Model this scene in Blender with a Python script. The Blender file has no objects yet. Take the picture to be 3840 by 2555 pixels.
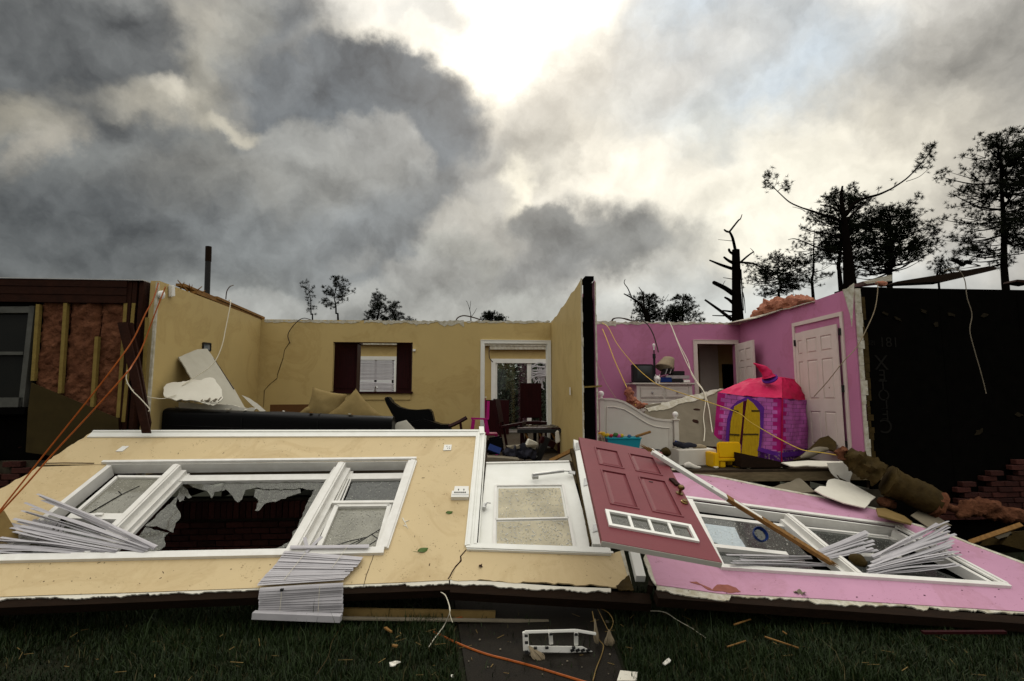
import bpy, bmesh, math, random
import numpy as np
from mathutils import Vector, Matrix, noise
random.seed(7); rng = np.random.default_rng(7)
R = math.radians
sc = bpy.context.scene
col = sc.collection

# ------------------------------------------------------------------ camera
F_PX, YAW, PITCH = 2000.0, R(4.35), R(6.2)
EYE = Vector((0, 0, 1.95))
cam = bpy.data.cameras.new('camera'); cam.sensor_width = 36; cam.sensor_fit = 'HORIZONTAL'
cam.lens = 36 * F_PX / 3840; cam.clip_start = 0.05; cam.clip_end = 3000
camo = bpy.data.objects.new('camera', cam); col.objects.link(camo)
camo.location = EYE; camo.rotation_euler = (R(90) + PITCH, 0, -YAW)
sc.camera = camo
FW = Vector((math.sin(YAW) * math.cos(PITCH), math.cos(YAW) * math.cos(PITCH), math.sin(PITCH)))
RT = Vector((math.cos(YAW), -math.sin(YAW), 0)); UP = RT.cross(FW)
def ray(x, y): return FW + RT * ((x - 1920) / F_PX) + UP * ((1277.5 - y) / F_PX)

# ------------------------------------------------------------------ exposure, sun, sky
sc.view_settings.view_transform = 'Standard'; sc.view_settings.look = 'None'
sc.view_settings.exposure = 0.0; sc.view_settings.gamma = 1.0; sc.view_settings.use_curve_mapping = False
sc.render.engine = 'CYCLES'
sc.cycles.use_denoising = True; sc.cycles.max_bounces = 7; sc.cycles.transparent_max_bounces = 16
sc.cycles.caustics_reflective = False; sc.cycles.caustics_refractive = False; sc.cycles.sample_clamp_indirect = 6
SUN_DIR = ray(1930, 90).normalized()
sun = bpy.data.lights.new('sun', 'SUN'); sun.energy = 0.8; sun.angle = R(14); sun.color = (1, .93, .8)
suno = bpy.data.objects.new('sun', sun); col.objects.link(suno); suno.location = (0, 60, 50)
suno.rotation_euler = (-SUN_DIR).to_track_quat('-Z', 'Y').to_euler()

def sky():
    w = bpy.data.worlds.new('World'); sc.world = w; w.use_nodes = True
    nt = w.node_tree; nt.nodes.clear(); N = nt.nodes; L = nt.links
    def nd(t, **k):
        n = N.new(t)
        for a, b in k.items(): setattr(n, a, b)
        return n
    def mth(op, a, b=None, c=None, clamp=False):
        n = nd('ShaderNodeMath', operation=op, use_clamp=clamp)
        for i, v in enumerate((a, b, c)):
            if v is None: continue
            if isinstance(v, (int, float)): n.inputs[i].default_value = v
            else: L.new(v, n.inputs[i])
        return n.outputs[0]
    def vm(op, a, b, out=0):
        n = nd('ShaderNodeVectorMath', operation=op)
        for i, v in enumerate((a, b)):
            if v is None: continue
            if isinstance(v, (tuple, Vector)): n.inputs[i].default_value = v
            else: L.new(v, n.inputs[i])
        return n.outputs[out]
    def vscale(a, s):
        n = nd('ShaderNodeVectorMath', operation='SCALE'); L.new(a, n.inputs[0]); n.inputs['Scale'].default_value = s
        return n.outputs[0]
    tc = nd('ShaderNodeTexCoord')
    D = vm('NORMALIZE', tc.outputs['Generated'], None)
    def nz(scale, detail, rough, vec, dist=0.0, off=(0, 0, 0)):
        n = nd('ShaderNodeTexNoise'); n.inputs['Scale'].default_value = scale; n.inputs['Detail'].default_value = detail
        n.inputs['Roughness'].default_value = rough; n.inputs['Distortion'].default_value = dist
        L.new(vm('ADD', vec, off), n.inputs['Vector']); return n
    wa = vscale(vm('SUBTRACT', nz(4.5, 2, .5, D).outputs['Color'], (.5, .5, .5)), .11)
    wb = vscale(vm('SUBTRACT', nz(12, 8, .6, D, off=(3, 1, 7)).outputs['Color'], (.5, .5, .5)), .115)
    DS = vm('NORMALIZE', vm('ADD', vm('ADD', D, wa), wb), None)          # rough billowing edges
    DW = vm('NORMALIZE', vm('ADD', D, vscale(vm('ADD', wa, vscale(wb, .8)), 1.6)), None)
    sep = nd('ShaderNodeSeparateXYZ'); L.new(D, sep.inputs[0])
    elev = mth('MAXIMUM', sep.outputs['Z'], 0.0)
    # overcast dome: brighter towards the zenith, as any cloud layer
    cie = mth('MULTIPLY_ADD', elev, SKY_ZENITH, SKY_HORIZON)
    nish = nd('ShaderNodeTexSky', sky_type='NISHITA', sun_disc=False)
    nish.sun_elevation = math.asin(SUN_DIR.z); nish.sun_rotation = math.atan2(SUN_DIR.x, SUN_DIR.y)
    nish.dust_density = 2.5
    def rgb(c):
        n = nd('ShaderNodeRGB'); n.outputs[0].default_value = (*c, 1); return n.outputs[0]
    def mixc(f, a, b, mode='MIX'):
        n = nd('ShaderNodeMix', data_type='RGBA', blend_type=mode)
        for i, v in ((0, f), (6, a), (7, b)):
            if isinstance(v, (int, float)): n.inputs[i].default_value = v
            elif isinstance(v, tuple): n.inputs[i].default_value = (*v, 1)
            else: L.new(v, n.inputs[i])
        return n.outputs[2]
    base = mixc(1.0, rgb((1.0, .975, .91)), cie, 'MULTIPLY')
    # bright veil round the hidden sun, behind the nearer clouds
    sd = mth('MAXIMUM', vm('DOT_PRODUCT', DW, SUN_DIR, 1), 0.0)
    glow = mth('ADD', mth('MULTIPLY', mth('POWER', sd, 9.0), .38), mth('MULTIPLY', mth('POWER', sd, 90.0), 1.0))
    cur = mixc(1.0, base, mixc(1.0, rgb((1.0, .95, .82)), glow, 'MULTIPLY'), 'ADD')
    # cloud masses: soft ellipses in a flat map of the sky (gnomonic, centred north over the house), edges broken up by the warp
    def flat(d):
        k = mth('MAXIMUM', vm('DOT_PRODUCT', d, FW, 1), .04)
        n = nd('ShaderNodeCombineXYZ'); L.new(mth('DIVIDE', vm('DOT_PRODUCT', d, RT, 1), k), n.inputs[0]); L.new(mth('DIVIDE', vm('DOT_PRODUCT', d, UP, 1), k), n.inputs[1])
        return n.outputs[0]
    FS, FO = flat(DS), flat(DW)
    for cx, cy, rx, ry, rot, soft, sharp, colr, op in CLOUDS:
        mp = nd('ShaderNodeMapping', vector_type='TEXTURE'); L.new(FS if sharp else FO, mp.inputs['Vector'])
        mp.inputs['Location'].default_value = ((cx - 1920) / F_PX, (1277.5 - cy) / F_PX, 0); mp.inputs['Rotation'].default_value = (0, 0, R(rot)); mp.inputs['Scale'].default_value = (rx / F_PX, ry / F_PX, 1)
        mr = nd('ShaderNodeMapRange', interpolation_type='SMOOTHSTEP'); L.new(vm('LENGTH', mp.outputs[0], None, 1), mr.inputs['Value'])
        mr.inputs['From Min'].default_value = 1 + soft; mr.inputs['From Max'].default_value = 1 - soft; mr.inputs['To Max'].default_value = op
        cur = mixc(mr.outputs[0], cur, colr)
    # billows: the cloud relief seen against the light, and broad unevenness of the deck
    DR = vm('ADD', D, vscale(wb, .6)); tow = (SUN_DIR - FW * SUN_DIR.dot(FW)).normalized() * .035
    b0 = nz(9.5, 6, .56, DR, .15, (5, 2, 1)).outputs['Fac']; b1 = nz(9.5, 6, .56, DR, .15, tuple(Vector((5, 2, 1)) + tow)).outputs['Fac']
    n2 = nz(3.1, 3, .55, DS, .0, (9, 4, 2)).outputs['Fac']
    dev = mth('ADD', mth('MULTIPLY', mth('SUBTRACT', b0, b1), 2.2), mth('MULTIPLY_ADD', n2, 1.0, -.5))
    bwn = nd('ShaderNodeRGBToBW'); L.new(cur, bwn.inputs[0])
    dev = mth('DIVIDE', dev, mth('MULTIPLY_ADD', bwn.outputs[0], 2.2, .72))          # thick dark cloud shows more relief than bright veil
    det = mth('MINIMUM', mth('MAXIMUM', mth('ADD', dev, 1.0), .5), 1.7)
    cur = mixc(1.0, cur, det, 'MULTIPLY')
    cl = cur
    skyc = mixc(1.0, nish.outputs[0], (.10, .10, .10), 'MULTIPLY')
    fin = mixc(.04, cl, skyc)
    bg = nd('ShaderNodeBackground'); L.new(fin, bg.inputs['Color']); bg.inputs['Strength'].default_value = 1.0
    out = nd('ShaderNodeOutputWorld'); L.new(bg.outputs[0], out.inputs['Surface'])
    w.cycles.sampling_method = 'MANUAL'; w.cycles.sample_map_resolution = 512
SKY_ZENITH, SKY_HORIZON = 1.48, .2
G1, G2, G3 = (.125, .13, .125), (.16, .165, .16), (.24, .235, .215)
CR, WH = (.92, .86, .70), (1.5, 1.45, 1.3)
CLOUDS = [  # px centre, radii, rotation, softness, billowy, colour, opacity : broad tones first, clouds in front later
    (200, 600, 1500, 1100, 0, .6, False, (.165, .17, .16), .97),
    (1150, 950, 900, 520, 0, .6, False, (.23, .24, .23), .95),
    (2650, 560, 1150, 800, 0, .6, False, (.86, .83, .75), .9),
    (2820, 170, 620, 270, -25, .8, False, (.53, .62, .70), .85),
    (2400, 520, 380, 150, 10, .8, False, (.68, .78, .84), .8),
    (3500, 380, 600, 300, 38, .7, True, (.52, .48, .40), .85),
    (3800, 150, 380, 330, 30, .7, True, (.33, .315, .28), .8),
    (3150, 700, 520, 260, 10, .8, False, (.88, .82, .68), .8),
    (3700, 780, 330, 200, 20, .8, False, (.46, .42, .35), .7),
    (2850, 830, 480, 260, 0, .8, False, (1.05, 1.0, .84), .9),
    (2250, 640, 330, 200, 0, .8, False, (1.05, .98, .82), .9),
    (2620, 250, 420, 130, 30, .8, True, (.70, .64, .54), .5),
    (2680, 470, 90, 130, -20, .8, True, (.55, .55, .5), .5),
    (1960, 120, 250, 220, 0, .5, True, (2.6, 2.45, 2.1), 1.0),
    (1480, 90, 400, 150, -8, .5, True, (.98, .94, .84), .95),
    (1610, 60, 140, 60, 0, .6, True, (.66, .66, .62), .6),
    (1800, 420, 95, 330, 0, .6, True, (1.5, 1.38, 1.15), .95),
    (2050, 430, 190, 300, -35, .7, True, (.52, .49, .42), .7),
    (2150, 260, 110, 230, -25, .7, True, (.75, .71, .62), .6),
    (1990, 610, 160, 110, 0, .5, True, (.48, .46, .40), .8),
    (1960, 740, 60, 120, 0, .7, True, (1.2, 1.12, .9), .8),
    (260, 180, 620, 330, -12, .45, True, (.115, .12, .118), .85),
    (960, 200, 330, 300, 0, .5, True, (.19, .195, .19), .85),
    (1400, 400, 480, 270, -4, .22, True, (1.05, .98, .82), .7),
    (1370, 430, 450, 255, -4, .18, True, (.115, .132, .145), .98),
    (1060, 250, 230, 260, 10, .5, True, (.18, .192, .197), .8),
    (1500, 640, 380, 330, 0, .4, True, (.14, .158, .17), .9),
    (560, 390, 230, 75, -14, .9, True, (.66, .61, .49), .65),
    (640, 350, 100, 50, -20, .8, True, (.95, .88, .72), .5),
    (880, 490, 120, 35, -5, .8, True, (.75, .69, .54), .6),
    (760, 300, 80, 200, 5, .7, True, (.42, .39, .31), .6),
    (60, 430, 120, 90, 20, .8, True, (.42, .38, .29), .6),
    (150, 560, 60, 130, -25, .8, True, (.46, .42, .34), .6),
    (740, 40, 130, 110, -40, .8, True, (.55, .51, .42), .6),
    (880, 90, 110, 180, -20, .6, True, (.42, .41, .36), .6),
    (1110, 640, 230, 160, 0, .2, True, (.33, .33, .305), .85),
    (1430, 600, 160, 170, 0, .2, True, (.37, .37, .345), .85),
    (1250, 720, 380, 130, 0, .5, True, (.30, .302, .28), .8),
    (700, 700, 320, 140, 0, .5, True, (.235, .228, .2), .8),
    (250, 900, 700, 230, 6, .6, True, (.105, .112, .112), .85),
    (1200, 930, 520, 130, -4, .6, True, (.195, .208, .208), .85),
    (1480, 930, 330, 230, 20, .5, True, (.21, .225, .228), .8),
    (1330, 990, 90, 40, 0, .6, True, (.30, .305, .29), .6),
    (1860, 800, 130, 100, 0, .6, True, (.50, .48, .42), .6),
    (1790, 880, 190, 110, 0, .3, True, (.52, .50, .44), .8),
    (1740, 990, 160, 90, 0, .3, True, (.40, .40, .36), .8),
    (2060, 850, 120, 80, -10, .3, True, (.20, .205, .195), .85),
    (2280, 900, 360, 120, -4, .55, True, (.19, .194, .185), .95),
    (2020, 1010, 250, 90, 15, .5, True, (.20, .205, .2), .85),
    (2480, 1110, 380, 110, 0, .6, True, (.52, .51, .46), .85),
    (1600, 1050, 170, 70, 0, .25, True, (.36, .36, .335), .8),
    (1120, 1150, 320, 70, 0, .35, True, (.34, .345, .325), .85),
    (1640, 1150, 330, 80, 0, .4, True, (.37, .375, .35), .8),
    (2050, 1150, 260, 80, 0, .6, True, (.42, .43, .40), .8),
    (3000, 1140, 650, 120, 0, .7, True, (.62, .65, .63), .75),
]
sky()

# ------------------------------------------------------------------ helpers
def at(x, y, Y): d = ray(x, y); return EYE + d * (Y / d.y)
def atz(x, y, Z): d = ray(x, y); return EYE + d * ((Z - EYE.z) / d.z)
def atx(x, y, X): d = ray(x, y); return EYE + d * (X / d.x)
def zoomer(x0, y0, s): return lambda x, y: (x0 + x * s, y0 + y * s)
ZA = zoomer(0, 1000, .44643); ZB = zoomer(900, 1000, .44643); ZC = zoomer(1700, 1000, .47824)
ZD = zoomer(2100, 1000, .47847); ZE = zoomer(2600, 1000, .47847); ZF = zoomer(3040, 1000, .5102)
ZG = zoomer(0, 1600, .44643); ZH = zoomer(800, 1600, .44643); ZI = zoomer(1600, 1600, .44643)
ZJ = zoomer(2300, 1600, .44643); ZK = zoomer(2940, 1600, .44643)
ZL = zoomer(0, 2150, .55155); ZM = zoomer(1300, 2150, .55155); ZN = zoomer(2540, 2150, .55155)
ZT = zoomer(2250, 450, .5102); ZU = zoomer(2750, 450, .46245)
class PL:                                        # a real plane in the place; q() finds the point of it under a sight line
    def __init__(s, p, n): s.p = Vector(p); s.n = Vector(n).normalized()
    def q(s, x, y, h=0):
        d = ray(x, y); k = (s.p - EYE).dot(s.n) / d.dot(s.n); return EYE + d * k + s.n * h
    def z(s, zf, *pts, h=0): return [s.q(*zf(*p), h) for p in pts]
def PLY(Y): return PL((0, Y, 0), (0, -1, 0))
def plane3(a, b, c):
    n = (b - a).cross(c - a).normalized()
    if n.dot(EYE - a) < 0: n = -n
    return PL(a, n)
def frame(o, ex, ey):
    ex = ex.normalized(); ez = ex.cross(ey).normalized(); ey = ez.cross(ex)
    return Matrix(((ex.x, ey.x, ez.x, o.x), (ex.y, ey.y, ez.y, o.y), (ex.z, ey.z, ez.z, o.z), (0, 0, 0, 1)))
def T(x, y, z, rz=0, rx=0, ry=0): return Matrix.Translation((x, y, z)) @ Matrix.Rotation(rz, 4, 'Z') @ Matrix.Rotation(ry, 4, 'Y') @ Matrix.Rotation(rx, 4, 'X')
def tear(pts, edges, amp, step):                 # ragged outline: break the listed edges of a pixel outline
    out = []; n = len(pts)
    for i, p in enumerate(pts):
        out.append(p); q = pts[(i + 1) % n]
        if i in edges:
            L = math.hypot(q[0] - p[0], q[1] - p[1]); k = max(1, int(L / step)); nx, ny = -(q[1] - p[1]) / L, (q[0] - p[0]) / L
            w = 0
            for j in range(1, k):
                w = .6 * w + random.uniform(-amp, amp); t = (j + random.uniform(-.3, .3)) / k
                out.append((p[0] + (q[0] - p[0]) * t + nx * w, p[1] + (q[1] - p[1]) * t + ny * w))
    return out
def tag(o, label=None, cat=None, group=None, kind=None):
    if label: o['label'] = label
    if cat: o['category'] = cat
    if group: o['group'] = group
    if kind: o['kind'] = kind
    return o
def root_loc(p):
    while p.parent: p = p.parent
    return p.location.copy()
def thing(name, label, cat, loc, group=None, kind=None):
    o = bpy.data.objects.new(name, None); o.empty_display_size = .1; col.objects.link(o); o.location = loc
    return tag(o, label, cat, group, kind)
class MB:
    def __init__(s, M=None): s.v = []; s.f = []; s.M = M; s.uv = {}
    def add(s, vs, fs):
        b = len(s.v); s.v += [(s.M @ Vector(v)) if s.M else Vector(v) for v in vs]; s.f += [tuple(i + b for i in f) for f in fs]; return s
    def box8(s, p): return s.add(p, [(0, 3, 2, 1), (4, 5, 6, 7), (0, 1, 5, 4), (1, 2, 6, 5), (2, 3, 7, 6), (3, 0, 4, 7)])
    def box(s, x0, x1, y0, y1, z0, z1):
        return s.box8([(x0, y0, z0), (x1, y0, z0), (x1, y1, z0), (x0, y1, z0), (x0, y0, z1), (x1, y0, z1), (x1, y1, z1), (x0, y1, z1)])
    def bar(s, a, b, w, t, up=(0, 0, 1), w2=None, t2=None):
        a, b, up = Vector(a), Vector(b), Vector(up); d = (b - a).normalized()
        if abs(d.dot(up.normalized())) > .98: up = Vector((0, 1, 0))
        sd = d.cross(up).normalized(); u = sd.cross(d); w2 = w if w2 is None else w2; t2 = t if t2 is None else t2
        P = [c + sd * (i * ww / 2) + u * (j * tt / 2) for c, ww, tt in ((a, w, t), (b, w2, t2)) for i, j in ((-1, -1), (1, -1), (1, 1), (-1, 1))]
        return s.box8(P)
    def hbar(s, pl, p0, p1, w, h0, h1, shift=0):  # a strip along two points of a plane, width w, between two heights over it
        a, b = pl.q(*p0), pl.q(*p1); d = (b - a).normalized(); sd = pl.n.cross(d)
        a = a + sd * shift; b = b + sd * shift
        P = [c + sd * (i * w / 2) + pl.n * h for h in (h0, h1) for c, i in ((a, -1), (b, -1), (b, 1), (a, 1))]
        return s.box8(P)
    def prism(s, pts, vec):
        pts = [Vector(p) for p in pts]; vec = Vector(vec); n = len(pts)
        return s.add(pts + [p + vec for p in pts], [tuple(range(n)), tuple(range(2 * n - 1, n - 1, -1))] + [(i, i + n, (i + 1) % n + n, (i + 1) % n) for i in range(n)])
    def slab(s, px, pl, t, h=0): return s.prism([pl.q(*p, h) for p in px], -pl.n * t)
    def tube(s, pts, r, n=6, cap=True):
        pts = [Vector(p) for p in pts]; k = len(pts); rs = r if isinstance(r, (list, tuple)) else [r] * k
        vs = []; fs = []; prev = None
        for i, p in enumerate(pts):
            d = (pts[min(i + 1, k - 1)] - pts[max(i - 1, 0)])
            d = d.normalized() if d.length > 1e-9 else Vector((0, 0, 1))
            if prev is None: sd = d.cross(Vector((0, 0, 1)) if abs(d.z) < .95 else Vector((0, 1, 0))).normalized()
            else:
                sd = prev - d * prev.dot(d)
                sd = sd.normalized() if sd.length > 1e-6 else d.orthogonal().normalized()
            prev = sd; u = d.cross(sd)
            for j in range(n):
                a = 2 * math.pi * j / n; vs.append(p + (sd * math.cos(a) + u * math.sin(a)) * rs[i])
        for i in range(k - 1):
            for j in range(n): fs.append((i * n + j, i * n + (j + 1) % n, (i + 1) * n + (j + 1) % n, (i + 1) * n + j))
        if cap: fs += [tuple(range(n - 1, -1, -1)), tuple(range((k - 1) * n, k * n))]
        return s.add(vs, fs)
    def lathe(s, prof, n=16, M=None):
        M = M or Matrix(); vs = []; fs = []; k = len(prof)
        for r, z in prof:
            for j in range(n): a = 2 * math.pi * j / n; vs.append(M @ Vector((r * math.cos(a), r * math.sin(a), z)))
        for i in range(k - 1):
            for j in range(n): fs.append((i * n + j, i * n + (j + 1) % n, (i + 1) * n + (j + 1) % n, (i + 1) * n + j))
        fs += [tuple(range(n - 1, -1, -1)), tuple(range((k - 1) * n, k * n))]
        return s.add(vs, fs)
    def grid(s, fn, nu, nv, uvfn=None, thick=0):
        b = len(s.v); vs = [fn(i / nu, j / nv) for j in range(nv + 1) for i in range(nu + 1)]
        fs = [(j * (nu + 1) + i, j * (nu + 1) + i + 1, (j + 1) * (nu + 1) + i + 1, (j + 1) * (nu + 1) + i) for j in range(nv) for i in range(nu)]
        s.add(vs, fs)
        if uvfn:
            for j in range(nv + 1):
                for i in range(nu + 1): s.uv[b + j * (nu + 1) + i] = uvfn(i / nu, j / nv)
        return s
    def build(s, name, m, parent=None, smooth=False, bevel=0, label=None, cat=None, group=None, kind=None, recalc=True, solid=0):
        if parent is not None: L = root_loc(parent)
        else:
            xs = [v.x for v in s.v]; ys = [v.y for v in s.v]; zs = [v.z for v in s.v]
            L = Vector(((min(xs) + max(xs)) / 2, (min(ys) + max(ys)) / 2, min(zs)))
        me = bpy.data.meshes.new(name); me.from_pydata([v - L for v in s.v], [], s.f)
        if s.uv:
            uvl = me.uv_layers.new(name='UVMap')
            for lp in me.loops: uvl.data[lp.index].uv = s.uv.get(lp.vertex_index, (0, 0))
        if recalc or bevel:
            bm = bmesh.new(); bm.from_mesh(me)
            bmesh.ops.recalc_face_normals(bm, faces=bm.faces)
            if bevel: bmesh.ops.bevel(bm, geom=[e for e in bm.edges if len(e.link_faces) == 2 and e.calc_face_angle(0) > .6], offset=bevel, segments=2, affect='EDGES', clamp_overlap=True)
            bm.to_mesh(me); bm.free()
        if smooth:
            me.polygons.foreach_set('use_smooth', [True] * len(me.polygons)); me.set_sharp_from_angle(angle=R(45))
        for mm in (m if isinstance(m, list) else [m]): me.materials.append(mm)
        o = bpy.data.objects.new(name, me); col.objects.link(o)
        if parent is not None: o.parent = parent
        else: o.location = L
        if solid:
            md = o.modifiers.new('thickness', 'SOLIDIFY'); md.thickness = solid; md.offset = 0
        return tag(o, label, cat, group, kind)
def inst(me, name, Mw, parent):
    o = bpy.data.objects.new(name, me); col.objects.link(o); o.parent = parent
    o.matrix_local = Matrix.Translation(-root_loc(parent)) @ Mw; return o
def local_mesh(mb, name, m, smooth=False, bevel=0):
    me = bpy.data.meshes.new(name); me.from_pydata(mb.v, [], mb.f)
    bm = bmesh.new(); bm.from_mesh(me); bmesh.ops.recalc_face_normals(bm, faces=bm.faces)
    if bevel: bmesh.ops.bevel(bm, geom=bm.edges[:], offset=bevel, segments=1, affect='EDGES', clamp_overlap=True)
    bm.to_mesh(me); bm.free(); me.materials.append(m)
    if smooth: me.polygons.foreach_set('use_smooth', [True] * len(me.polygons))
    return me
def curve_pts(pts, k=6):                          # smooth line through points
    pts = [Vector(p) for p in pts]; out = []
    for i in range(len(pts) - 1):
        p0, p1, p2, p3 = pts[max(i - 1, 0)], pts[i], pts[i + 1], pts[min(i + 2, len(pts) - 1)]
        for j in range(k):
            t = j / k; out.append(.5 * ((2 * p1) + (p2 - p0) * t + (2 * p0 - 5 * p1 + 4 * p2 - p3) * t * t + (3 * p1 - p0 - 3 * p2 + p3) * t ** 3))
    return out + [pts[-1]]
def lump(mb, path, radii, amp=.3, fr=6, n=14, k=5, squash=1.0, seed=0):   # tufted, uneven roll of soft stuff
    pts = curve_pts(path, k); m = len(pts); off = Vector((seed * 3.1, seed * 1.7, seed * .9)); b = len(mb.v)
    rr = [np.interp(i / (m - 1) * (len(radii) - 1), range(len(radii)), radii) for i in range(m)]
    rr[0] *= .75; rr[-1] *= .75
    mb.tube(pts, rr, n)
    c = [pts[min(i // n, m - 1)] for i in range(m * n)]
    for i in range(m * n):
        p = mb.v[b + i]; q = p * fr + off
        d = noise.noise(q) + .5 * noise.noise(q * 2.3) + .35 * noise.noise(q * 5.1)
        w = (p - c[i]); w.z *= squash
        mb.v[b + i] = c[i] + w * (1 + amp * d)
    return mb

# ------------------------------------------------------------------ materials
def mat(name, c, rough=.7, c2=None, scale=6, amt=.5, bump=0, bscale=40, metal=0, spec=.12, stretch=None, rand=0, coat=0, detail=5, sheen=0, trans=0, ior=1.45, alpha=1, sharp=None, coords='Object'):
    m = bpy.data.materials.new(name); m.use_nodes = True; nt = m.node_tree; N, L = nt.nodes, nt.links
    b = N['Principled BSDF']; b.inputs['Base Color'].default_value = (*c, 1); b.inputs['Roughness'].default_value = rough
    b.inputs['Metallic'].default_value = metal; b.inputs['Specular IOR Level'].default_value = spec
    b.inputs['Coat Weight'].default_value = coat; b.inputs['Transmission Weight'].default_value = trans; b.inputs['IOR'].default_value = ior
    b.inputs['Alpha'].default_value = alpha
    if sheen: b.inputs['Sheen Weight'].default_value = sheen
    tc = N.new('ShaderNodeTexCoord'); vec = tc.outputs[coords]
    if stretch:
        mp = N.new('ShaderNodeMapping'); mp.inputs['Scale'].default_value = stretch; L.new(vec, mp.inputs[0]); vec = mp.outputs[0]
    cs = None
    if c2:
        nz = N.new('ShaderNodeTexNoise'); nz.inputs['Scale'].default_value = scale; nz.inputs['Detail'].default_value = detail
        nz.inputs['Roughness'].default_value = .6; L.new(vec, nz.inputs['Vector'])
        rp = N.new('ShaderNodeValToRGB'); lo, hi = sharp or (.5 - amt / 2, .5 + amt / 2)
        rp.color_ramp.elements[0].position = lo; rp.color_ramp.elements[1].position = hi
        rp.color_ramp.elements[0].color = (*c, 1); rp.color_ramp.elements[1].color = (*c2, 1)
        L.new(nz.outputs['Fac'], rp.inputs[0]); cs = rp.outputs[0]
    if rand:
        oi = N.new('ShaderNodeObjectInfo'); hs = N.new('ShaderNodeHueSaturation')
        mr = N.new('ShaderNodeMapRange'); mr.inputs['To Min'].default_value = 1 - rand; mr.inputs['To Max'].default_value = 1 + rand
        L.new(oi.outputs['Random'], mr.inputs['Value']); L.new(mr.outputs[0], hs.inputs['Value'])
        if cs is None: hs.inputs['Color'].default_value = (*c, 1)
        else: L.new(cs, hs.inputs['Color'])
        cs = hs.outputs[0]
    if cs is not None: L.new(cs, b.inputs['Base Color'])
    if bump:
        n2 = N.new('ShaderNodeTexNoise'); n2.inputs['Scale'].default_value = bscale; n2.inputs['Detail'].default_value = 6; L.new(vec, n2.inputs['Vector'])
        bp = N.new('ShaderNodeBump'); bp.inputs['Strength'].default_value = bump; bp.inputs['Distance'].default_value = .02
        L.new(n2.outputs['Fac'], bp.inputs['Height']); L.new(bp.outputs[0], b.inputs['Normal'])
    return m
def paint(name, c, dirt, spot=.62):               # wall paint with faint mottling and a few stains and scuffs
    m = mat(name, c, .55, tuple(x * .88 for x in c), 2.2, .7, .12, 220, spec=.12)
    nt = m.node_tree; N, L = nt.nodes, nt.links; b = N['Principled BSDF']; src = b.inputs['Base Color'].links[0].from_socket
    tc = N.new('ShaderNodeTexCoord')
    n1 = N.new('ShaderNodeTexNoise'); n1.inputs['Scale'].default_value = 9; n1.inputs['Detail'].default_value = 8; n1.inputs['Roughness'].default_value = .7
    n2 = N.new('ShaderNodeTexNoise'); n2.inputs['Scale'].default_value = 55; n2.inputs['Detail'].default_value = 2
    L.new(tc.outputs['Object'], n1.inputs['Vector']); L.new(tc.outputs['Object'], n2.inputs['Vector'])
    ad = N.new('ShaderNodeMath'); ad.operation = 'MULTIPLY'; L.new(n1.outputs['Fac'], ad.inputs[0]); L.new(n2.outputs['Fac'], ad.inputs[1])
    rp = N.new('ShaderNodeValToRGB'); rp.color_ramp.elements[0].position = spot * .58; rp.color_ramp.elements[1].position = spot * .68
    rp.color_ramp.elements[0].color = (0, 0, 0, 1); rp.color_ramp.elements[1].color = (.75, .75, .75, 1)
    L.new(ad.outputs[0], rp.inputs[0])
    mx = N.new('ShaderNodeMix'); mx.data_type = 'RGBA'; L.new(rp.outputs[0], mx.inputs[0]); L.new(src, mx.inputs[6]); mx.inputs[7].default_value = (*dirt, 1)
    n3 = N.new('ShaderNodeTexNoise'); n3.inputs['Scale'].default_value = 1.15; n3.inputs['Detail'].default_value = 9; n3.inputs['Roughness'].default_value = .62; n3.inputs['Distortion'].default_value = .8
    L.new(tc.outputs['Object'], n3.inputs['Vector']); r3 = N.new('ShaderNodeValToRGB'); e = r3.color_ramp.elements; e[0].position = .50; e[0].color = (0, 0, 0, 1); e[1].position = .72; e[1].color = (.55, .55, .55, 1)
    e2 = r3.color_ramp.elements.new(.555); e2.color = (.28, .28, .28, 1); e3 = r3.color_ramp.elements.new(.58); e3.color = (.10, .10, .10, 1)
    L.new(n3.outputs['Fac'], r3.inputs[0]); m3 = N.new('ShaderNodeMix'); m3.data_type = 'RGBA'; m3.blend_type = 'MULTIPLY'; L.new(r3.outputs[0], m3.inputs[0]); L.new(mx.outputs[2], m3.inputs[6]); m3.inputs[7].default_value = (.66, .58, .46, 1)
    mp = N.new('ShaderNodeMapping'); mp.inputs['Scale'].default_value = (3, 40, 40); mp.inputs['Rotation'].default_value = (.3, .2, .7); L.new(tc.outputs['Object'], mp.inputs[0])
    n4 = N.new('ShaderNodeTexNoise'); n4.inputs['Scale'].default_value = 1.6; n4.inputs['Detail'].default_value = 3; L.new(mp.outputs[0], n4.inputs['Vector'])
    r4 = N.new('ShaderNodeMapRange'); r4.inputs['From Min'].default_value = .70; r4.inputs['From Max'].default_value = .78; r4.inputs['To Max'].default_value = .35; L.new(n4.outputs['Fac'], r4.inputs['Value'])
    m4 = N.new('ShaderNodeMix'); m4.data_type = 'RGBA'; L.new(r4.outputs[0], m4.inputs[0]); L.new(m3.outputs[2], m4.inputs[6]); m4.inputs[7].default_value = (*[x * .55 for x in c], 1)
    L.new(m4.outputs[2], b.inputs['Base Color']); return m
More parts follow.
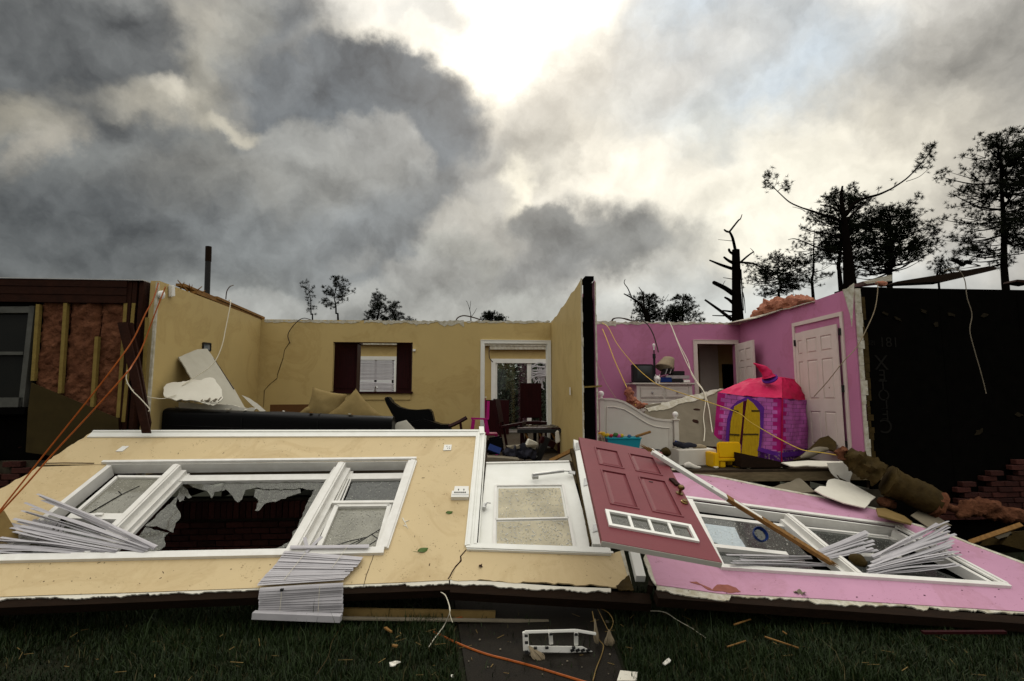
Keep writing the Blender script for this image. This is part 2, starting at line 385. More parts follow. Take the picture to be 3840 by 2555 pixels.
def wetglass(name, tint, body, fog=.45, drops=True, dscale=38):
    # wet window glass: sky reflection, partly fogged so the look is half clear, half milky; drops stand on it
    m = bpy.data.materials.new(name); m.use_nodes = True; nt = m.node_tree; N, L = nt.nodes, nt.links; N.clear()
    out = N.new('ShaderNodeOutputMaterial'); tr = N.new('ShaderNodeBsdfTransparent'); tr.inputs[0].default_value = (*tint, 1)
    df = N.new('ShaderNodeBsdfDiffuse'); df.inputs[0].default_value = (*body, 1)
    gl = N.new('ShaderNodeBsdfGlossy'); gl.inputs['Roughness'].default_value = .06; gl.inputs[0].default_value = (.9, .9, .88, 1)
    tc = N.new('ShaderNodeTexCoord'); nz = N.new('ShaderNodeTexNoise'); nz.inputs['Scale'].default_value = 4; nz.inputs['Detail'].default_value = 7
    L.new(tc.outputs['Object'], nz.inputs['Vector'])
    mr = N.new('ShaderNodeMapRange'); mr.inputs['From Min'].default_value = .3; mr.inputs['From Max'].default_value = .7
    mr.inputs['To Min'].default_value = fog * .7; mr.inputs['To Max'].default_value = min(1, fog * 1.3); L.new(nz.outputs['Fac'], mr.inputs['Value'])
    m1 = N.new('ShaderNodeMixShader'); L.new(mr.outputs[0], m1.inputs[0]); L.new(tr.outputs[0], m1.inputs[1]); L.new(df.outputs[0], m1.inputs[2])
    fr = N.new('ShaderNodeFresnel'); fr.inputs['IOR'].default_value = 1.5
    m2 = N.new('ShaderNodeMixShader'); L.new(m1.outputs[0], m2.inputs[1]); L.new(gl.outputs[0], m2.inputs[2])
    if drops:
        vo = N.new('ShaderNodeTexVoronoi'); vo.inputs['Scale'].default_value = dscale; L.new(tc.outputs['Object'], vo.inputs['Vector'])
        r2 = N.new('ShaderNodeMapRange'); r2.inputs['From Min'].default_value = .28; r2.inputs['From Max'].default_value = .1
        L.new(vo.outputs['Distance'], r2.inputs['Value'])
        bp = N.new('ShaderNodeBump'); bp.inputs['Strength'].default_value = .9; bp.inputs['Distance'].default_value = .006
        L.new(r2.outputs[0], bp.inputs['Height']); L.new(bp.outputs[0], gl.inputs['Normal']); L.new(bp.outputs[0], fr.inputs['Normal'])
        L.new(bp.outputs[0], df.inputs['Normal'])
    L.new(fr.outputs[0], m2.inputs[0]); L.new(m2.outputs[0], out.inputs[0]); return m
M = {}
M['beige'] = paint('beige_paint', (.605, .475, .27), (.2, .13, .06))
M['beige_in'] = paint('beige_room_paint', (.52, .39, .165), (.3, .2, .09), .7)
M['pink'] = paint('pink_paint', (.53, .28, .40), (.25, .1, .14))
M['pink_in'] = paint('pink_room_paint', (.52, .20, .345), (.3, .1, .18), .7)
M['white'] = mat('white_trim', (.80, .80, .755), .4, (.71, .71, .65), 7, .6, .04, 90, spec=.4)
M['vinyl'] = mat('white_vinyl', (.78, .77, .73), .45, (.64, .62, .57), 9, .6, spec=.4)
M['ivory'] = mat('ivory_door_paint', (.66, .58, .52), .45, (.58, .5, .44), 5, .6, .04, 80)
M['furn'] = mat('white_furniture_paint', (.62, .59, .52), .45, (.54, .5, .43), 6, .6)
M['gypsum'] = mat('torn_gypsum', (.62, .60, .52), .9, (.34, .30, .2), 14, .45, .5, 60)
M['drywall'] = mat('drywall_face', (.70, .67, .58), .85, (.58, .55, .46), 4, .6, .1, 60)
M['drygrey'] = mat('drywall_back_paper', (.21, .18, .13), .9, (.14, .12, .085), 5, .6, .15, 50)
M['wood'] = mat('raw_pine', (.30, .16, .05), .75, (.12, .06, .018), 9, .6, .25, 30, stretch=(3, .7, 3))
M['stud'] = mat('pale_pine_stud', (.24, .175, .05), .85, (.16, .11, .03), 12, .6, .2, 40)
M['darkwood'] = mat('dark_wet_wood', (.03, .009, .004), .8, (.012, .004, .002), 8, .6, .3, 30)
M['weathered'] = mat('weathered_joist', (.2, .155, .09), .8, (.09, .066, .036), 7, .6, .3, 26, stretch=(1, 6, 6))
M['joist'] = mat('dark_framing', (.018, .009, .0045), .9, (.008, .0045, .0022), 7, .6, .3, 26, stretch=(1, 5, 5))
M['black'] = mat('black_fibreboard', (.0022, .0022, .002), 1.0, (.004, .0036, .003), 6, .5, .2, 60, spec=.0)
M['leather'] = mat('black_leather', (.0018, .0018, .002), .38, (.003, .003, .0034), 5, .6, .12, 60, spec=.1)
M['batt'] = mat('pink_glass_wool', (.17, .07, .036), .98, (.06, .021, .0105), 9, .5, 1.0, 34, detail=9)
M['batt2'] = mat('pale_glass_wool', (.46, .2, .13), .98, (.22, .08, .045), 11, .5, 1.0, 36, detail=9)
M['kraft'] = mat('kraft_paper', (.06, .039, .0105), .8, (.02, .0125, .0035), 5, .6, 1.0, 11)
M['brick'] = mat('red_brick', (.06, .017, .012), .9, (.02, .0065, .005), 30, .6, .4, 120, rand=.45, spec=.2)
M['mortar'] = mat('mortar', (.07, .058, .04), .95, (.03, .025, .016), 12, .6, .5, 80)
M['reddoor'] = mat('oxblood_door_paint', (.175, .035, .043), .55, (.145, .028, .036), 5, .6, .06, 60, spec=.3)
M['brass'] = mat('tarnished_brass', (.22, .15, .05), .35, (.1, .06, .025), 20, .6, metal=.9)
M['steel'] = mat('grey_metal', (.5, .5, .49), .4, (.36, .36, .35), 14, .6, metal=.7)
M['drop'] = mat('rain_drop', (.46, .45, .39), .04, spec=.9)
M['tarp'] = mat('pale_blue_tarp', (.50, .56, .58), .6, (.36, .42, .45), 30, .5, .4, 60)
M['darkmetal'] = mat('black_metal', (.02, .02, .02), .5)
M['glass'] = wetglass('clear_glass', (.85, .9, .88), (.2, .22, .2), .02, False)
M['wet'] = wetglass('rain_wet_glass', (.7, .7, .62), (.34, .33, .27), .6, True, 40)
M['wetdark'] = wetglass('rain_wet_dark_glass', (.6, .62, .6), (.13, .135, .125), .4, True, 44)
M['wetpale'] = wetglass('rain_wet_pale_glass', (.8, .75, .6), (.52, .46, .31), .8, True, 30)
M['shard'] = wetglass('broken_glass', (.66, .68, .63), (.17, .168, .14), .36, True, 46)
M['darkpane'] = mat('dark_window_pane', (.008, .009, .008), .2, (.012, .012, .01), 5, .5, spec=.15)
M['cord_orange'] = mat('orange_cord', (.34, .085, .01), .5, (.2, .042, .006), 9, .6)
M['cord_white'] = mat('white_cable', (.62, .58, .46), .5)
M['cord_yellow'] = mat('yellow_cable', (.58, .40, .07), .5)
M['cord_dark'] = mat('dark_cable', (.05, .035, .03), .5)
M['mahogany'] = mat('mahogany', (.03, .004, .005), .5, (.01, .0015, .002), 7, .6, .1, 30, stretch=(5, 5, .6))
M['cushion'] = mat('tan_cushion_cloth', (.26, .19, .08), .95, (.17, .12, .045), 7, .6, .3, 260)
M['blind'] = mat('white_blind_slat', (.47, .455, .47), .55, (.36, .345, .36), 6, .6, rand=.08)
M['plastic_white'] = mat('white_plastic', (.74, .73, .68), .4)
M['yellow'] = mat('yellow_plastic', (.72, .43, .006), .4, (.62, .35, .006), 4, .5)
M['teal'] = mat('teal_plastic', (.015, .26, .33), .35)
M['magenta'] = mat('magenta_paint', (.38, .012, .16), .45)
M['bark'] = mat('pine_bark', (.006, .0045, .0035), 1.0, (.003, .0022, .0018), 9, .6, .6, 14, spec=.0)
M['needle'] = mat('pine_needles', (.011, .014, .006), .9, (.006, .008, .004), 2, .6, spec=.05)
M['leafy'] = mat('broadleaf_green', (.016, .026, .008), .8, (.006, .01, .003), 3, .6, spec=.25)
M['leaf'] = mat('fresh_leaf', (.08, .13, .03), .6, (.05, .09, .02), 20, .6)
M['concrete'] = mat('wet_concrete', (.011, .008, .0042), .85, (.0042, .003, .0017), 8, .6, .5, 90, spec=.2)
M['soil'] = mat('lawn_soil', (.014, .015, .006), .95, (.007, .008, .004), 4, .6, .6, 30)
M['carpet'] = mat('brown_carpet', (.05, .036, .02), .95, (.025, .018, .012), 16, .6, .5, 90)
M['paper'] = mat('white_paper', (.74, .72, .66), .8, (.6, .57, .5), 12, .6)
M['tanboard'] = mat('tan_board', (.22, .15, .055), .8, (.14, .09, .03), 6, .6, .2, 40)
M['shade'] = mat('lampshade_cloth', (.30, .245, .165), .9, (.24, .19, .12), 20, .5)
M['tvcase'] = mat('charcoal_tv_plastic', (.02, .019, .019), .45)
M['screen'] = mat('grey_tv_screen', (.03, .034, .034), .12, spec=.4)
M['blue'] = mat('navy_plastic', (.01, .028, .13), .4)
M['purple'] = mat('violet_cloth', (.12, .025, .25), .8, (.08, .015, .18), 8, .5)
M['darkcloth'] = mat('dark_clothing', (.014, .014, .02), .95, (.03, .03, .04), 8, .5, .4, 30)

# ------------------------------------------------------------------ ground
def gz(x, y):
    t = min(max((x - 1.2) / 4.0, 0), 1); return -.16 * t * t * (3 - 2 * t)
def ground():
    xs = [-600, -200, -60, -20] + [-10 + .5 * i for i in range(41)] + [20, 60, 200, 600]
    ys = [-40, -10, -2, 1] + [2 + .5 * i for i in range(20)] + [16, 30, 80, 250, 900]
    mb = MB(); n = len(xs)
    mb.add([(x, y, gz(x, y) + (.012 * noise.noise(Vector((x, y, 0)) * 1.3) if abs(x) < 11 and 1 < y < 12 else 0)) for y in ys for x in xs],
           [(j * n + i, j * n + i + 1, (j + 1) * n + i + 1, (j + 1) * n + i) for j in range(len(ys) - 1) for i in range(n - 1)])
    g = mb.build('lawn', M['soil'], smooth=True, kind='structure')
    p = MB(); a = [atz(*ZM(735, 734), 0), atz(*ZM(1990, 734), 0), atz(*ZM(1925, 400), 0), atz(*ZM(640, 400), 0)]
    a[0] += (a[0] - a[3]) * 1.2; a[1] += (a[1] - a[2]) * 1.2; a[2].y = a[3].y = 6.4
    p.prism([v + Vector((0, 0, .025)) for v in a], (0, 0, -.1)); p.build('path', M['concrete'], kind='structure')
    return a
PATH = ground()
def in_path(x, y):
    a, b, c, d = PATH; t = (y - a.y) / (d.y - a.y)
    return a.x + (d.x - a.x) * t - .04 < x < b.x + (c.x - b.x) * t + .04
def grass():
    m = bpy.data.materials.new('grass_blades'); m.use_nodes = True; nt = m.node_tree; b = nt.nodes['Principled BSDF']
    at_ = nt.nodes.new('ShaderNodeAttribute'); at_.attribute_name = 'tint'; nt.links.new(at_.outputs['Color'], b.inputs['Base Color'])
    b.inputs['Roughness'].default_value = .6; b.inputs['Specular IOR Level'].default_value = .2
    n = 270000; x = np.where(rng.random(n) < .78, rng.uniform(-5.6, 6.2, n), rng.uniform(-9.5, 9.5, n)); y = 2.6 + np.where(np.abs(x) > 5.2, 4.2, 2.9) * rng.random(n) ** .85
    keep = np.array([not in_path(a, b_) or rng.random() < .015 for a, b_ in zip(x, y)])
    patch = np.array([noise.noise(Vector((a * 1.1, b_ * 1.1, 3))) + .6 * noise.noise(Vector((a * 4, b_ * 4, 1))) for a, b_ in zip(x, y)])
    keep &= rng.random(n) < .85 + .4 * patch
    x, y, patch = x[keep], y[keep], patch[keep]; n = len(x)
    z = np.array([gz(a, b_) for a, b_ in zip(x, y)]) - .004
    h = (.05 + .065 * rng.random(n) ** 2) * (1 + .7 * patch); h[rng.random(n) < .012] *= 2.1
    az = rng.uniform(0, 6.283, n); ln = rng.uniform(.1, .75, n) * h; wd = rng.uniform(.0022, .0042, n)
    dx, dy = np.cos(az), np.sin(az); px_, py_ = -dy * wd, dx * wd
    V = np.zeros((n, 5, 3))
    V[:, 0] = np.stack([x - px_, y - py_, z], 1); V[:, 1] = np.stack([x + px_, y + py_, z], 1)
    mx, my, mz = x + dx * ln * .35, y + dy * ln * .35, z + h * .6
    V[:, 2] = np.stack([mx + px_ * .75, my + py_ * .75, mz], 1); V[:, 3] = np.stack([mx - px_ * .75, my - py_ * .75, mz], 1)
    V[:, 4] = np.stack([x + dx * ln, y + dy * ln, z + h * (1 - .25 * (ln / h))], 1)
    me = bpy.data.meshes.new('grass'); b0 = np.arange(n) * 5
    fl = np.stack([b0, b0 + 1, b0 + 2, b0 + 3, b0 + 3, b0 + 2, b0 + 4], 1).ravel()
    me.vertices.add(n * 5); me.vertices.foreach_set('co', V.ravel())
    me.loops.add(n * 7); me.loops.foreach_set('vertex_index', fl)
    me.polygons.add(n * 2); st = np.stack([np.arange(n) * 7, np.arange(n) * 7 + 4], 1).ravel()
    me.polygons.foreach_set('loop_start', st); me.polygons.foreach_set('loop_total', np.tile([4, 3], n))
    me.update(); me.validate()
    ca = me.color_attributes.new('tint', 'FLOAT_COLOR', 'POINT')
    k = rng.random(n); c = np.zeros((n, 5, 4)); c[..., 3] = 1
    base = np.array([.0105, .0205, .0032]); dry = np.array([.05, .04, .013])
    cc = base * (.6 + .9 * k[:, None]) * (1 + .35 * patch[:, None]); d = rng.random(n) < .05; cc[d] = dry * (.5 + k[d, None])
    c[..., :3] = cc[:, None, :]; ca.data.foreach_set('color', c.ravel())
    me.materials.append(m); o = bpy.data.objects.new('grass', me); col.objects.link(o); tag(o, 'dark green uncut grass of the front lawn', 'grass', kind='stuff')
grass()

# ------------------------------------------------------------------ the standing house
FZ, CZ, YF, YB, YK = 1.01, 3.45, 7.05, 10.4, 15.0
XL, XR = -4.0, 5.45
house = thing('storm_damaged_house', 'roofless wrecked house with a beige room and a pink room laid open', 'house', (.7, 8.6, 0))
def wall_holes(mb, axis, a0, a1, z0, z1, t0, t1, holes):   # a wall with rectangular openings (a = along, t = through)
    cuts = sorted({a0, a1} | {h[0] for h in holes} | {h[1] for h in holes})
    for l, r in zip(cuts, cuts[1:]):
        hs = sorted([h for h in holes if h[0] <= l + 1e-6 and h[1] >= r - 1e-6], key=lambda h: h[2]); z = z0
        for h in hs + [(0, 0, z1, z1)]:
            if h[2] > z + 1e-4:
                if axis == 'x': mb.box(l, r, t0, t1, z, h[2])
                else: mb.box(t0, t1, l, r, z, h[2])
            z = max(z, h[3])
    return mb
def torn_strip(parent, pl, x0, x1, ytop, hgt, amp, name='torn_edge', m='gypsum', slope=0):
    k = int((x1 - x0) / 9); up = []; lo = []; w = 0
    for i in range(k + 1):
        x = x0 + (x1 - x0) * i / k; w = .6 * w + random.uniform(-amp, amp); yy = ytop + slope * (x - x0)
        up.append((x, yy - 3 + random.uniform(-3, 3))); lo.append((x, yy + max(1, hgt + w)))
    mb = MB()
    for i in range(k): mb.slab([up[i], up[i + 1], lo[i + 1], lo[i]], pl, .016, .006)
    return mb.build(name, M[m], parent)
PB = PLY(YB)
# floors, rim joist and foundation
mb = MB(); mb.box(XL - .12, XR + .1, YF - .1, YB + .1, FZ - .03, FZ); mb.box(-4.1, 5.6, YB + .1, YK, FZ - .03, FZ); mb.build('floor', M['carpet'], house)
MB().box(XL - .1, XR + .1, YF - .1, YF - .06, FZ - .15, FZ - .032).build('rim_joist', M['weathered'], house)
for x in np.arange(-3.9, 5.5, .42): MB().box(x, x + .04, YF - .058, YF + 1.2, FZ - .26, FZ - .032).build('floor_joist', M['joist'], house)
fnd = MB().box(XL - .2, XR + .2, YF + .03, YF + .2, -.3, FZ - .3).build('foundation_wall', M['mortar'], house)
BL, BH, BW = .2, .062, .09
brick_me = local_mesh(MB().box(-BL / 2, BL / 2, -BW / 2, BW / 2, -BH / 2, BH / 2), 'brick', M['brick'], bevel=.004)
def brick(parent, x, y, z, rz=0, up=False, jit=.004, rx=0):
    Mw = T(x + random.uniform(-jit, jit), y + random.uniform(-jit, jit), z, rz + random.uniform(-1, 1) * jit * 4, rx)
    if up: Mw = Mw @ Matrix.Rotation(R(90), 4, 'X') @ Matrix.Rotation(R(90), 4, 'Z') if up == 2 else Mw @ Matrix.Rotation(R(90), 4, 'Y')
    return inst(brick_me, 'brick', Mw, parent)
for r in range(6):                                     # running bond under a row of upright bricks, seen through the smashed window
    for i in range(21):
        brick(fnd, -4.25 + i * .21 + (r % 2) * .105, YF - .02, .04 + r * .073)
for i in range(60): brick(fnd, -4.25 + i * .073, YF - .04, .585, up=True)
# living room side wall
mb = MB(); mb.box(XL - .11, XL, YF, YB + .12, FZ, CZ); sidew = mb.build('living_room_side_wall', M['beige_in'], house)
MB().box(XL - .03, XL + .004, YF - .03, YF - .002, FZ, CZ - .02).build('torn_edge', M['gypsum'], sidew)
for i, (y0, y1, x, z, w) in enumerate(((8.0, 10.6, -4.06, 3.475, .09), (8.3, 10.5, -4.12, 3.52, .09), (7.9, 10.3, -4.2, 3.56, .12), (8.6, 10.5, -4.02, 3.51, .05))):
    MB().bar((x, y0, z + .02), (x + .02, y1, z - .02), w, .038).build('roof_board', M['wood'], sidew)
for s in range(7):
    y = 7.9 + s * .08; MB().bar((-4.1 - random.random() * .1, y, 3.5), (-4.1 + random.uniform(-.05, .1), y + random.uniform(-.3, .1), 3.56 + random.random() * .06), .025, .012, w2=.003).build('splinter', M['wood'], sidew)
# living room back wall with serving hatch and doorway
hx0, hx1 = PB.q(1247, 1380).x, PB.q(1546, 1380).x; hz0, hz1 = PB.q(1400, 1476).z, PB.q(1400, 1284).z
dx0, dx1 = PB.q(1815, 1400).x, PB.q(2053, 1400).x; dz1 = PB.q(1930, 1289).z
mb = wall_holes(MB(), 'x', XL, 1.585, FZ, CZ, YB, YB + .11, [(hx0, hx1, hz0, hz1), (dx0, dx1, FZ, dz1)])
backw = mb.build('living_room_back_wall', M['beige_in'], house)
torn_strip(backw, PB, 992, 1350, 1204, 5, 3, slope=.006); torn_strip(backw, PB, 1365, 1560, 1206, 6, 6); torn_strip(backw, PB, 1560, 1740, 1206, 12, 7, slope=.004); torn_strip(backw, PB, 1750, 2062, 1207, 4, 3)
mb = MB(); c = .055
mb.box(dx0 - c, dx0, YB - .02, YB - .001, FZ, dz1 + c); mb.box(dx1, dx1 + c, YB - .02, YB - .001, FZ, dz1 + c); mb.box(dx0, dx1, YB - .02, YB - .001, dz1, dz1 + c)
mb.box(dx0 - c - .014, dx0 - c, YB - .028, YB - .001, FZ, dz1 + c + .014); mb.box(dx1 + c, dx1 + c + .014, YB - .028, YB - .001, FZ, dz1 + c + .014); mb.box(dx0 - c, dx1 + c, YB - .028, YB - .001, dz1 + c, dz1 + c + .014)
mb.box(dx0, dx0 + .015, YB - .002, YB + .112, FZ, dz1 - .015); mb.box(dx1 - .015, dx1, YB - .002, YB + .112, FZ, dz1 - .015); mb.box(dx0, dx1, YB - .002, YB + .112, dz1 - .015, dz1)
mb.build('door_casing', M['white'], backw)
mb = MB(); mb.box(hx0 - .01, hx1 + .02, YB - .06, YB + .16, hz0, hz0 + .035); mb.build('hatch_ledge', M['mahogany'], backw)
MB().box(hx0, hx1 - .02, YB - .02, YB - .001, hz0 - .12, hz0 - .002).build('hatch_apron', M['beige_in'], backw)
mb = MB(); mb.box(hx0 + .002, hx1 - .002, YB + .003, YB + .1, hz1 - .012, hz1 - .001); mb.build('hatch_head', M['mahogany'], backw)
MB().box(PB.q(*ZB(1453, 700)).x, PB.q(*ZB(1475, 700)).x, YB - .03, YB - .001, PB.q(*ZB(1460, 712)).z, PB.q(*ZB(1460, 694)).z).build('wall_knob', M['plastic_white'], backw)
# crack with torn paper on the back wall
ck = [(415, 640), (375, 700), (362, 770), (350, 805), (318, 900), (312, 940), (255, 985), (205, 1040), (198, 1180)]
mb = MB()
for a, b in zip(ck, ck[1:]):
    p, q = PB.q(*ZB(*a), .004), PB.q(*ZB(*b), .004); mb.bar(p, q, random.uniform(.006, .014), .005, (0, -1, 0), w2=random.uniform(.003, .01))
mb.build('wall_crack', M['kraft'], backw)
# partition between the two rooms: two skins of wallboard on a core and stud coloured black for the shade in the gap
pl_, pr_ = at(2182, 1300, YF).x, at(2236, 1300, YF).x
def leaf(name, xn, xf, t, m, tz):
    mb = MB(); n = 12; tops = []
    for i in range(n + 1):
        k = i / n; tops.append(CZ + tz * (1 - k) ** 1.5 + random.uniform(-.025, .02) * (0 < i))
    for i in range(n):
        a, b = i / n, (i + 1) / n; ya, yb = YF + (YB - YF) * a, YF + (YB - YF) * b; xa, xb = xn + (xf - xn) * a, xn + (xf - xn) * b
        mb.box8([(xa, ya, FZ), (xa + t, ya, FZ), (xb + t, yb, FZ), (xb, yb, FZ), (xa, ya, tops[i]), (xa + t, ya, tops[i]), (xb + t, yb, tops[i + 1]), (xb, yb, tops[i + 1])])
    return mb.build(name, M[m], part)
part = MB().box8([(pl_ + .03, YF + .05, FZ), (pr_ - .03, YF + .05, FZ), (1.70, YB - .02, FZ), (1.61, YB - .02, FZ), (pl_ + .03, YF + .05, CZ - .12), (pr_ - .03, YF + .05, CZ - .12), (1.70, YB - .02, CZ - .12), (1.61, YB - .02, CZ - .12)]).build('partition_wall', M['black'], house)
leaf('wallboard', pl_, 1.57, .016, 'beige_in', .12); leaf('wallboard', pr_ - .016, 1.72, .016, 'pink_in', .10)
MB().box(pl_ + .035, pr_ - .045, YF + .0, YF + .045, FZ - .1, CZ + .12).build('end_stud', M['black'], part)
MB().box(pl_ + .06, pr_ - .02, YF - .01, YF + .3, CZ + .1, CZ + .16).build('top_plate', M['black'], part)
for side, x in ((0, pl_ - .006), (1, pr_ - .012)):
    z = FZ; mb = MB()
    while z < CZ + .08:
        h = random.uniform(.06, .22); w = random.uniform(.012, .026)
        mb.box(x, x + w, YF - random.uniform(.012, .03), YF - .002, z, z + h); z += h
    mb.build('torn_edge', M['gypsum'], part)
MB().bar((pl_ + .02, YF - .02, 2.1), (pr_ + .06, YF - .03, 2.115), .012, .02).build('nail_strip', M['stud'], part)
MB().box(pl_ - .006, pl_ - .001, 7.9, 7.97, 2.0, 2.12).build('light_switch', M['plastic_white'], part)
# bedroom back wall
bx0, bx1 = PB.q(*ZD(1076, 700)).x, PB.q(*ZD(1374, 700)).x; bz1 = PB.q(*ZD(1200, 607)).z
mb = wall_holes(MB(), 'x', 1.73, XR + .1, FZ, CZ, YB, YB + .11, [(bx0, bx1, FZ, bz1)])
pbw = mb.build('bedroom_back_wall', M['pink_in'], house)
torn_strip(pbw, PB, 2232, 2310, 1209, 12, 5); torn_strip(pbw, PB, 2310, 2770, 1210, 5, 3, slope=.008)
mb = MB(); c = .07
mb.box(bx0 - c, bx0, YB - .02, YB - .001, FZ, bz1 + c); mb.box(bx1, bx1 + c, YB - .02, YB - .001, FZ, bz1 + c); mb.box(bx0, bx1, YB - .02, YB - .001, bz1, bz1 + c)
mb.box(bx0 - c - .012, bx0 - c, YB - .028, YB - .001, FZ, bz1 + c + .012); mb.box(bx0 - c, bx1 + c, YB - .028, YB - .001, bz1 + c, bz1 + c + .012)
mb.build('door_casing', M['ivory'], pbw)
mb = MB(); mb.box(4.3, 5.42, YB - .02, YB - .001, FZ, FZ + .1); mb.box(1.75, 4.2, YB - .016, YB - .001, FZ, FZ + .1); mb.build('baseboard', M['furn'], pbw)
# dim hallway behind the bedroom door
mb = MB(); mb.box(3.7, 6.1, 11.75, 11.85, FZ, CZ); mb.box(3.6, 3.7, YB + .11, 11.85, FZ, CZ); mb.box(6.0, 6.1, YB + .12, 11.75, FZ, CZ); mb.box(3.6, 6.1, YB + .03, 11.85, CZ - .012, CZ + .02)
hall = mb.build('hallway_wall', M['beige_in'], house)
PH = PLY(11.75)
mb = MB(); x0, x1, z1 = PH.q(*ZD(1085, 700)).x, PH.q(*ZD(1210, 700)).x, PH.q(*ZD(1150, 640)).z
mb.box(x0, x1, 11.7, 11.749, FZ, z1); mb.build('hallway_door', M['ivory'], hall)
mb = MB(); mb.box(x1, x1 + .07, 11.72, 11.748, FZ, z1 + .07); mb.box(x0 - .1, x1, 11.72, 11.748, z1, z1 + .07); mb.build('door_casing', M['ivory'], hall)
MB().box(PH.q(*ZD(1265, 700)).x, 5.95, 11.735, 11.748, FZ, PH.q(*ZD(1265, 765)).z).build('opening_shade_panel', M['black'], hall)  # flat black panel: the opening's darkness is put into its colour
# six-panel doors
def panel_door(name, o, ex, ey, w, h, m, parent, t=.036, kids=True, label=None):
    Fm = frame(o, ex, ey); mb = MB(Fm); k = .012
    st, mid = w * .14, w * .12; cw = (w - 2 * st - mid) / 2
    xs = [(st, st + cw), (st + cw + mid, w - st)]; zs = [(.24 * h / 2.03, .75 * h / 2.03), (.93 * h / 2.03, 1.55 * h / 2.03), (1.66 * h / 2.03, 1.9 * h / 2.03)]
    mb.box(0, w, 0, h, -t, -k)
    for a, b in ((0, st), (st + cw, st + cw + mid), (w - st, w)): mb.box(a, b, 0, h, -k, 0)
    ed = [0] + [v for z in zs for v in z] + [h]
    for (a, b) in xs:
        for i in range(0, 8, 2): mb.box(a, b, ed[i], ed[i + 1], -k, 0)
    d = mb.build(name, m, parent, label=label)
    for (a, b) in xs:
        for (c, e) in zs:
            pm = MB(Fm); g, q = .018, .032
            pm.add([(a + g, c + g, -k + .001), (b - g, c + g, -k + .001), (b - g, e - g, -k + .001), (a + g, e - g, -k + .001), (a + q, c + q, -.001), (b - q, c + q, -.001), (b - q, e - q, -.001), (a + q, e - q, -.001)],
                   [(4, 5, 6, 7), (0, 1, 5, 4), (1, 2, 6, 5), (2, 3, 7, 6), (3, 0, 4, 7)]).build('panel', m, d)
    return d
hinge = Vector((bx1 + .02, YB - .03, FZ)); fe = at(2827, 1400, 9.55); free = Vector((fe.x, fe.y, FZ))
od = panel_door('bedroom_door', hinge, free - hinge, Vector((0, 0, 1)), (free - hinge).length, 2.03, M['ivory'], house)
# bedroom side wall with closet doors
xn, xf = 5.37, XR
def rx(y): return xn + (xf - xn) * (y - YF) / (YB - YF)
mb = MB(); n = 14; tops = []
for i in range(n + 1): tops.append(CZ + .06 * (1 - i / n) + random.uniform(-.012, .012))
for i in range(n):
    ya, yb = YF + (YB - YF) * i / n, YF + (YB - YF) * (i + 1) / n; xa, xb = rx(ya), rx(yb)
    mb.box8([(xa, ya, FZ), (xa + .11, ya, FZ), (xb + .11, yb, FZ), (xb, yb, FZ), (xa, ya, tops[i]), (xa + .11, ya, tops[i]), (xb + .11, yb, tops[i + 1]), (xb, yb, tops[i + 1])])
psw = mb.build('bedroom_side_wall', M['pink_in'], house)
PS = PL((xn, YF, 0), (-1, (xf - xn) / (YB - YF), 0))
ca, cb, cc_ = PS.q(*ZE(780, 457)), PS.q(*ZE(1172, 340)), None
yn, yf_, zt = cb.y, ca.y, (ca.z + cb.z) / 2
ds = Vector((0, -1, 0))
mb = MB(); nx = PS.n
def sb(y0, y1, z0, z1, h0, h1): mb.box8([(rx(y) - h, y, z) for h in (h0, h1) for (y, z) in ((y0, z0), (y1, z0), (y1, z1), (y0, z1))])
sb(yn, yn + .06, FZ, zt, .001, .022); sb(yf_ - .06, yf_, FZ, zt, .001, .022); sb(yn + .06, yf_ - .06, zt - .06, zt, .001, .022)
mb.build('door_casing', M['ivory'], psw)
wl = (yf_ - yn - .13)
def ox(y, h): return Vector((rx(y) - h, y, FZ))
d1 = panel_door('closet_door', ox(yf_ - .065, .018), ds, Vector((0, 0, 1)), wl * .42, 2.02, M['ivory'], psw, t=.014)
d2 = panel_door('closet_door', ox(yf_ - .065 - wl * .2, .045), Vector((-.06, -1, .0)), Vector((0, -.004, 1)), wl * .80, 2.02, M['ivory'], psw, t=.02)
for zf in ((1165, 510), (1192, 957), (1217, 1395)):
    p = PS.q(*ZE(*zf), .03); MB().box(p.x - .02, p.x + .01, p.y - .012, p.y + .012, p.z - .05, p.z + .05).build('hinge', M['darkmetal'], psw)
p = PS.q(*ZE(808, 600), .03); MB().box(p.x - .01, p.x + .01, p.y - .015, p.y + .015, p.z - .05, p.z + .05).build('hinge', M['darkmetal'], psw)
p = PS.q(*ZE(1100, 950), .06); MB(T(p.x, p.y, p.z, ry=R(-90))).lathe([(.01, -.03), (.022, -.02), (.022, .0), (.012, .008)], 12).build('door_knob', M['brass'], d2)
# wrecked top edge and hanging flap of ceiling board
def top_strip(pts, wd, m, name, parent, zoff=.0):
    mb = MB(); pts = [Vector(p) for p in pts]
    for a, b in zip(pts, pts[1:]): mb.bar(a, b, wd * random.uniform(.8, 1.2), .014, (0, 0, 1))
    return mb.build(name, m, parent)
top_strip([(5.42, 7.9 + i * .21, 3.475 + random.uniform(-.012, .012)) for i in range(13)], .16, M['gypsum'], 'torn_edge', psw)
MB().prism([(5.2, 10.4, 3.47), (5.3, 9.5, 3.44), (5.32, 8.9, 3.46), (5.5, 8.9, 3.5), (5.5, 10.4, 3.49)], (0, 0, .013)).build('ceiling_flap', M['gypsum'], psw)
mb = lump(MB(), [(5.62, 8.3, 3.52), (5.64, 8.7, 3.6), (5.66, 9.1, 3.6), (5.64, 9.6, 3.63), (5.62, 10.2, 3.54)], [.06, .15, .15, .18, .06], .7, 8, 26, 12, .9, 3); mb.build('insulation_batt', M['batt2'], psw, smooth=True)
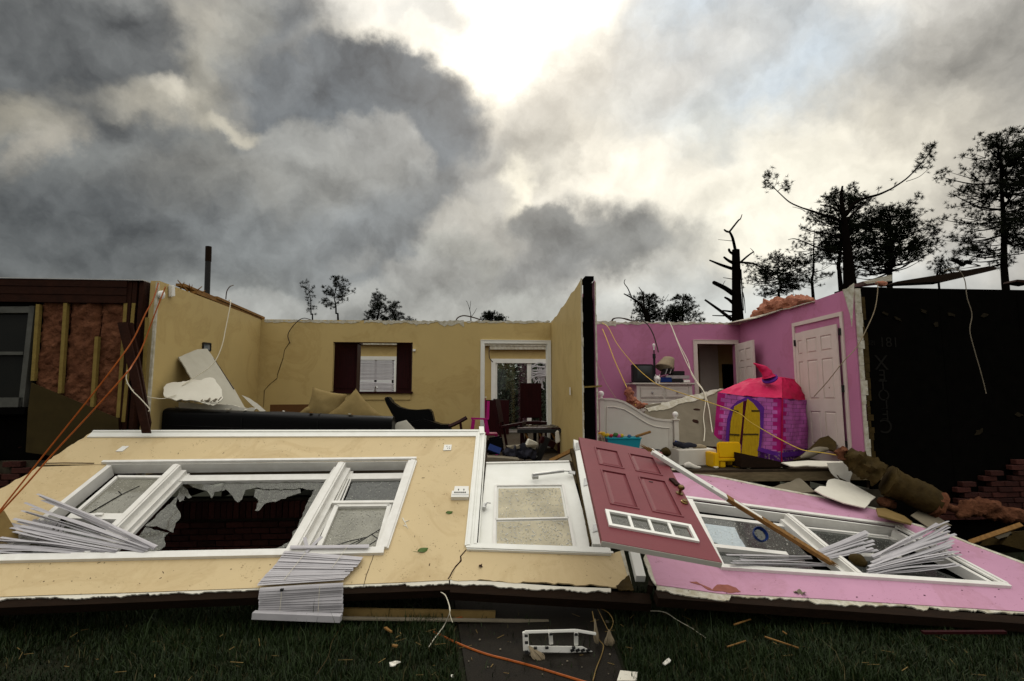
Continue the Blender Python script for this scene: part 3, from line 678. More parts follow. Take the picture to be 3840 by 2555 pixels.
mb = lump(MB(), [(5.52, 8.2, 3.52), (5.54, 8.45, 3.54), (5.56, 8.7, 3.53)], [.03, .06, .03], .4, 9, 10, 4, 1, 9); mb.build('insulation_batt', M['batt'], psw, smooth=True)
MB().box(5.6, 5.9, 8.5, 10.2, 3.38, 3.45).build('top_plate', M['joist'], psw)
mb = MB(); z = FZ + .05
while z < 3.45:
    h = random.uniform(.08, .25); w = random.uniform(.04, .09); mb.box(5.39, 5.39 + w, YF - .03, YF - .006, z, z + h - .004); z += h
mb.build('torn_edge', M['gypsum'], psw)
mb = MB(); z = FZ + .1
while z < 3.3:
    h = random.uniform(.07, .2); w = random.uniform(.02, .07); mb.box(5.45, 5.47 + w, YF - .026, YF - .012, z, z + h - .004); z += h
mb.build('paper_scrap', M['kraft'], psw)
PF = PLY(YF - .04)
MB().slab([ZE(1172, 180), ZE(1210, 170), ZE(1262, 130), ZE(1245, 470), ZE(1232, 380)], PF, .012).build('wallboard_flap', M['gypsum'], psw)
# left wing front: stripped framing with glass wool
PW = PLY(6.98)
wing = MB().box(-9.5, -4.14, 7.12, 7.2, FZ - .3, 3.4).build('side_wing_wall', M['black'], house)
for i, (z0, z1) in enumerate(((3.14, 3.235), (3.24, 3.335), (3.34, 3.425))):
    MB().box(-9.5, -4.33, 6.95 - i * .006, 7.0, z0, z1).build('header_board', M['darkwood'], wing)
MB().box(-9.5, -4.14, 6.93, 7.2, 3.428, 3.44).build('flashing', M['steel'], wing)
for x in (-4.33, -4.27, -4.19): MB().box(x, x + .052, 6.96, 7.1, FZ - .2, 3.425).build('corner_stud', M['darkwood'], wing)
MB().bar(PW.q(*ZA(1235, 430)), PW.q(*ZA(1205, 1000)), .03, .03, (0, -1, 0)).build('corner_stud', M['stud'], wing)
studs = [(560, 310, 512, 1065), (822, 590, 782, 1180), (1065, 310, 1000, 1270), (1133, 310, 1045, 1305), (330, 320, 285, 960)]
for a in studs:
    p, q = PW.q(a[0], 0), None; p, q = PW.q(*ZA(a[0], a[1])), PW.q(*ZA(a[2], a[3])); MB().bar(p, q, .042, .05, (0, -1, 0)).build('stud', M['stud'], wing)
def batt(x0, x1, z0, z1, seed, y=7.0):
    mb = MB(); nu, nv = 26, 90
    def fn(u, v):
        p = Vector((x0 + (x1 - x0) * u, 0, z0 + (z1 - z0) * v)); e = min(u, 1 - u, .18) / .18; q = p * 6 + Vector((seed, 0, 0))
        d = .045 * math.sqrt(max(e, 0)) + .03 * noise.noise(q) + .022 * noise.noise(q * 2.6) + .014 * noise.noise(q * 6)
        return (p.x, y + .045 - d, p.z + (.04 * noise.noise(q * 1.4) if v > .98 else 0))
    mb.grid(fn, nu, nv); return mb.build('insulation_batt', M['batt'], wing, smooth=True)
bx = lambda zx, zy=700: PW.q(*ZA(zx, zy)).x
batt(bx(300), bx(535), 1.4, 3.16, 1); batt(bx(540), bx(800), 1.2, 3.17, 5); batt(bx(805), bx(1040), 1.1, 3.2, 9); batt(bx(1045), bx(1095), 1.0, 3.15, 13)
MB().slab([ZA(262, 975), ZA(990, 1275), ZA(1000, 1600), ZA(500, 1600), ZA(215, 1560), ZA(235, 1200)], PLY(6.9), .014).build('hardboard_sheet', mat('dark_hardboard', (.045, .032, .01), .9, (.026, .018, .006), 5, .6), wing)
# wing window
win = MB(); fr = [ZA(285, 330), ZA(190, 1190)]
q = lambda x, y: PW.q(*ZA(x, y))
def wq(x0, y0, x1, y1, a, b): win.box(min(q(x0, y0).x, q(x1, y1).x), max(q(x0, y0).x, q(x1, y1).x), a, b, min(q(x0, y0).z, q(x1, y1).z), max(q(x0, y0).z, q(x1, y1).z))
win.prism([q(245, 330), q(290, 320), q(195, 1180), q(150, 1180)], (0, .12, 0)); win.prism([q(-900, 340), q(285, 335), q(280, 388), q(-900, 390)], (0, .1, 0))
win.prism([q(-900, 1105), q(195, 1100), q(190, 1185), q(-900, 1195)], (0, .1, 0)); win.prism([q(-900, 715), q(195, 715), q(190, 742), q(-900, 742)], (0, .06, 0))
w_o = win.build('window', mat('grey_window_paint', (.10, .10, .088), .6, (.055, .055, .048), 9, .6), wing)
mb = MB(); mb.prism([v + Vector((0, .07, 0)) for v in (q(-900, 385), q(250, 385), q(165, 1110), q(-900, 1110))], (0, .01, 0)); mb.build('pane', M['darkpane'], w_o)
MB().prism([q(-900, 270), q(310, 275), q(300, 330), q(-900, 335)], (0, .1, 0)).build('window_head', M['black'], wing)
MB().prism([q(-900, 1190), q(215, 1180), q(200, 1240), q(-900, 1260)], (0, .2, 0)).build('window_ledge', M['black'], wing)
ven = MB().box(-9.5, -4.9, 6.99, 7.05, -.3, 1.2).build('brick_veneer', M['mortar'], house)
for r in range(23):
    for i in range(22):
        x = -8.6 + i * .21 + (r % 2) * .105; z = .0 + r * .073
        if z > 1.6 - .07 * ((i * 7 + r * 3) % 3) - max(0, (x + 6.3)) * .5 or x > -4.9: continue
        if z < .55 or x < -7.4: continue
        brick(ven, x, 6.94, z, jit=.008)
# right wing: black fibreboard sheathing, lettering, scraps
she = MB().box(5.5, 11.0, 7.1, 7.16, -.3, 3.53).build('sheathing_wall', M['black'], house)
for x in (6.72, 7.94, 9.16): MB().box(x - .004, x + .004, 7.094, 7.0995, -.2, 3.52).build('board_joint', M['black'], she)
PX = PLY(7.09)
def letter(txt, zf, size, mirror=True):
    cu = bpy.data.curves.new('lettering', 'FONT'); cu.body = txt; cu.size = size; cu.align_x = 'CENTER'; cu.align_y = 'CENTER'; cu.space_line = .95
    m = bpy.data.materials.get('faded_print') or mat('faded_print', (.011, .0102, .008), .95, (.004, .0036, .003), 30, .6); cu.materials.append(m)
    tmp = bpy.data.objects.new('lettering', cu); me = bpy.data.meshes.new_from_object(tmp); bpy.data.objects.remove(tmp); o = bpy.data.objects.new('letter', me); col.objects.link(o); o.parent = she; p = PX.q(*zf)
    o.matrix_local = Matrix.Translation(p - root_loc(she)) @ Matrix.Rotation(R(90), 4, 'X') @ Matrix.Diagonal((-1 if mirror else 1, 1, 1, 1)); return o
for ch, (zx, zy), sz in (('X', (520, 712), .3), ('E', (527, 802), .22), ('T', (532, 880), .22), ('O', (538, 950), .22), ('L', (545, 1020), .22), ('E', (550, 1092), .22), ('C', (555, 1180), .28)): letter(ch, ZF(zx, zy), sz)
letter('181', ZF(575, 560), .2); letter('ISI', ZF(450, 563), .1)
for i, (zx, zy, w, h, rz) in enumerate(((540, 345, .13, .05, -25), (640, 385, .14, .05, -20), (830, 330, .12, .07, -25), (920, 425, .08, .07, -30), (1030, 355, .15, .05, -12), (1275, 358, .12, .06, 10), (1240, 1215, .16, .09, 20), (1530, 1090, .14, .07, -10))):
    p = PX.q(*ZF(zx, zy)); mb = MB(T(p.x, p.y, p.z) @ Matrix.Rotation(R(-rz), 4, 'Y'))
    mb.prism([(w * .5 * math.cos(a) * random.uniform(.45, 1.25), -.008, h * .5 * math.sin(a) * random.uniform(.45, 1.25)) for a in np.linspace(0, 6.28, 10)[:-1]], (0, .012, 0)); mb.build('mortar_scrap', bpy.data.materials.get('dim_scrap') or mat('dim_scrap', (.02, .0145, .006), .95, (.007, .005, .0025), 25, .6), she)
for r in range(21):                                     # what is left of the brick skin, stepped like stairs
    for i in range(24):
        x = 6.2 + i * .21 + (r % 2) * .105; z = -.1 + r * .073
        if z > .55 + (x - 6.2) * .36 - .06 * ((i * 5 + r) % 3) or z > 1.36 or x > 9.6 or z < .28: continue
        if random.random() < .07 and z > .5 + (x - 6.2) * .3: continue
        brick(she, x, 7.03, z, jit=.012)
MB().prism([PLY(7.5).q(*ZU(1050, 1310)), PLY(7.5).q(*ZU(1285, 1255)), PLY(7.5).q(*ZU(1290, 1305)), PLY(7.5).q(*ZU(1080, 1330))], (0, .3, 0)).build('roof_board', M['gypsum'], she)
MB().box(5.5, 6.1, 7.2, 7.6, 3.45, 3.56).build('top_plate', M['joist'], she)
mb = lump(MB(), [PLY(7.3).q(*ZF(480, 118)), PLY(7.3).q(*ZF(525, 130)), PLY(7.3).q(*ZF(560, 122))], [.02, .05, .02], .4, 9, 10, 4); mb.build('insulation_tuft', M['batt2'], she, smooth=True)
p7 = PLY(7.4)
MB().prism([p7.q(*ZU(1290, 1330)), p7.q(*ZU(1330, 1310)), p7.q(*ZU(1800, 1235)), p7.q(*ZU(2080, 1185)), p7.q(*ZU(2135, 1195)), p7.q(*ZU(2130, 1215)), p7.q(*ZU(1720, 1310))], (0, .22, 0)).build('loose_fascia_board', M['joist'], she)
MB().prism([p7.q(*ZU(2290, 1310)), p7.q(*ZU(2300, 1295)), p7.q(*ZU(2420, 1300)), p7.q(*ZU(2420, 1330))], (0, .2, 0)).build('top_plate', M['darkwood'], she)
# kitchen beyond: far wall, window with blind, sliding door, cabinets
PK = PLY(YK)
kx0, kx1, kz0, kz1 = PK.q(*ZB(1000, 900)).x, PK.q(*ZB(1300, 900)).x, PK.q(*ZB(1150, 1075)).z, PK.q(*ZB(1150, 785)).z
sx0, sx1, sz1 = PK.q(*ZC(330, 900)).x, PK.q(*ZC(900, 900)).x, PK.q(*ZC(500, 758)).z
mb = wall_holes(MB(), 'x', -4.0, 5.8, FZ, CZ - .03, YK, YK + .12, [(kx0, kx1, kz0, kz1), (sx0, sx1, FZ, sz1)]); far = mb.build('kitchen_far_wall', M['beige_in'], house)
MB().box(-4.0, 5.8, YK - .15, YK + .12, CZ - .028, CZ + .03).build('ceiling_edge', M['gypsum'], far)
mb = MB(); c = .1
mb.box(kx0 - c, kx0, YK - .03, YK - .001, kz0 - c, kz1 + c); mb.box(kx1, kx1 + c, YK - .03, YK - .001, kz0 - c, kz1 + c); mb.box(kx0, kx1, YK - .03, YK - .001, kz1, kz1 + c)
kw = mb.build('window_casing', M['white'], far)
slat_me = local_mesh(MB().box(-.5, .5, -.012, .012, -.0012, .0012), 'slat', M['blind'])
z = kz1 - .03; i = 0
while z > kz0 + .1:
    tilt = R(62) + random.uniform(-.1, .1); sag = 0
    if kz1 - .62 < z < kz1 - .56: z -= .028; continue
    Mw = T((kx0 + kx1) / 2 + random.uniform(-.01, .01), YK - .012, z, ry=(random.uniform(-.01, .01) if z > kz1 - .6 else .05 + random.uniform(-.02, .02)), rx=tilt) @ Matrix.Diagonal((kx1 - kx0 - .06, 1.25, 1, 1))
    inst(slat_me, 'blind_slat', Mw, kw); z -= .03; i += 1
mb = MB(); c = .12
mb.box(sx0 - c, sx0, YK - .04, YK - .001, FZ, sz1 + c); mb.box(sx0, sx1 + c, YK - .04, YK - .001, sz1, sz1 + c); xm = PK.q(*ZC(595, 900)).x
mb.box(sx0, sx0 + .05, YK + .001, YK + .06, FZ, sz1); mb.box(xm - .06, xm + .06, YK + .001, YK + .05, FZ, sz1); mb.box(sx0 + .05, sx1, YK + .06, YK + .1, FZ, FZ + .08)
sd = mb.build('sliding_door', M['white'], far)
MB().box(sx0 + .05, xm - .06, YK + .02, YK + .028, FZ + .08, sz1).build('pane', M['glass'], sd)
p = PK.q(*ZC(318, 1085), .05); MB().box(p.x - .015, p.x + .015, p.y - .05, p.y, p.z - .17, p.z + .17).build('pull_handle', M['darkmetal'], sd)
mb = MB()
for i in range(26):
    a = PK.q(*ZC(610 + random.uniform(0, 120), random.uniform(770, 900)), .1); b = PK.q(*ZC(620 + random.uniform(0, 110), random.uniform(860, 970)), .1)
    if i < 9: a = PK.q(*ZC(608, 775 + i * 13), .12); b = PK.q(*ZC(740, 770 + i * 11 + random.uniform(-8, 20)), .12)
    mid = (a + b) / 2 + Vector((random.uniform(-.1, .1), -.03, random.uniform(-.08, .1)))
    cp = curve_pts([a, mid, b], 4)
    for u, v in zip(cp, cp[1:]): mb.bar(u, v, .03, .006, (0, -1, .3))
mb.build('tangled_blind', M['blind'], sd)
for nm, x0, x1, zz in (('left', 1251, 1338, 0), ('right', 1486, 1543, 0)):
    P = PLY(10.75); a, b = P.q(x0, 1380).x, P.q(x1, 1380).x; zt, zb = CZ - .25, P.q(x0, 1474).z - .2
    cab = MB().box(a, b, 10.75, 11.1, hz0 + .02, P.q(x0, 1287).z).build('kitchen_cabinet', M['mahogany'], house, bevel=.006)
    MB().box(a + .04, b - .04, 10.735, 10.749, hz0 + .1, P.q(x0, 1287).z - .1).build('cabinet_door', M['mahogany'], cab, bevel=.005)
    MB().box(a - .02, b + .03, 10.72, 11.12, P.q(x0, 1287).z, P.q(x0, 1287).z + .06).build('cornice', M['mahogany'], cab)
P = PLY(14.2)
mb = MB(); mb.box(-3.0, 1.0, 14.2, 14.95, FZ, FZ + .9); mb.build('kitchen_counter', M['mahogany'], house)
p = PLY(14.5).q(*ZB(1135, 1045)); mb = MB(T(p.x, p.y, FZ + .9)); mb.tube(curve_pts([(0, 0, 0), (0, 0, .3), (.05, -.08, .36), (.08, -.14, .3)], 5), .018, 8); mb.build('kitchen_tap', M['steel'], house, smooth=True)
mb = MB(); mb.bar(PK.q(*ZC(285, 640), .1), PK.q(*ZC(735, 640), .1), .06, .1); mb.build('hanging_ceiling_strip', M['gypsum'], far)
MB().box(dx0 - .6, dx0 + .06, YB + .9, YB + 1.0, FZ, FZ + .95).build('wainscot', M['magenta'], house); MB().box(dx0 - .6, dx0 + .08, YB + .88, YB + 1.02, FZ + .951, FZ + .98).build('chair_rail', M['white'], house)
# vent pipe on the left wall
pb = PL((-4.22, 0, 0), (1, 0, 0)); a = atx(*ZA(1742, 255), -4.22); b = at(*ZA(1752, -165), a.y)
mb = MB(); mb.tube([(a.x, a.y, 3.3), b], .042, 14); o = mb.build('vent_pipe', M['darkmetal'], house, smooth=True)
MB().tube([b - (b - a).normalized() * .24, b + Vector((0, 0, .004))], .046, 14).build('pipe_collar', M['joist'], o, smooth=True)

# ------------------------------------------------------------------ fallen beige front wall
W1 = PL(at(1815, 1622, 7.0), (.025, -.492, .870))
A1, B1 = W1.q(1815, 1622), W1.q(1685, 2175); C1 = at(2390, 2235, 4.72)
W1B = plane3(A1, B1, C1)
fw = thing('fallen_beige_wall', 'big beige house wall fallen flat on the lawn with its broken triple window', 'fallen wall', W1.q(900, 2200))
near = [(1685, 2172), (1500, 2184), (1300, 2192), (900, 2207), (500, 2222), (165, 2232), (0, 2238), (-500, 2262)]
board = MB()
board.slab(tear([(343, 1622), (1815, 1622), (1799, 1730), (1545, 1730), (400, 1742), (158, 1742)], {5}, 3, 18), W1, .014)
board.slab(tear([(140, 1750), (400, 1742), (-40, 2100), (-480, 2110), (-260, 1965), (0, 1832)], {4, 5}, 5, 20), W1, .014, -.004)
board.slab([(1545, 1730), (1799, 1730), (1750, 2060), (1432, 2064)], W1, .014)
board.slab([(-480, 2110), (-40, 2100), (1432, 2064), (1750, 2060)] + tear([(1750, 2060), (1685, 2175)], {0}, 3, 12)[1:] + near[1:], W1, .014)
wb = board.build('wallboard', M['beige'], fw)
mb = MB(); x = 1683                                     # ragged white paper along the near edge
def yn1(x): return np.interp(x, [p[0] for p in near[::-1]], [p[1] for p in near[::-1]])
w = 14
while x > -480:
    st = random.uniform(4, 12); w2 = min(16, max(5, w + random.uniform(-3.5, 3.5)))
    if random.random() < .03: w2 = 2.5
    mb.slab([(x, yn1(x) + .5), (x, yn1(x) + w), (x - st, yn1(x - st) + w2), (x - st, yn1(x - st) + .5)], W1, .012, -.006); x -= st; w = w2
mb.build('torn_paper_edge', M['drywall'], fw)
mb = MB(); mb.hbar(W1, (-480, 2262), (1690, 2180), .09, -.105, -.02, shift=-.03); mb.build('top_plate', M['joist'], fw)
for x0, y0, x1, y1 in ((343, 1640, -420, 2255), (1620, 1640, 1500, 2185), (1795, 1640, 1700, 2165)): MB().hbar(W1, (x0, y0), (x1, y1), .045, -.105, -.016).build('stud', M['joist'], fw)
MB().hbar(W1, (343, 1630), (1800, 1628), .09, -.105, -.016).build('sole_plate', M['joist'], fw)
mb = MB()
for pts in ([(343, 1628), (1810, 1626), (1799, 1720), (1560, 1722), (390, 1734), (158, 1742)], [(140, 1755), (385, 1745), (-60, 2100), (-470, 2110), (0, 1840)], [(1560, 1730), (1799, 1730), (1750, 2060), (1448, 2064)], [(-470, 2112), (-60, 2108), (1440, 2072), (1745, 2064), (1685, 2160), (-470, 2240)]):
    mb.slab(pts, W1, .012, -.107)
mb.build('light_block_sheathing', M['black'], fw)  # unseen backing added under the wallboard to block light
mb = MB(); mb.hbar(W1, (338, 1633), (1795, 1630), .115, .001, .018); mb.hbar(W1, (350, 1624), (1797, 1621), .03, .0185, .03); mb.build('baseboard', M['white'], fw)
MB().hbar(W1, (1797, 1622), (1815, 1622), .16, .001, .04).build('baseboard_end', M['white'], fw)
# the triple window
FL, FR_, NR, NL = (400, 1742), (1545, 1730), (1432, 2064), (-40, 2100)
wn = MB()
wn.hbar(W1, (385, 1738), (1562, 1724), .035, .001, .03); wn.hbar(W1, FL, FR_, .012, -.12, .0)
wn.hbar(W1, (-52, 2102), (1440, 2071), .075, -.02, .032); wn.hbar(W1, (1548, 1732), (1437, 2060), .10, .001, .022); wn.hbar(W1, (1550, 1732), (1441, 2060), .05, .0225, .032)
wn.hbar(W1, (410, 1748), (-20, 2090), .05, -.12, .01); wn.hbar(W1, (1530, 1735), (1424, 2058), .03, -.12, -.001)
tw = wn.build('window', M['vinyl'], fw)
MB().hbar(W1, (430, 1775), (1512, 1764), .10, -.118, -.075).build('window_ledge', M['vinyl'], tw)
for nm, a, b in (('l', (665, 1750), (328, 2084)), ('r', (1283, 1742), (1100, 2068))):
    mb = MB(); mb.hbar(W1, a, b, .085, -.12, .026); mb.hbar(W1, a, b, .19, -.12, -.04); mb.hbar(W1, a, b, .045, .0265, .036); mb.hbar(W1, a, b, .25, -.12, -.085); mb.build('mullion', M['vinyl'], tw)
def sash(corners, w, h0, h1):
    mb = MB(); n = len(corners)
    for i in range(n): mb.hbar(W1, corners[i], corners[(i + 1) % n], w, h0, h1)
    return mb.build('sash', M['vinyl'], tw)
s1 = sash([ZG(975, 385), ZG(1395, 388), ZG(1085, 705), ZG(600, 705)], .035, -.1, -.05)
MB().hbar(W1, ZG(565, 725), ZG(1060, 735), .07, -.11, -.035).build('meeting_rail', M['vinyl'], tw)
MB().slab([ZG(965, 395), ZG(1400, 395), ZG(1080, 700), ZG(600, 700)], W1, .004, -.075).build('pane', M['wet'], tw)
MB().slab([ZG(600, 760), ZG(1020, 760), ZG(740, 1060), ZG(60, 1060)], W1, .004, -.1).build('pane', M['wetdark'], tw)
mb = MB(); a = [ZG(720, 690), ZG(1010, 525), ZG(985, 500)]; mb.tube([W1.q(*p, -.068) for p in a], .006, 5); mb.tube([W1.q(*ZG(1010, 525), -.068), W1.q(*ZG(1160, 455), -.068)], .004, 5); mb.build('glass_crack', M['darkmetal'], tw)
MB().hbar(W1, ZG(800, 722), ZG(860, 722), .03, -.034, -.015).build('sash_lock', M['vinyl'], tw)
s2 = sash([ZH(1035, 640), ZH(1480, 635), ZH(1375, 1015), ZH(870, 1018)], .045, -.085, -.03)
MB().hbar(W1, ZH(1000, 622), ZH(1515, 618), .035, -.085, -.015).build('meeting_rail', M['vinyl'], tw)
MB().slab([ZH(1035, 645), ZH(1475, 640), ZH(1370, 1012), ZH(870, 1015)], W1, .004, -.06).build('pane', M['wet'], tw)
MB().slab([ZH(1165, 400), ZH(1575, 395), ZH(1505, 610), ZH(1080, 610)], W1, .004, -.1).build('pane', M['wetdark'], tw)
for i, k in enumerate((.0, .022, .044)): MB().hbar(W1, ZH(1125 + i * 14, 375 + i * 8), ZH(1010 + i * 25, 612), .012, -.1, -.06 - i * .008).build('sash_track', M['vinyl'], tw)
mb = MB()
for a, b in (((1415, 815), (1290, 890)), ((1290, 890), (1130, 925)), ((1130, 925), (975, 978)), ((1290, 890), (1180, 960)), ((1330, 870), (1385, 905)), ((1385, 905), (1300, 960)), ((1300, 960), (1200, 1000)), ((1250, 905), (1060, 990))): mb.bar(W1.q(*ZH(*a), -.058), W1.q(*ZH(*b), -.058), .008, .004, W1.n)
mb.build('glass_crack', M['darkmetal'], tw)
shards = [  # glass still standing in the frame
    (ZG, [(1510, 425), (1560, 470), (1600, 535), (1570, 545), (1540, 520), (1530, 560), (1495, 575), (1475, 530)]),
    (ZG, [(1480, 520), (1460, 590), (1505, 690), (1460, 740), (1440, 825), (1390, 800), (1300, 770), (1200, 770), (1340, 640)]),
    (ZG, [(1200, 775), (1400, 820), (1360, 860), (1370, 930), (1330, 960), (1230, 1005), (1130, 985), (1060, 940)]),
    (ZG, [(1560, 420), (1880, 420), (1850, 480), (1790, 490), (1765, 545), (1720, 480), (1650, 465)]),
    (ZH, [(0, 410), (990, 408), (960, 470), (830, 470), (720, 455), (560, 470), (330, 455), (260, 470), (230, 550), (195, 575), (150, 520), (95, 465), (0, 490)]),
    (ZH, [(340, 460), (720, 450), (728, 490), (510, 565), (430, 575), (365, 640), (340, 635), (370, 560), (330, 520)]),
    (ZH, [(985, 412), (860, 700), (830, 690), (700, 785), (740, 700), (780, 590), (820, 520), (850, 470)]),
    (ZH, [(860, 705), (790, 860), (665, 1035), (610, 1000), (600, 930), (640, 905), (655, 820), (690, 795)]),
    (ZH, [(650, 880), (600, 940), (390, 1035), (350, 1040), (480, 960)]), (ZH, [(605, 990), (660, 1020), (655, 1035), (440, 1035)])]
for i, (zf, pp) in enumerate(shards):
    pts = tear([zf(*p) for p in pp], set(range(len(pp))), 3, 12); MB().slab(pts, W1, .004, -.09 - .008 * (i % 3)).build('glass_shard', M['shard'], tw)
def drops(pl, pts, h, n, parent, r0=.0022, r1=.0058):          # beads of rain standing on the glass
    P = [pl.q(*p, h) for p in pts]; mb = MB()
    for i in range(n):
        u, v = random.random(), random.random(); c = P[0].lerp(P[1], u).lerp(P[3].lerp(P[2], u), v); r = r0 + (r1 - r0) * random.random() ** 2
        t1 = pl.n.orthogonal().normalized(); t2 = pl.n.cross(t1); ring = [c + (t1 * math.cos(a) + t2 * math.sin(a)) * r for a in (0, 1.05, 2.09, 3.14, 4.19, 5.24)]
        mid = [c + (p - c) * .65 + pl.n * r * .42 for p in ring]; b = len(mb.v); mb.v += ring + mid + [c + pl.n * r * .6]
        mb.f += [(b + k, b + (k + 1) % 6, b + 6 + (k + 1) % 6, b + 6 + k) for k in range(6)] + [(b + 6 + k, b + 6 + (k + 1) % 6, b + 12) for k in range(6)]
    return mb.build('rain_drops', M['drop'], parent, smooth=True, recalc=False, kind='stuff')
drops(W1, [ZG(985, 405), ZG(1390, 405), ZG(1080, 695), ZG(620, 695)], -.074, 260, tw)
drops(W1, [ZH(1050, 655), ZH(1465, 650), ZH(1365, 1005), ZH(885, 1008)], -.059, 520, tw)
drops(W1, [ZH(1175, 405), ZH(1565, 402), ZH(1500, 605), ZH(1090, 605)], -.099, 70, tw)
# small things on the wall face
def plate(zf, pts, h, name, m, parent=fw, pl=W1, h0=.001): return MB().prism([pl.q(*zf(*p), h) for p in pts], -pl.n * (h - h0)).build(name, m, parent, bevel=.0015)
o1 = plate(ZG, [(970, 212), (1030, 168), (1085, 168), (1030, 212)], .008, 'socket_plate', M['plastic_white'])
o2 = plate(ZI, [(139, 205), (148, 157), (211, 157), (205, 203)], .01, 'socket_plate', M['plastic_white'])
for zx, zy in ((165, 172), (185, 178), (172, 188), (188, 190)): plate(ZI, [(zx, zy), (zx + 7, zy - 4), (zx + 10, zy), (zx + 3, zy + 4)], .0115, 'socket_slot', M['darkmetal'], o2, h0=.0101)
o3 = plate(ZI, [(225, 562), (236, 507), (354, 507), (352, 565)], .012, 'keypad_plate', M['plastic_white'])
for zx in (267, 312): plate(ZI, [(zx - 5, 545), (zx - 4, 531), (zx + 5, 531), (zx + 5, 545)], .0125, 'screw_hole', M['darkmetal'], o3, h0=.0121)
o4 = plate(ZI, [(203, 620), (212, 566), (356, 566), (352, 620)], .045, 'keypad', M['plastic_white'])
for i in range(6): plate(ZI, [(230 + i * 17, 588), (232 + i * 17, 576), (243 + i * 17, 576), (243 + i * 17, 588)], .0465, 'key', M['darkmetal'], o4, h0=.0451)
plate(ZI, [(213, 604), (215, 594), (352, 594), (350, 604)], .047, 'display_strip', M['steel'], o4, h0=.0451)
mb = MB()
for zf, pts in ((ZH, [(1350, 1065), (1335, 1120), (1318, 1160), (1305, 1200), (1285, 1250), (1275, 1290), (1262, 1345)]), (ZI, [(335, 1035), (285, 1090), (290, 1130), (245, 1175), (215, 1220), (195, 1260), (180, 1280)]), (ZG, [(370, 310), (530, 307), (660, 308), (790, 310)]), (ZG, [(1590, 287), (1640, 283), (1835, 281)])):
    wd = {0: .004, 1: .011, 2: .012, 3: .02}[[1350, 335, 370, 1590].index(pts[0][0])]
    for a, b in zip(pts, pts[1:]): mb.bar(W1.q(*zf(*a), .0015), W1.q(*zf(*b), .0015), wd * random.uniform(.7, 1.3), .003, W1.n)
mb.build('wall_crack', M['darkwood'], fw)
mb = MB()                                               # bits of grit, chipped paint and straw stuck to the wet paint
for i in range(85):
    while True:
        p = (random.uniform(-200, 1740), random.uniform(1660, 2190))
        if p[1] < 1720 or p[1] > 2110 or p[0] > 1580 or (p[1] > 1850 and p[0] > 1555): break
    s = random.uniform(.0015, .005); c = W1.q(*p, .002); a = random.random() * 6
    d = Vector((math.cos(a), math.sin(a) * .87, math.sin(a) * .49)) * s * random.choice((1, 1, 3)); mb.bar(c - d, c + d, s, .003, W1.n)
mb.build('grit', M['darkwood'], fw)
mb = MB()
for a, b in (((1590, 770), (1635, 860)), ((1610, 800), (1645, 790)), ((1600, 830), (1630, 845))): mb.bar(W1.q(*ZH(*a), .003), W1.q(*ZH(*b), .003), .012, .005, W1.n, w2=.003)
mb.build('paper_tear', M['drywall'], fw)
for i, (zf, x, y, s, a, lab) in enumerate(((ZI, 190, 725, .035, 0, 'small green leaf stuck beside the white keypad'), (ZH, 1760, 1040, .05, .4, 'green leaf with a thin stalk on the beige wall below the window'), (ZI, 455, 1172, .03, 1.2, 'dark shrivelled leaf on the beige strip below the storm door'))):
    c = (W1 if zf is not ZI or x < 330 else W1B).q(*zf(x, y), .008); Fm = frame(c, Vector((math.cos(a), math.sin(a) * .8, .3)), Vector((-.3, .85, .45))); mb = MB(Fm)
    mb.grid(lambda u, v: ((u - .5) * 2 * s, (v - .5) * 1.3 * s * math.sin(math.pi * min(max(u, .02), .98)) ** .7, .012 * math.cos(u * 4) * (abs(v - .5) + .3)), 8, 4)
    o = mb.build('leaf', M['leaf'] if i < 2 else M['darkwood'], label=lab, cat='leaf', group='leaves on the fallen wall', smooth=True)
    if i == 1: MB(Fm).tube([(-s, 0, 0), (-s * 1.5, s * .3, .004), (-s * 2, s * .8, .002)], .0018, 5).build('stalk', M['leaf'], o)
# part with the entrance
MB().slab([(1688, 2172), (1752, 2058), (2290, 2078), (2333, 2064), (2372, 2205)] + tear([(2372, 2205), (1688, 2172)], {0}, 4, 16)[1:-1], W1B, .014).build('wallboard', M['beige'], fw)
mb = MB(); x = 1688; w = 16
def yn2(x): return np.interp(x, [1688, 1850, 2100, 2372], [2172, 2180, 2198, 2208])
while x < 2290:
    st = random.uniform(4, 12); w2 = min(19, max(8, w + random.uniform(-3.5, 3.5)))
    mb.slab([(x, yn2(x)), (x + st, yn2(x + st)), (x + st, yn2(x + st) + w2), (x, yn2(x) + w)], W1B, .012, -.005); x += st; w = w2
mb.build('torn_paper_edge', M['drywall'], fw)
MB().slab(tear([ZI(1590, 1340), ZI(1660, 1285), ZI(1700, 1250), ZI(1740, 1380), ZI(1610, 1372)], {0, 1, 3, 4}, 3, 9), W1B, .012, .006).build('torn_patch', M['kraft'], fw)
MB().slab([ZI(1625, 1045), ZI(1655, 1040), ZI(1735, 1370), ZI(1710, 1330)], W1B, .012, .004).build('torn_paper_edge', M['gypsum'], fw)
MB().hbar(W1B, (1690, 2196), (2440, 2240), .11, -.11, -.018).build('top_plate', M['joist'], fw)
MB().slab([(1690, 2175), (1752, 2060), (2330, 2075), (2390, 2225)], W1B, .012, -.112).build('light_block_sheathing', M['black'], fw)  # added light-blocking backing, continued under the entrance part
mb = MB()
mb.hbar(W1B, ZI(455, 60), ZI(370, 1010), .115, .001, .02); mb.hbar(W1B, ZI(440, 60), ZI(350, 1012), .03, .0205, .032); mb.hbar(W1B, ZI(478, 60), ZI(408, 1000), .03, .0205, .028); mb.hbar(W1B, ZI(460, 60), ZI(380, 1005), .014, .0205, .025)
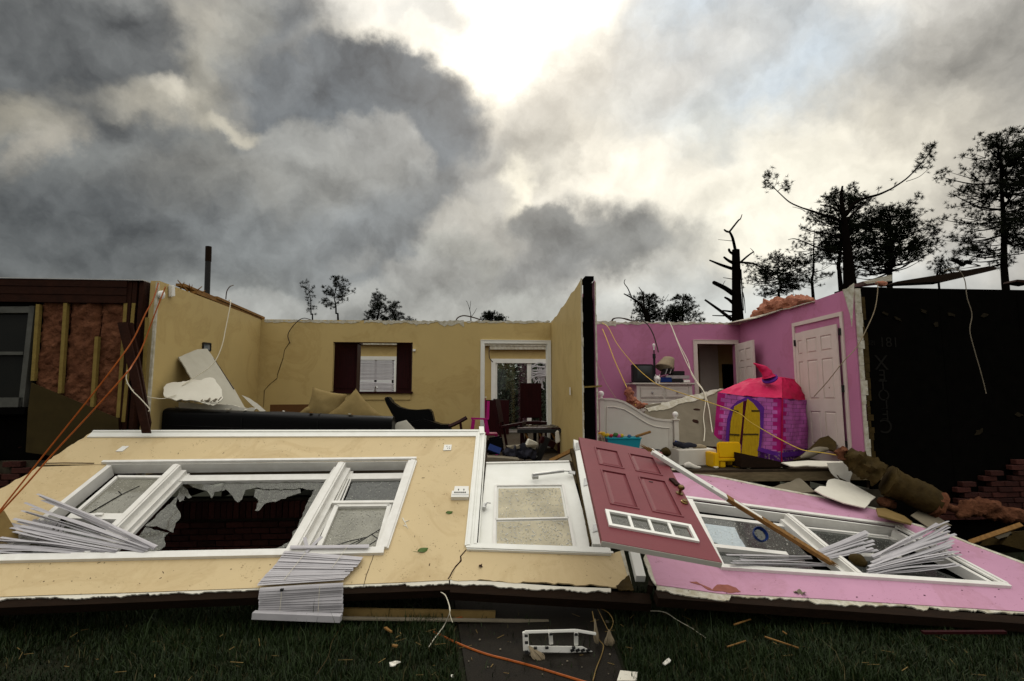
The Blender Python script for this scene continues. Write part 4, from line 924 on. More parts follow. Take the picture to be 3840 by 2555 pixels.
mb.hbar(W1B, ZI(340, 1018), ZI(1545, 1060), .085, .001, .024); mb.hbar(W1B, ZI(330, 1030), ZI(1565, 1078), .022, .0245, .034)
mb.hbar(W1B, ZI(497, 75), ZI(435, 1000), .012, -.1, .0)
mb.build('door_casing', M['white'], fw)
sdm = MB(); sdm.slab([ZI(503, 284), ZI(1197, 268), ZI(1405, 1012), ZI(428, 1003)], W1B, .03, -.035); sdr = sdm.build('storm_door', M['white'], fw)
mb = MB()
for a, b, w in (((585, 480), (1140, 474), .02), ((580, 480), (565, 1005), .03), ((1145, 474), (1245, 1005), .03), ((575, 765), (1200, 752), .022), ((500, 292), (1196, 278), .02)): mb.hbar(W1B, ZI(*a), ZI(*b), w, -.034, -.018)
mb.build('glazing_frame', M['vinyl'], sdr)
MB().slab([ZI(605, 505), ZI(1122, 500), ZI(1165, 750), ZI(600, 762)], W1B, .004, -.026).build('pane', M['wetpale'], sdr)
MB().slab([ZI(592, 782), ZI(1190, 768), ZI(1228, 1005), ZI(590, 1003)], W1B, .004, -.028).build('pane', M['wetpale'], sdr)
drops(W1B, [ZI(610, 510), ZI(1118, 505), ZI(1160, 745), ZI(605, 757)], -.0255, 380, sdr, .003, .009); drops(W1B, [ZI(597, 787), ZI(1188, 773), ZI(1224, 1000), ZI(595, 998)], -.0275, 380, sdr, .003, .01)
a, b = W1B.q(*ZI(890, 436), .05), W1B.q(*ZI(1150, 404), .05); mb = MB(); mb.tube([a, b], .017, 12); mb.tube([b, W1B.q(*ZI(1195, 400), .04)], .006, 8); mb.bar(W1B.q(*ZI(1190, 398), .03), W1B.q(*ZI(1245, 405), .02), .05, .012, W1B.n); mb.bar(W1B.q(*ZI(885, 440), .03), W1B.q(*ZI(935, 436), .03), .05, .04, W1B.n); mb.build('door_closer', M['steel'], sdr, smooth=True)
mb = MB(); mb.bar(W1B.q(*ZI(480, 690), .0), W1B.q(*ZI(492, 655), .0), .03, .04, W1B.n); mb.tube([W1B.q(*ZI(492, 672), .02), W1B.q(*ZI(510, 662), .035), W1B.q(*ZI(538, 662), .03)], .008, 6); mb.build('door_latch', M['steel'], sdr)
jm = MB(); jm.slab([ZI(1232, 128), ZI(1284, 140), ZI(1475, 1012), ZI(1392, 1010), ZI(1300, 560)], W1B, .09, .035); jm = jm.build('hinge_jamb', M['white'], fw)
MB().slab(tear([ZI(1205, 190), ZI(1236, 190), ZI(1330, 560), ZI(1395, 985), ZI(1368, 985), ZI(1290, 560)], {0, 1, 2, 3, 4, 5}, 1.5, 12), W1B, .06, .008).build('torn_edge', M['kraft'], jm)
for zx, zy in ((1268, 190), (1338, 490), (1415, 880)): plate(ZI, [(zx - 22, zy + 35), (zx - 18, zy - 30), (zx + 25, zy - 38), (zx + 30, zy + 20)], .042, 'hinge', M['steel'], jm, W1B, .036)
st = MB(); st.hbar(PL(W1B.q(*ZI(1770, 1170)), W1B.n), ZI(1735, 1050), ZI(1795, 1290), .085, -.02, .05); st.build('painted_stud', M['white'], label='white painted stud end poking out between beige and pink fallen walls', cat='stud')

# ------------------------------------------------------------------ red front door, thrown open over the pink wall
def para(pxs, width):
    r = np.array([list(ray(*p)) for p in pxs]); A = np.stack([r[0], -r[1], r[2], -r[3]], 1)
    k = np.linalg.svd(A)[2][-1]; k = k / k[0]; P = [EYE + Vector(r[i]) * float(k[i]) for i in range(4)]
    s = width / (P[1] - P[0]).length; return [EYE + (p - EYE) * s for p in P]
DP = para([(2171, 1640), (2481, 1696), (2708, 2110), (2258, 2028)], .86)
dW, dH = (DP[1] - DP[0]).length, (DP[3] - DP[0]).length
DF = frame(DP[0], DP[1] - DP[0], DP[3] - DP[0]); sgn = 1 if (DF.to_3x3() @ Vector((0, 0, 1))).z > 0 else -1
door = thing('front_door', 'dark red panelled front door with a row of four small panes, lying open', 'door', DP[3])
dx_, dy_ = dW, (DF.inverted() @ DP[3]).y; sk = (DF.inverted() @ DP[3]).x
DM = DF @ Matrix(((1, sk / dy_, 0, 0), (0, 1, 0, 0), (0, 0, sgn, 0), (0, 0, 0, 1)))
dl = MB(DM); dl.box(0, dW, 0, dy_, -.04, -.008)
zones = [(.10, .31), (.365, .70)]; cols = [(.16, .44), (.56, .86)]
vs = [0, .10, .31, .365, .70, .765, .895, 1]
for a, b in ((0, .16), (.44, .56), (.86, 1)): dl.box(a * dW, b * dW, 0, dy_ * .755, -.008, 0)
for (a, b) in cols:
    for c, e in ((0, .10), (.31, .365), (.70, .755)): dl.box(a * dW, b * dW, c * dy_, e * dy_, -.008, 0)
dl.box(0, dW, .755 * dy_, .775 * dy_, -.008, 0); dl.box(0, dW, .885 * dy_, dy_, -.008, 0); dl.box(0, .10 * dW, .775 * dy_, .885 * dy_, -.008, 0); dl.box(.87 * dW, dW, .775 * dy_, .885 * dy_, -.008, 0)
ds_ = dl.build('door_leaf', M['reddoor'], door)
MB(DM).box(-.002, dW + .002, dy_ - .003, dy_ + .004, -.043, -.004).build('door_edge', M['furn'], door)
for (a, b) in cols:
    for (c, e) in zones:
        x0, x1, y0, y1 = a * dW, b * dW, c * dy_, e * dy_; g, q_ = .02, .045; mb = MB(DM)
        for u0, u1, v0, v1 in ((x0, x1, y0, y0 + .014), (x0, x1, y1 - .014, y1), (x0, x0 + .014, y0 + .014, y1 - .014), (x1 - .014, x1, y0 + .014, y1 - .014)): mb.box(u0, u1, v0, v1, -.0075, .006)
        mb.add([(x0 + g, y0 + g, -.0078), (x1 - g, y0 + g, -.0078), (x1 - g, y1 - g, -.0078), (x0 + g, y1 - g, -.0078), (x0 + q_, y0 + q_, .002), (x1 - q_, y0 + q_, .002), (x1 - q_, y1 - q_, .002), (x0 + q_, y1 - q_, .002)],
               [(4, 5, 6, 7), (0, 1, 5, 4), (1, 2, 6, 5), (2, 3, 7, 6), (3, 0, 4, 7)]); mb.build('panel', M['reddoor'], ds_)
mb = MB(DM); x0, x1, y0, y1 = .09 * dW, .88 * dW, .765 * dy_, .89 * dy_; f = .028
for u0, u1, v0, v1 in ((x0, x1, y0, y0 + f), (x0, x1, y1 - f, y1), (x0, x0 + f, y0 + f, y1 - f), (x1 - f, x1, y0 + f, y1 - f)): mb.box(u0, u1, v0, v1, -.007, .016)
for i in (1, 2, 3): xx = x0 + f + (x1 - x0 - 2 * f) * i / 4; mb.box(xx - .011, xx + .011, y0 + f, y1 - f, -.007, .012)
lf = mb.build('pane_frame', M['white'], ds_)
for i in range(4):
    wv = (x1 - x0 - 2 * f) / 4; MB(DM).box(x0 + f + wv * i + .011, x0 + f + wv * (i + 1) - .011, y0 + f, y1 - f, -.007, -.002).build('pane', M['shard'], ds_)
def on_door(u, v, h=0): return DM @ Vector((u * dW, v * dy_, h))
hl = MB(DM); hl.lathe([(.032, 0), (.032, .008), (.012, .012), (.012, .035), (.028, .05), (.03, .065), (.02, .078), (.004, .08)], 14, T(.945 * dW, .475 * dy_, 0)); hl.build('door_knob', M['brass'], ds_, smooth=True)
MB(DM).lathe([(.03, 0), (.03, .01), (.022, .016), (.022, .026), (.004, .028)], 14, T(.945 * dW, .56 * dy_, 0)).build('deadbolt', M['brass'], ds_, smooth=True)
MB(DM).bar((.93 * dW, .34 * dy_, .01), (.97 * dW, .40 * dy_, .01), .05, .02, (0, 0, 1)).build('strike_block', M['darkwood'], ds_)
mb = MB(DM); mb.box(.66 * dW, .70 * dW, .405 * dy_, .412 * dy_, .001, .006); mb.build('scuff', M['darkmetal'], ds_)

# ------------------------------------------------------------------ fallen pink wall
A2, B2, C2 = at(2463, 2190, 4.75), at(2530, 1760, 7.05), at(3840, 2310, 4.6)
W2 = plane3(A2, B2, C2)
pw = thing('fallen_pink_wall', 'pink house wall fallen outward with a double window half under the red door', 'fallen wall', W2.q(3100, 2240))
farp = [(2519, 1761), (2700, 1790), (2900, 1832), (3099, 1868), (3297, 1912), (3422, 1966), (3511, 1988), (3640, 2040), (3840, 2113), (4000, 2200), (4150, 2290)]
nearp = [(4200, 2335), (3840, 2293), (3345, 2262), (3000, 2240), (2705, 2226), (2540, 2203), (2463, 2193)]
board = MB()
board.slab(farp[:7] + [(3370, 1975), (2577, 1870)], W2, .014); board.slab([(3370, 1975), (3511, 1988)] + farp[7:] + [(3770, 2198)], W2, .014)
board.slab([(2420, 2080), (2697, 2128), (3770, 2198), (4150, 2290)] + nearp, W2, .014); board.slab([(2519, 1761), (2577, 1870), (2697, 2128), (2420, 2080)], W2, .014)
board.build('wallboard', M['pink'], pw)
mb = MB()
def ynp(x): return np.interp(x, [p[0] for p in nearp[::-1]], [p[1] for p in nearp[::-1]])
x = 2463; w = 14
while x < 4150:
    st = random.uniform(5, 14); w2 = min(24, max(5, w + random.uniform(-5, 5)))
    if random.random() < .07: w2 = 2
    mb.slab([(x, ynp(x)), (x + st, ynp(x + st)), (x + st, ynp(x + st) + w2), (x, ynp(x) + w)], W2, .012, -.006); x += st; w = w2
mb.build('torn_paper_edge', M['gypsum'], pw)
mb = MB()
for a, b in zip(farp, farp[1:]): mb.hbar(W2, a, b, .055, -.012, .004)
mb.build('torn_paper_edge', M['gypsum'], pw)
MB().slab(tear([ZI(1840, 1070), ZI(1850, 1100), ZI(1930, 1340), ZI(1890, 1290), ZI(1820, 1110)], {1, 2, 3}, 2, 12), W2, .012, .006).build('torn_paper_edge', M['gypsum'], pw)
MB().hbar(W2, (2463, 2222), (4200, 2345), .10, -.10, -.016).build('top_plate', M['joist'], pw)
for a, b in (((2540, 1775), (2440, 2190)), ((3500, 2000), (4000, 2290))): MB().hbar(W2, a, b, .045, -.10, -.016).build('stud', M['joist'], pw)
mb = MB(); mb.slab([(2525, 1770), (3500, 1995), (3380, 1985), (2590, 1880)], W2, .012, -.102); mb.slab([(2440, 2090), (2697, 2140), (3770, 2210), (4120, 2300), (2470, 2200)], W2, .012, -.102); mb.build('light_block_sheathing', M['black'], pw)  # backing added below the pink wallboard too, blocking light
mb = MB(); mb.slab([(2540, 1860), (3430, 1975), (3830, 2230), (2640, 2140)], W2, .01, -.16); mb.build('light_block_sheathing', M['black'], pw)
pwn = MB()
pwn.hbar(W2, (2570, 1868), (3385, 1976), .05, .001, .02); pwn.hbar(W2, (2585, 1880), (3365, 1982), .02, -.11, -.001); pwn.hbar(W2, (2600, 1905), (3380, 1998), .06, -.115, -.08)
pwn.hbar(W2, (2700, 2131), (3782, 2201), .055, -.015, .03); pwn.hbar(W2, (3365, 1978), (3770, 2196), .085, .001, .02); pwn.hbar(W2, (3352, 1986), (3735, 2192), .05, -.1, -.001); pwn.hbar(W2, (3368, 1978), (3774, 2196), .035, .0205, .03)
pwn.hbar(W2, (2585, 1875), (2705, 2128), .07, -.1, .015)
pwi = pwn.build('window', M['vinyl'], pw)
mb = MB(); a, b = (2953, 1935), (3222, 2158); mb.hbar(W2, a, b, .075, -.11, .022); mb.hbar(W2, a, b, .17, -.11, -.04); mb.hbar(W2, a, b, .035, .0225, .032); mb.build('mullion', M['vinyl'], pwi)
mb = MB(); mb.hbar(W2, ZJ(830, 965), ZJ(1470, 1035), .06, -.1, -.04); mb.build('meeting_rail', M['vinyl'], pwi)
mb = MB(); mb.hbar(W2, ZK(610, 1045), ZK(990, 1060), .06, -.1, -.04); mb.hbar(W2, ZK(150, 800), ZK(890, 880), .03, -.1, -.06); mb.build('meeting_rail', M['vinyl'], pwi)
MB().slab([(2600, 1900), ZJ(1420, 800), ZJ(1660, 1030), ZJ(830, 950)], W2, .004, -.085).build('pane', M['wetdark'], pwi)
MB().slab([ZJ(840, 985), ZJ(1600, 1050), ZJ(1800, 1210), ZJ(900, 1180)], W2, .004, -.085).build('pane', M['wetdark'], pwi)
MB().slab([ZK(130, 800), ZK(890, 880), ZK(1090, 1030), ZK(980, 1050), ZK(400, 1020)], W2, .004, -.085).build('pane', M['wetdark'], pwi)
MB().slab([ZK(420, 1060), ZK(1100, 1060), ZK(1700, 1300), ZK(600, 1230)], W2, .004, -.092).build('pane', M['wetdark'], pwi)
drops(W2, [(2640, 1920), ZJ(1380, 815), ZJ(1620, 1015), ZJ(840, 940)], -.068, 170, pwi); drops(W2, [ZK(170, 815), ZK(870, 890), ZK(1060, 1025), ZK(420, 1010)], -.084, 120, pwi)
MB().slab(tear([ZJ(715, 760), ZJ(1030, 800), ZJ(1060, 860), ZJ(1130, 975), ZJ(960, 960), ZJ(800, 900)], {1, 2, 3}, 3, 12), W2, .004, -.07).build('tarp_behind_glass', M['tarp'], pwi)
mb = MB(); mb.slab(tear([ZJ(870, 1330), ZJ(960, 1330), ZJ(1030, 1355), ZJ(1070, 1390), ZJ(980, 1400), ZJ(880, 1385), ZJ(800, 1375), ZJ(740, 1335), ZJ(640, 1305), ZJ(700, 1305), ZJ(770, 1340), ZJ(830, 1372)], set(range(12)), 1.5, 9), W2, .006, .003); mb.build('torn_patch', mat('brown_torn_paper', (.30, .11, .085), .9, (.2, .07, .05), 20, .6), pw)
mb = MB()
for i in range(60):
    p = random.choice(((random.uniform(2650, 3100), random.uniform(1800, 1830)), (random.uniform(2500, 3900), random.uniform(2150, 2250)), (random.uniform(3450, 3700), random.uniform(2020, 2080))))
    if 2150 < p[1] < 2205 and p[0] > 2690: continue
    s = random.uniform(.003, .009); c = W2.q(*p, .003); a = random.random() * 6; d = Vector((math.cos(a), math.sin(a), 0)) * s; mb.bar(c - d, c + d, s, .003, W2.n)
mb.build('grit', M['darkwood'], pw)
c = W2.q(*ZN(830, 135), .01); mb = MB(frame(c, Vector((1, -.4, 0)), Vector((.4, 1, .2)))); mb.grid(lambda u, v: ((u - .5) * .1, (v - .5) * .05, .018 * math.sin(u * 9) * math.sin(v * 4 + 1)), 8, 5); mb.build('crumpled_leaf', M['drygrey'], label='small grey crumpled leaf near the edge of the pink wall', cat='leaf', group='leaves on the fallen wall', smooth=True)

# ------------------------------------------------------------------ timber lying across the red door
dp = PL(on_door(0, 0), (DM.to_3x3() @ Vector((0, 0, 1))))
pa = dp.q(*ZJ(300, 285), .10); pend = W2.q(*ZK(375, 1170), .045)
tb = thing('broken_trim_board', 'long half painted board lying slantwise across the red door', 'board', pend)
upv = Vector((0, -.4, 1)); s1, s2 = pa.lerp(pend, .42), pa.lerp(pend, .47)
MB().bar(pa, s1, .085, .034, upv).build('painted_length', M['white'], tb, bevel=.003); MB().bar(s1 + (s2 - s1) * .01, pend, .088, .036, upv).build('bare_length', M['wood'], tb, bevel=.003)
mb = MB()
for i in range(7): o_ = Vector((random.uniform(-.03, .03), 0, random.uniform(-.012, .012))); mb.bar(pa + o_, pa + o_ + (pa - pend).normalized() * random.uniform(.05, .14), .02, .012, upv, .002, .002)
mb.build('splinters', M['wood'], tb)
mb = MB(); mb.bar(s1.lerp(s2, .9) + Vector((0, 0, .02)), s1.lerp(pend, .35) + Vector((0, 0, .02)), .05, .006, upv); mb.build('paint_remnant', M['white'], tb)
mb = MB()
for k in (.06, .34, .62, .8): p = pa.lerp(pend, k) + upv.normalized() * .021; mb.lathe([(.011, 0), (.011, .003)], 8, T(*p))
mb.build('nail_hole', M['darkmetal'], tb)
mb = MB()
for i in range(6): o_ = Vector((random.uniform(-.03, .03), 0, random.uniform(-.012, .012))); mb.bar(pend + o_, pend + o_ + (pend - pa).normalized() * random.uniform(.03, .1), .02, .012, upv, .002, .002)
mb.build('splinters', M['wood'], tb)

# ------------------------------------------------------------------ torn window blinds
def slat_curve(mb, a, b, up, w=.05, bend=.02, n=5):
    mid = (a + b) / 2 + Vector((random.uniform(-bend, bend), 0, random.uniform(-bend, bend) * .5)); cp = curve_pts([a, mid, b], n)
    for u, v in zip(cp, cp[1:]):
        d = (v - u).normalized(); s_ = d.cross(up).normalized(); nn = s_.cross(d)
        P = []
        for c in (u, v): P += [c - s_ * w / 2, c + nn * w * .09, c + s_ * w / 2, c + nn * (w * .09 - .003)]
        mb.add(P, [(0, 4, 5, 1), (1, 5, 6, 2), (2, 6, 7, 3), (3, 7, 4, 0), (0, 1, 2, 3), (4, 7, 6, 5)])
def fan(label, pl, zf, bundles, per, h, w, bend=.02, tilt=.55):   # each bundle: a few slats still nested together
    root = thing('torn_blind', label, 'window blind', pl.q(*zf(*bundles[-1][1]))); nb = len(bundles)
    for i, (a, b) in enumerate(bundles):
        A, B = pl.q(*zf(*a), h * (1 - i / nb) + .03), pl.q(*zf(*b), h * .3 * (1 - i / nb) + .02); d = (B - A).normalized(); sd = pl.n.cross(d)
        if sd.y > 0: sd = -sd                                   # towards the viewer's side
        up = (pl.n - sd * tilt * random.uniform(-.3, 1.2)).normalized()
        for k in range(per):
            mb = MB(); off = sd * k * w * random.uniform(.3, .48) - pl.n * k * .007
            u2 = (up + Vector((random.uniform(-.5, .5), random.uniform(-.5, .5), 0)) * .5).normalized(); e = A + off * random.uniform(.6, 1.5) - d * random.uniform(-.12, .08) + pl.n * random.uniform(-.012, .02) + sd * random.uniform(-.03, .03)
            slat_curve(mb, e, B + off * .45, u2, w, bend); mb.build('slat', M['blind'], root)
    return root
lb = fan('spread bundle of torn white blind slats over the left end of the beige window', W1, ZG,
    [((378, 680), (1325, 1050)), ((235, 745), (1270, 1055)), ((155, 860), (1240, 1057)), ((165, 930), (1000, 1064)), ((-40, 985), (900, 1068)), ((-60, 1060), (700, 1078))], 5, .13, .03, .045)
for i in range(9):
    mb = MB(); x = 270 + i * 30; mb.bar(W1.q(*ZG(x, 870 + (i % 3) * 25), .03), W1.q(*ZG(x + 30, 800 + i * 5), .03), .028, .004, W1.n); mb.build('ladder_tape', M['blind'], lb)
fan('short stack of white blind slats at the foot of the slanting board', W2, ZK, [((640, 975), (250, 1090)), ((690, 1030), (280, 1120))], 6, .08, .028, .02)
fan('fanned white blind slats at the right end of the pink window', W2, ZK, [((1290, 945), (720, 1145)), ((1335, 1000), (720, 1190)), ((1365, 1055), (700, 1215)), ((1390, 1120), (690, 1235)), ((1400, 1175), (690, 1248))], 5, .18, .028, .045)
fan('white blind slats sagging along the lower edge of the pink window', W2, ZJ, [((985, 1145), (1650, 1115)), ((930, 1180), (1780, 1172))], 5, .05, .028, .03)
hb = thing('hanging_blind', 'white slatted blind trailing from the beige window over the edge onto the grass', 'window blind', atz(*ZL(2000, 300), .0))
for i in range(16):
    t = i / 15; l = (600 + (390 - 600) * t + 10 * math.sin(t * 5), 1075 + (1350 - 1075) * t); r_ = (1255 - 155 * t ** 1.3, 1130 + (1300 - 1130) * t)
    if i in (7, 8): r_ = (1180, r_[1] + 6)
    if i in (9, 10): r_ = (1110, r_[1])
    mb = MB(); slat_curve(mb, W1.q(*ZH(*l), .035 + random.uniform(-.003, .004)), W1.q(*ZH(*r_), .035 + random.uniform(-.003, .006)), (W1.n + Vector((0, .34 + random.uniform(-.1, .1), .1))).normalized(), .052, .005, 3); mb.build('slat', M['blind'], hb)
PHB = PLY(W1.q(*ZH(700, 1370)).y - .06)
for i in range(13):
    t = i / 12; l = (388 - 8 * t + random.uniform(-4, 4), 1372 + (1600 - 1372) * t); r_ = (1092 - 6 * t + random.uniform(-4, 4), 1325 + (1585 - 1325) * t + 6 * math.sin(i * 1.3))
    mb = MB(); slat_curve(mb, PHB.q(*ZH(*l), .012 * math.sin(i * .7)), PHB.q(*ZH(*r_), .012 * math.cos(i)), Vector((0, -1, .55 + .5 * random.random())).normalized(), .036, .006, 3); mb.build('slat', M['blind'], hb)
mb = MB()
for pts in (((1130, 1050), (1000, 1230)), ((780, 1100), (600, 1330))): mb.tube([W1.q(*ZH(*p), .06) for p in pts], .0022, 5)
for pts in (((590, 1350), (570, 1560)), ((905, 1320), (890, 1560))): mb.tube([PHB.q(*ZH(*p), .04) for p in pts], .0022, 5)
mb.build('blind_cord', M['cord_white'], hb)
MB().box(PHB.q(*ZH(590, 1358)).x - .012, PHB.q(*ZH(590, 1358)).x + .012, PHB.p.y - .05, PHB.p.y - .03, PHB.q(*ZH(590, 1368)).z, PHB.q(*ZH(590, 1348)).z).build('cord_stop', M['darkmetal'], hb)
mb = MB(); mb.bar(at(*ZL(1723, 283), PHB.p.y - .06), at(*ZL(2318, 306), PHB.p.y - .1), .06, .05); mb.build('bottom_rail', M['blind'], hb)
mb = MB(); mb.bar(W1.q(*ZH(770, 965), .05), W1.q(*ZH(800, 1075), .04), .03, .004, W1.n); mb.bar(W1.q(*ZH(915, 965), .06), W1.q(*ZH(780, 1085), .04), .03, .004, W1.n); mb.build('bent_slat', M['blind'], hb)
mb = MB()
for i in range(3): slat_curve(mb, W1.q(*ZH(650, 1040 + i * 8), .045 + i * .006), W1.q(*ZH(1310, 1030 + i * 10), .045 + i * .006), W1.n, .03, .01, 3)
mb.build('head_rail', M['blind'], hb)

# ------------------------------------------------------------------ living room contents
def PY(Y, zf, *pts): P = PLY(Y); return [P.q(*zf(*p)) for p in pts]
# sofa seen from behind
xa, xb = at(608, 1560, 7.25).x, at(1471, 1560, 7.25).x; zl, zr = at(640, 1530, 7.25).z, at(1460, 1563, 7.25).z
so = thing('black_sofa', 'long black leather sofa seen from behind the white baseboard', 'sofa', ((xa + xb) / 2, 7.6, FZ))
def sofa_back(u, v):
    x = xa + (xb - xa) * u; zt = zl + (zr - zl) * u; a = v * math.pi
    if v < .25: return (x, 7.25, FZ + .05 + (zt - .07 - FZ) * (v / .25))
    if v > .75: return (x, 7.55, FZ + .3 + (zt - .07 - FZ - .3) * ((1 - v) / .25))
    k = (v - .25) / .5 * math.pi; return (x, 7.40 - .15 * math.cos(k), zt - .07 + .07 * math.sin(k) + .012 * noise.noise(Vector((x * 2, k, 0))))
mb = MB(); mb.grid(sofa_back, 44, 24); mb.add([sofa_back(0, j / 24) for j in range(25)], [tuple(range(25))]); mb.add([sofa_back(1, j / 24) for j in range(25)], [tuple(range(24, -1, -1))])
sb_ = mb.build('backrest', M['leather'], so, smooth=True)
mb = MB(); mb.tube([(xa + .05, 7.247, zl - .22), (xb - .05, 7.247, zr - .24)], .006, 6); mb.build('piping', M['leather'], sb_, smooth=True)
for k in (.34, .67): MB().tube([(xa + (xb - xa) * k, 7.246, FZ + .1), (xa + (xb - xa) * k, 7.244, zl + (zr - zl) * k - .1), (xa + (xb - xa) * k, 7.3, zl + (zr - zl) * k - .012), (xa + (xb - xa) * k, 7.4, zl + (zr - zl) * k + .004)], .006, 6).build('piping', M['leather'], sb_, smooth=True)
MB().box(xa + .1, xb - .1, 7.61, 8.3, FZ + .08, FZ + .42).build('seat', M['leather'], so, bevel=.05)
for x in (xa + .02, xb - .22): MB().box(x, x + .2, 7.61, 8.3, FZ + .06, FZ + .62).build('armrest', M['leather'], so, bevel=.06)
for x in (xa + .1, xb - .1):
    for y in (7.33, 8.2): MB().lathe([(.02, 0), (.03, .08)], 8, T(x, y, FZ)).build('leg', M['darkmetal'], so)
def pillow(lab, zf, cx, cy, w, h, Y, rot, base):
    c = at(*zf(cx, cy), Y); Fm = T(c.x, c.y, c.z) @ Matrix.Rotation(R(rot), 4, 'Y') @ Matrix.Rotation(R(-14), 4, 'X'); mb = MB(Fm)
    def fn(s):
        def g(u, v):
            a, b = 2 * u - 1, 2 * v - 1; e = (1 - abs(a) ** 2.6) * (1 - abs(b) ** 2.6); k = 1 - .1 * (a * a * (1 - b * b) + b * b * (1 - a * a))
            return (a * w / 2 * (1 - .10 * (1 - b * b)), s * (.11 * max(e, 0) ** .5 + .01 * noise.noise(Vector((a * 2, b * 2, s)))), b * h / 2 * (1 - .10 * (1 - a * a)))
        return g
    mb.grid(fn(-1), 18, 18); mb.grid(fn(1), 18, 18); return mb.build('cushion', M['cushion'], smooth=True, label=lab, cat='cushion', group='cushions on the sofa')
pillow('tan cushion with soft rounded top on the sofa, nearer the side wall', ZB, 715, 1170, .50, .46, 7.85, 12, 0)
pillow('tan cushion standing on its corner like a pyramid on the sofa', ZB, 960, 1260, .57, .57, 7.75, 45, 0)
# wallboard sheets and other wreckage on the sofa
def sheet(name, lab, cat, zf, pts, pl, t, m, torn=None, amp=3, step=12, group=None, edge=None):
    px = tear([zf(*p) for p in pts], torn if torn is not None else set(range(len(pts))), amp, step)
    mb = MB(); mb.slab(px, pl, t); o = mb.build(name, m, label=lab, cat=cat, group=group); return o
G = 'broken wallboard sheets'
a, b, c = at(*ZA(1500, 760), 7.55), at(*ZA(1740, 690), 8.3), at(*ZA(1900, 1200), 7.65)
sheet('wallboard_sheet', 'tall grey wallboard sheet leaning on the living room side wall', 'wallboard', ZA, [(1500, 760), (1660, 695), (1740, 690), (1790, 760), (1965, 1020), (2060, 1190), (1880, 1230), (1640, 985)], plane3(a, b, c), .014, mat('grey_wallboard', (.42, .40, .33), .85, (.34, .32, .26), 4, .6), {0, 6, 7}, 2)
MB().slab([ZA(1795, 765), ZA(1812, 790), ZA(1970, 1030), ZA(1962, 1030)], PL(plane3(a, b, c).p + Vector((0, -.03, 0)), plane3(a, b, c).n), .012).build('paper_strip', M['darkwood'], label='dark strip on the edge of the tall leaning wallboard sheet', cat='strip')
a, b, c = at(*ZA(1375, 1010), 7.22), at(*ZA(1790, 935), 7.55), at(*ZA(1790, 1165), 7.2)
sheet('wallboard_sheet', 'bright white broken wallboard piece lying on the end of the black sofa', 'wallboard', ZA, [(1375, 1015), (1400, 985), (1590, 955), (1790, 935), (1850, 1010), (1875, 1105), (1790, 1168), (1660, 1130), (1520, 1112), (1480, 1125), (1380, 1090)], plane3(a, b, c), .014, M['drywall'], None, 3, 10)
sheet('wallboard_sheet', 'low white wallboard sliver along the top of the sofa', 'wallboard', ZA, [(1500, 1140), (1640, 1150), (1810, 1152), (2000, 1175), (2150, 1195), (2130, 1215), (1500, 1200)], PLY(7.5), .02, M['drywall'], {0, 1, 2, 3}, 3, 9)
a, b, c = at(*ZA(2030, 1080), 7.8), at(*ZA(2240, 1215), 7.6), at(*ZA(2110, 1190), 7.7)
sheet('wallboard_sheet', 'narrow pointed wallboard strip slanting behind the sofa near the corner', 'wallboard', ZA, [(2030, 1080), (2080, 1100), (2160, 1150), (2235, 1215), (2180, 1215), (2100, 1150)], PL(a, (.3, -1, .25)), .014, M['drywall'], {1, 3, 4}, 2, 9)
mb = MB()
for i in range(14): p = at(*ZA(1500 + i * 25 + random.uniform(-10, 10), 1130 + random.uniform(-12, 15)), 7.2); mb.bar(p, p + Vector((random.uniform(-.06, .06), random.uniform(-.06, .06), random.uniform(.0, .05))), .04, .01, w2=.01)
mb.build('torn_scraps', M['drygrey'], label='torn brown paper scraps under the white wallboard on the sofa', cat='scraps')
MB().prism(PY(9.6, ZB, (252, 1160), (590, 1158), (600, 1240), (250, 1240)), (0, .04, 0)).build('brown_headboard', mat('dull_brown_board', (.13, .06, .02), .7, (.09, .04, .015), 5, .6), label='low brown board standing behind the sofa cushions', cat='board', bevel=.004)
c = at(*ZB(575, 1212), 7.8); mb = lump(MB(), [c + Vector((-.12, 0, -.06)), c, c + Vector((.1, 0, .04))], [.03, .07, .04], .3, 8, 10, 4); mb.build('crumpled_cloth', M['cushion'], label='crumpled tan cloth beside the rounded cushion', cat='cloth', smooth=True)
MB().prism(PY(7.6, ZB, (1290, 1345), (1320, 1310), (1395, 1290), (1470, 1370), (1490, 1395), (1300, 1400)), (0, .02, .0)).build('wallboard_sheet', M['drywall'], label='small pale wallboard piece between the sofa and the black armchair', cat='wallboard')
# black armchair on its side, curved back
ac = thing('black_armchair', 'toppled black armchair with a curved shell back by the doorway', 'chair', (at(*ZB(1500, 1400), 8.6).x, 8.7, FZ))
def shell(pts, Y, dep, m, parent, name, th=.05):
    P = PLY(Y); mb = MB(); tp = [P.q(*ZB(*p)) for p in pts]; mb.prism(tp, (0, dep, 0)); return mb.build(name, m, parent, bevel=.022, smooth=True)
shell([(1208, 1100), (1225, 1090), (1245, 1098), (1275, 1140), (1330, 1180), (1400, 1200), (1480, 1205), (1590, 1197), (1608, 1210), (1630, 1300), (1640, 1330), (1500, 1420), (1320, 1330), (1270, 1230), (1225, 1150)], 8.7, .35, M['leather'], ac, 'shell_back')
shell([(1415, 1310), (1540, 1283), (1600, 1300), (1690, 1330), (1760, 1330), (1780, 1400), (1480, 1410)], 8.5, .45, M['leather'], ac, 'seat')
arm = MB(); P = PLY(8.55); cp = curve_pts([P.q(*ZB(*p)) for p in ((1750, 1345), (1800, 1325), (1850, 1300), (1905, 1268))], 5)
for u, v in zip(cp, cp[1:]): arm.bar(u, v, .05, .035, (0, -1, 1))
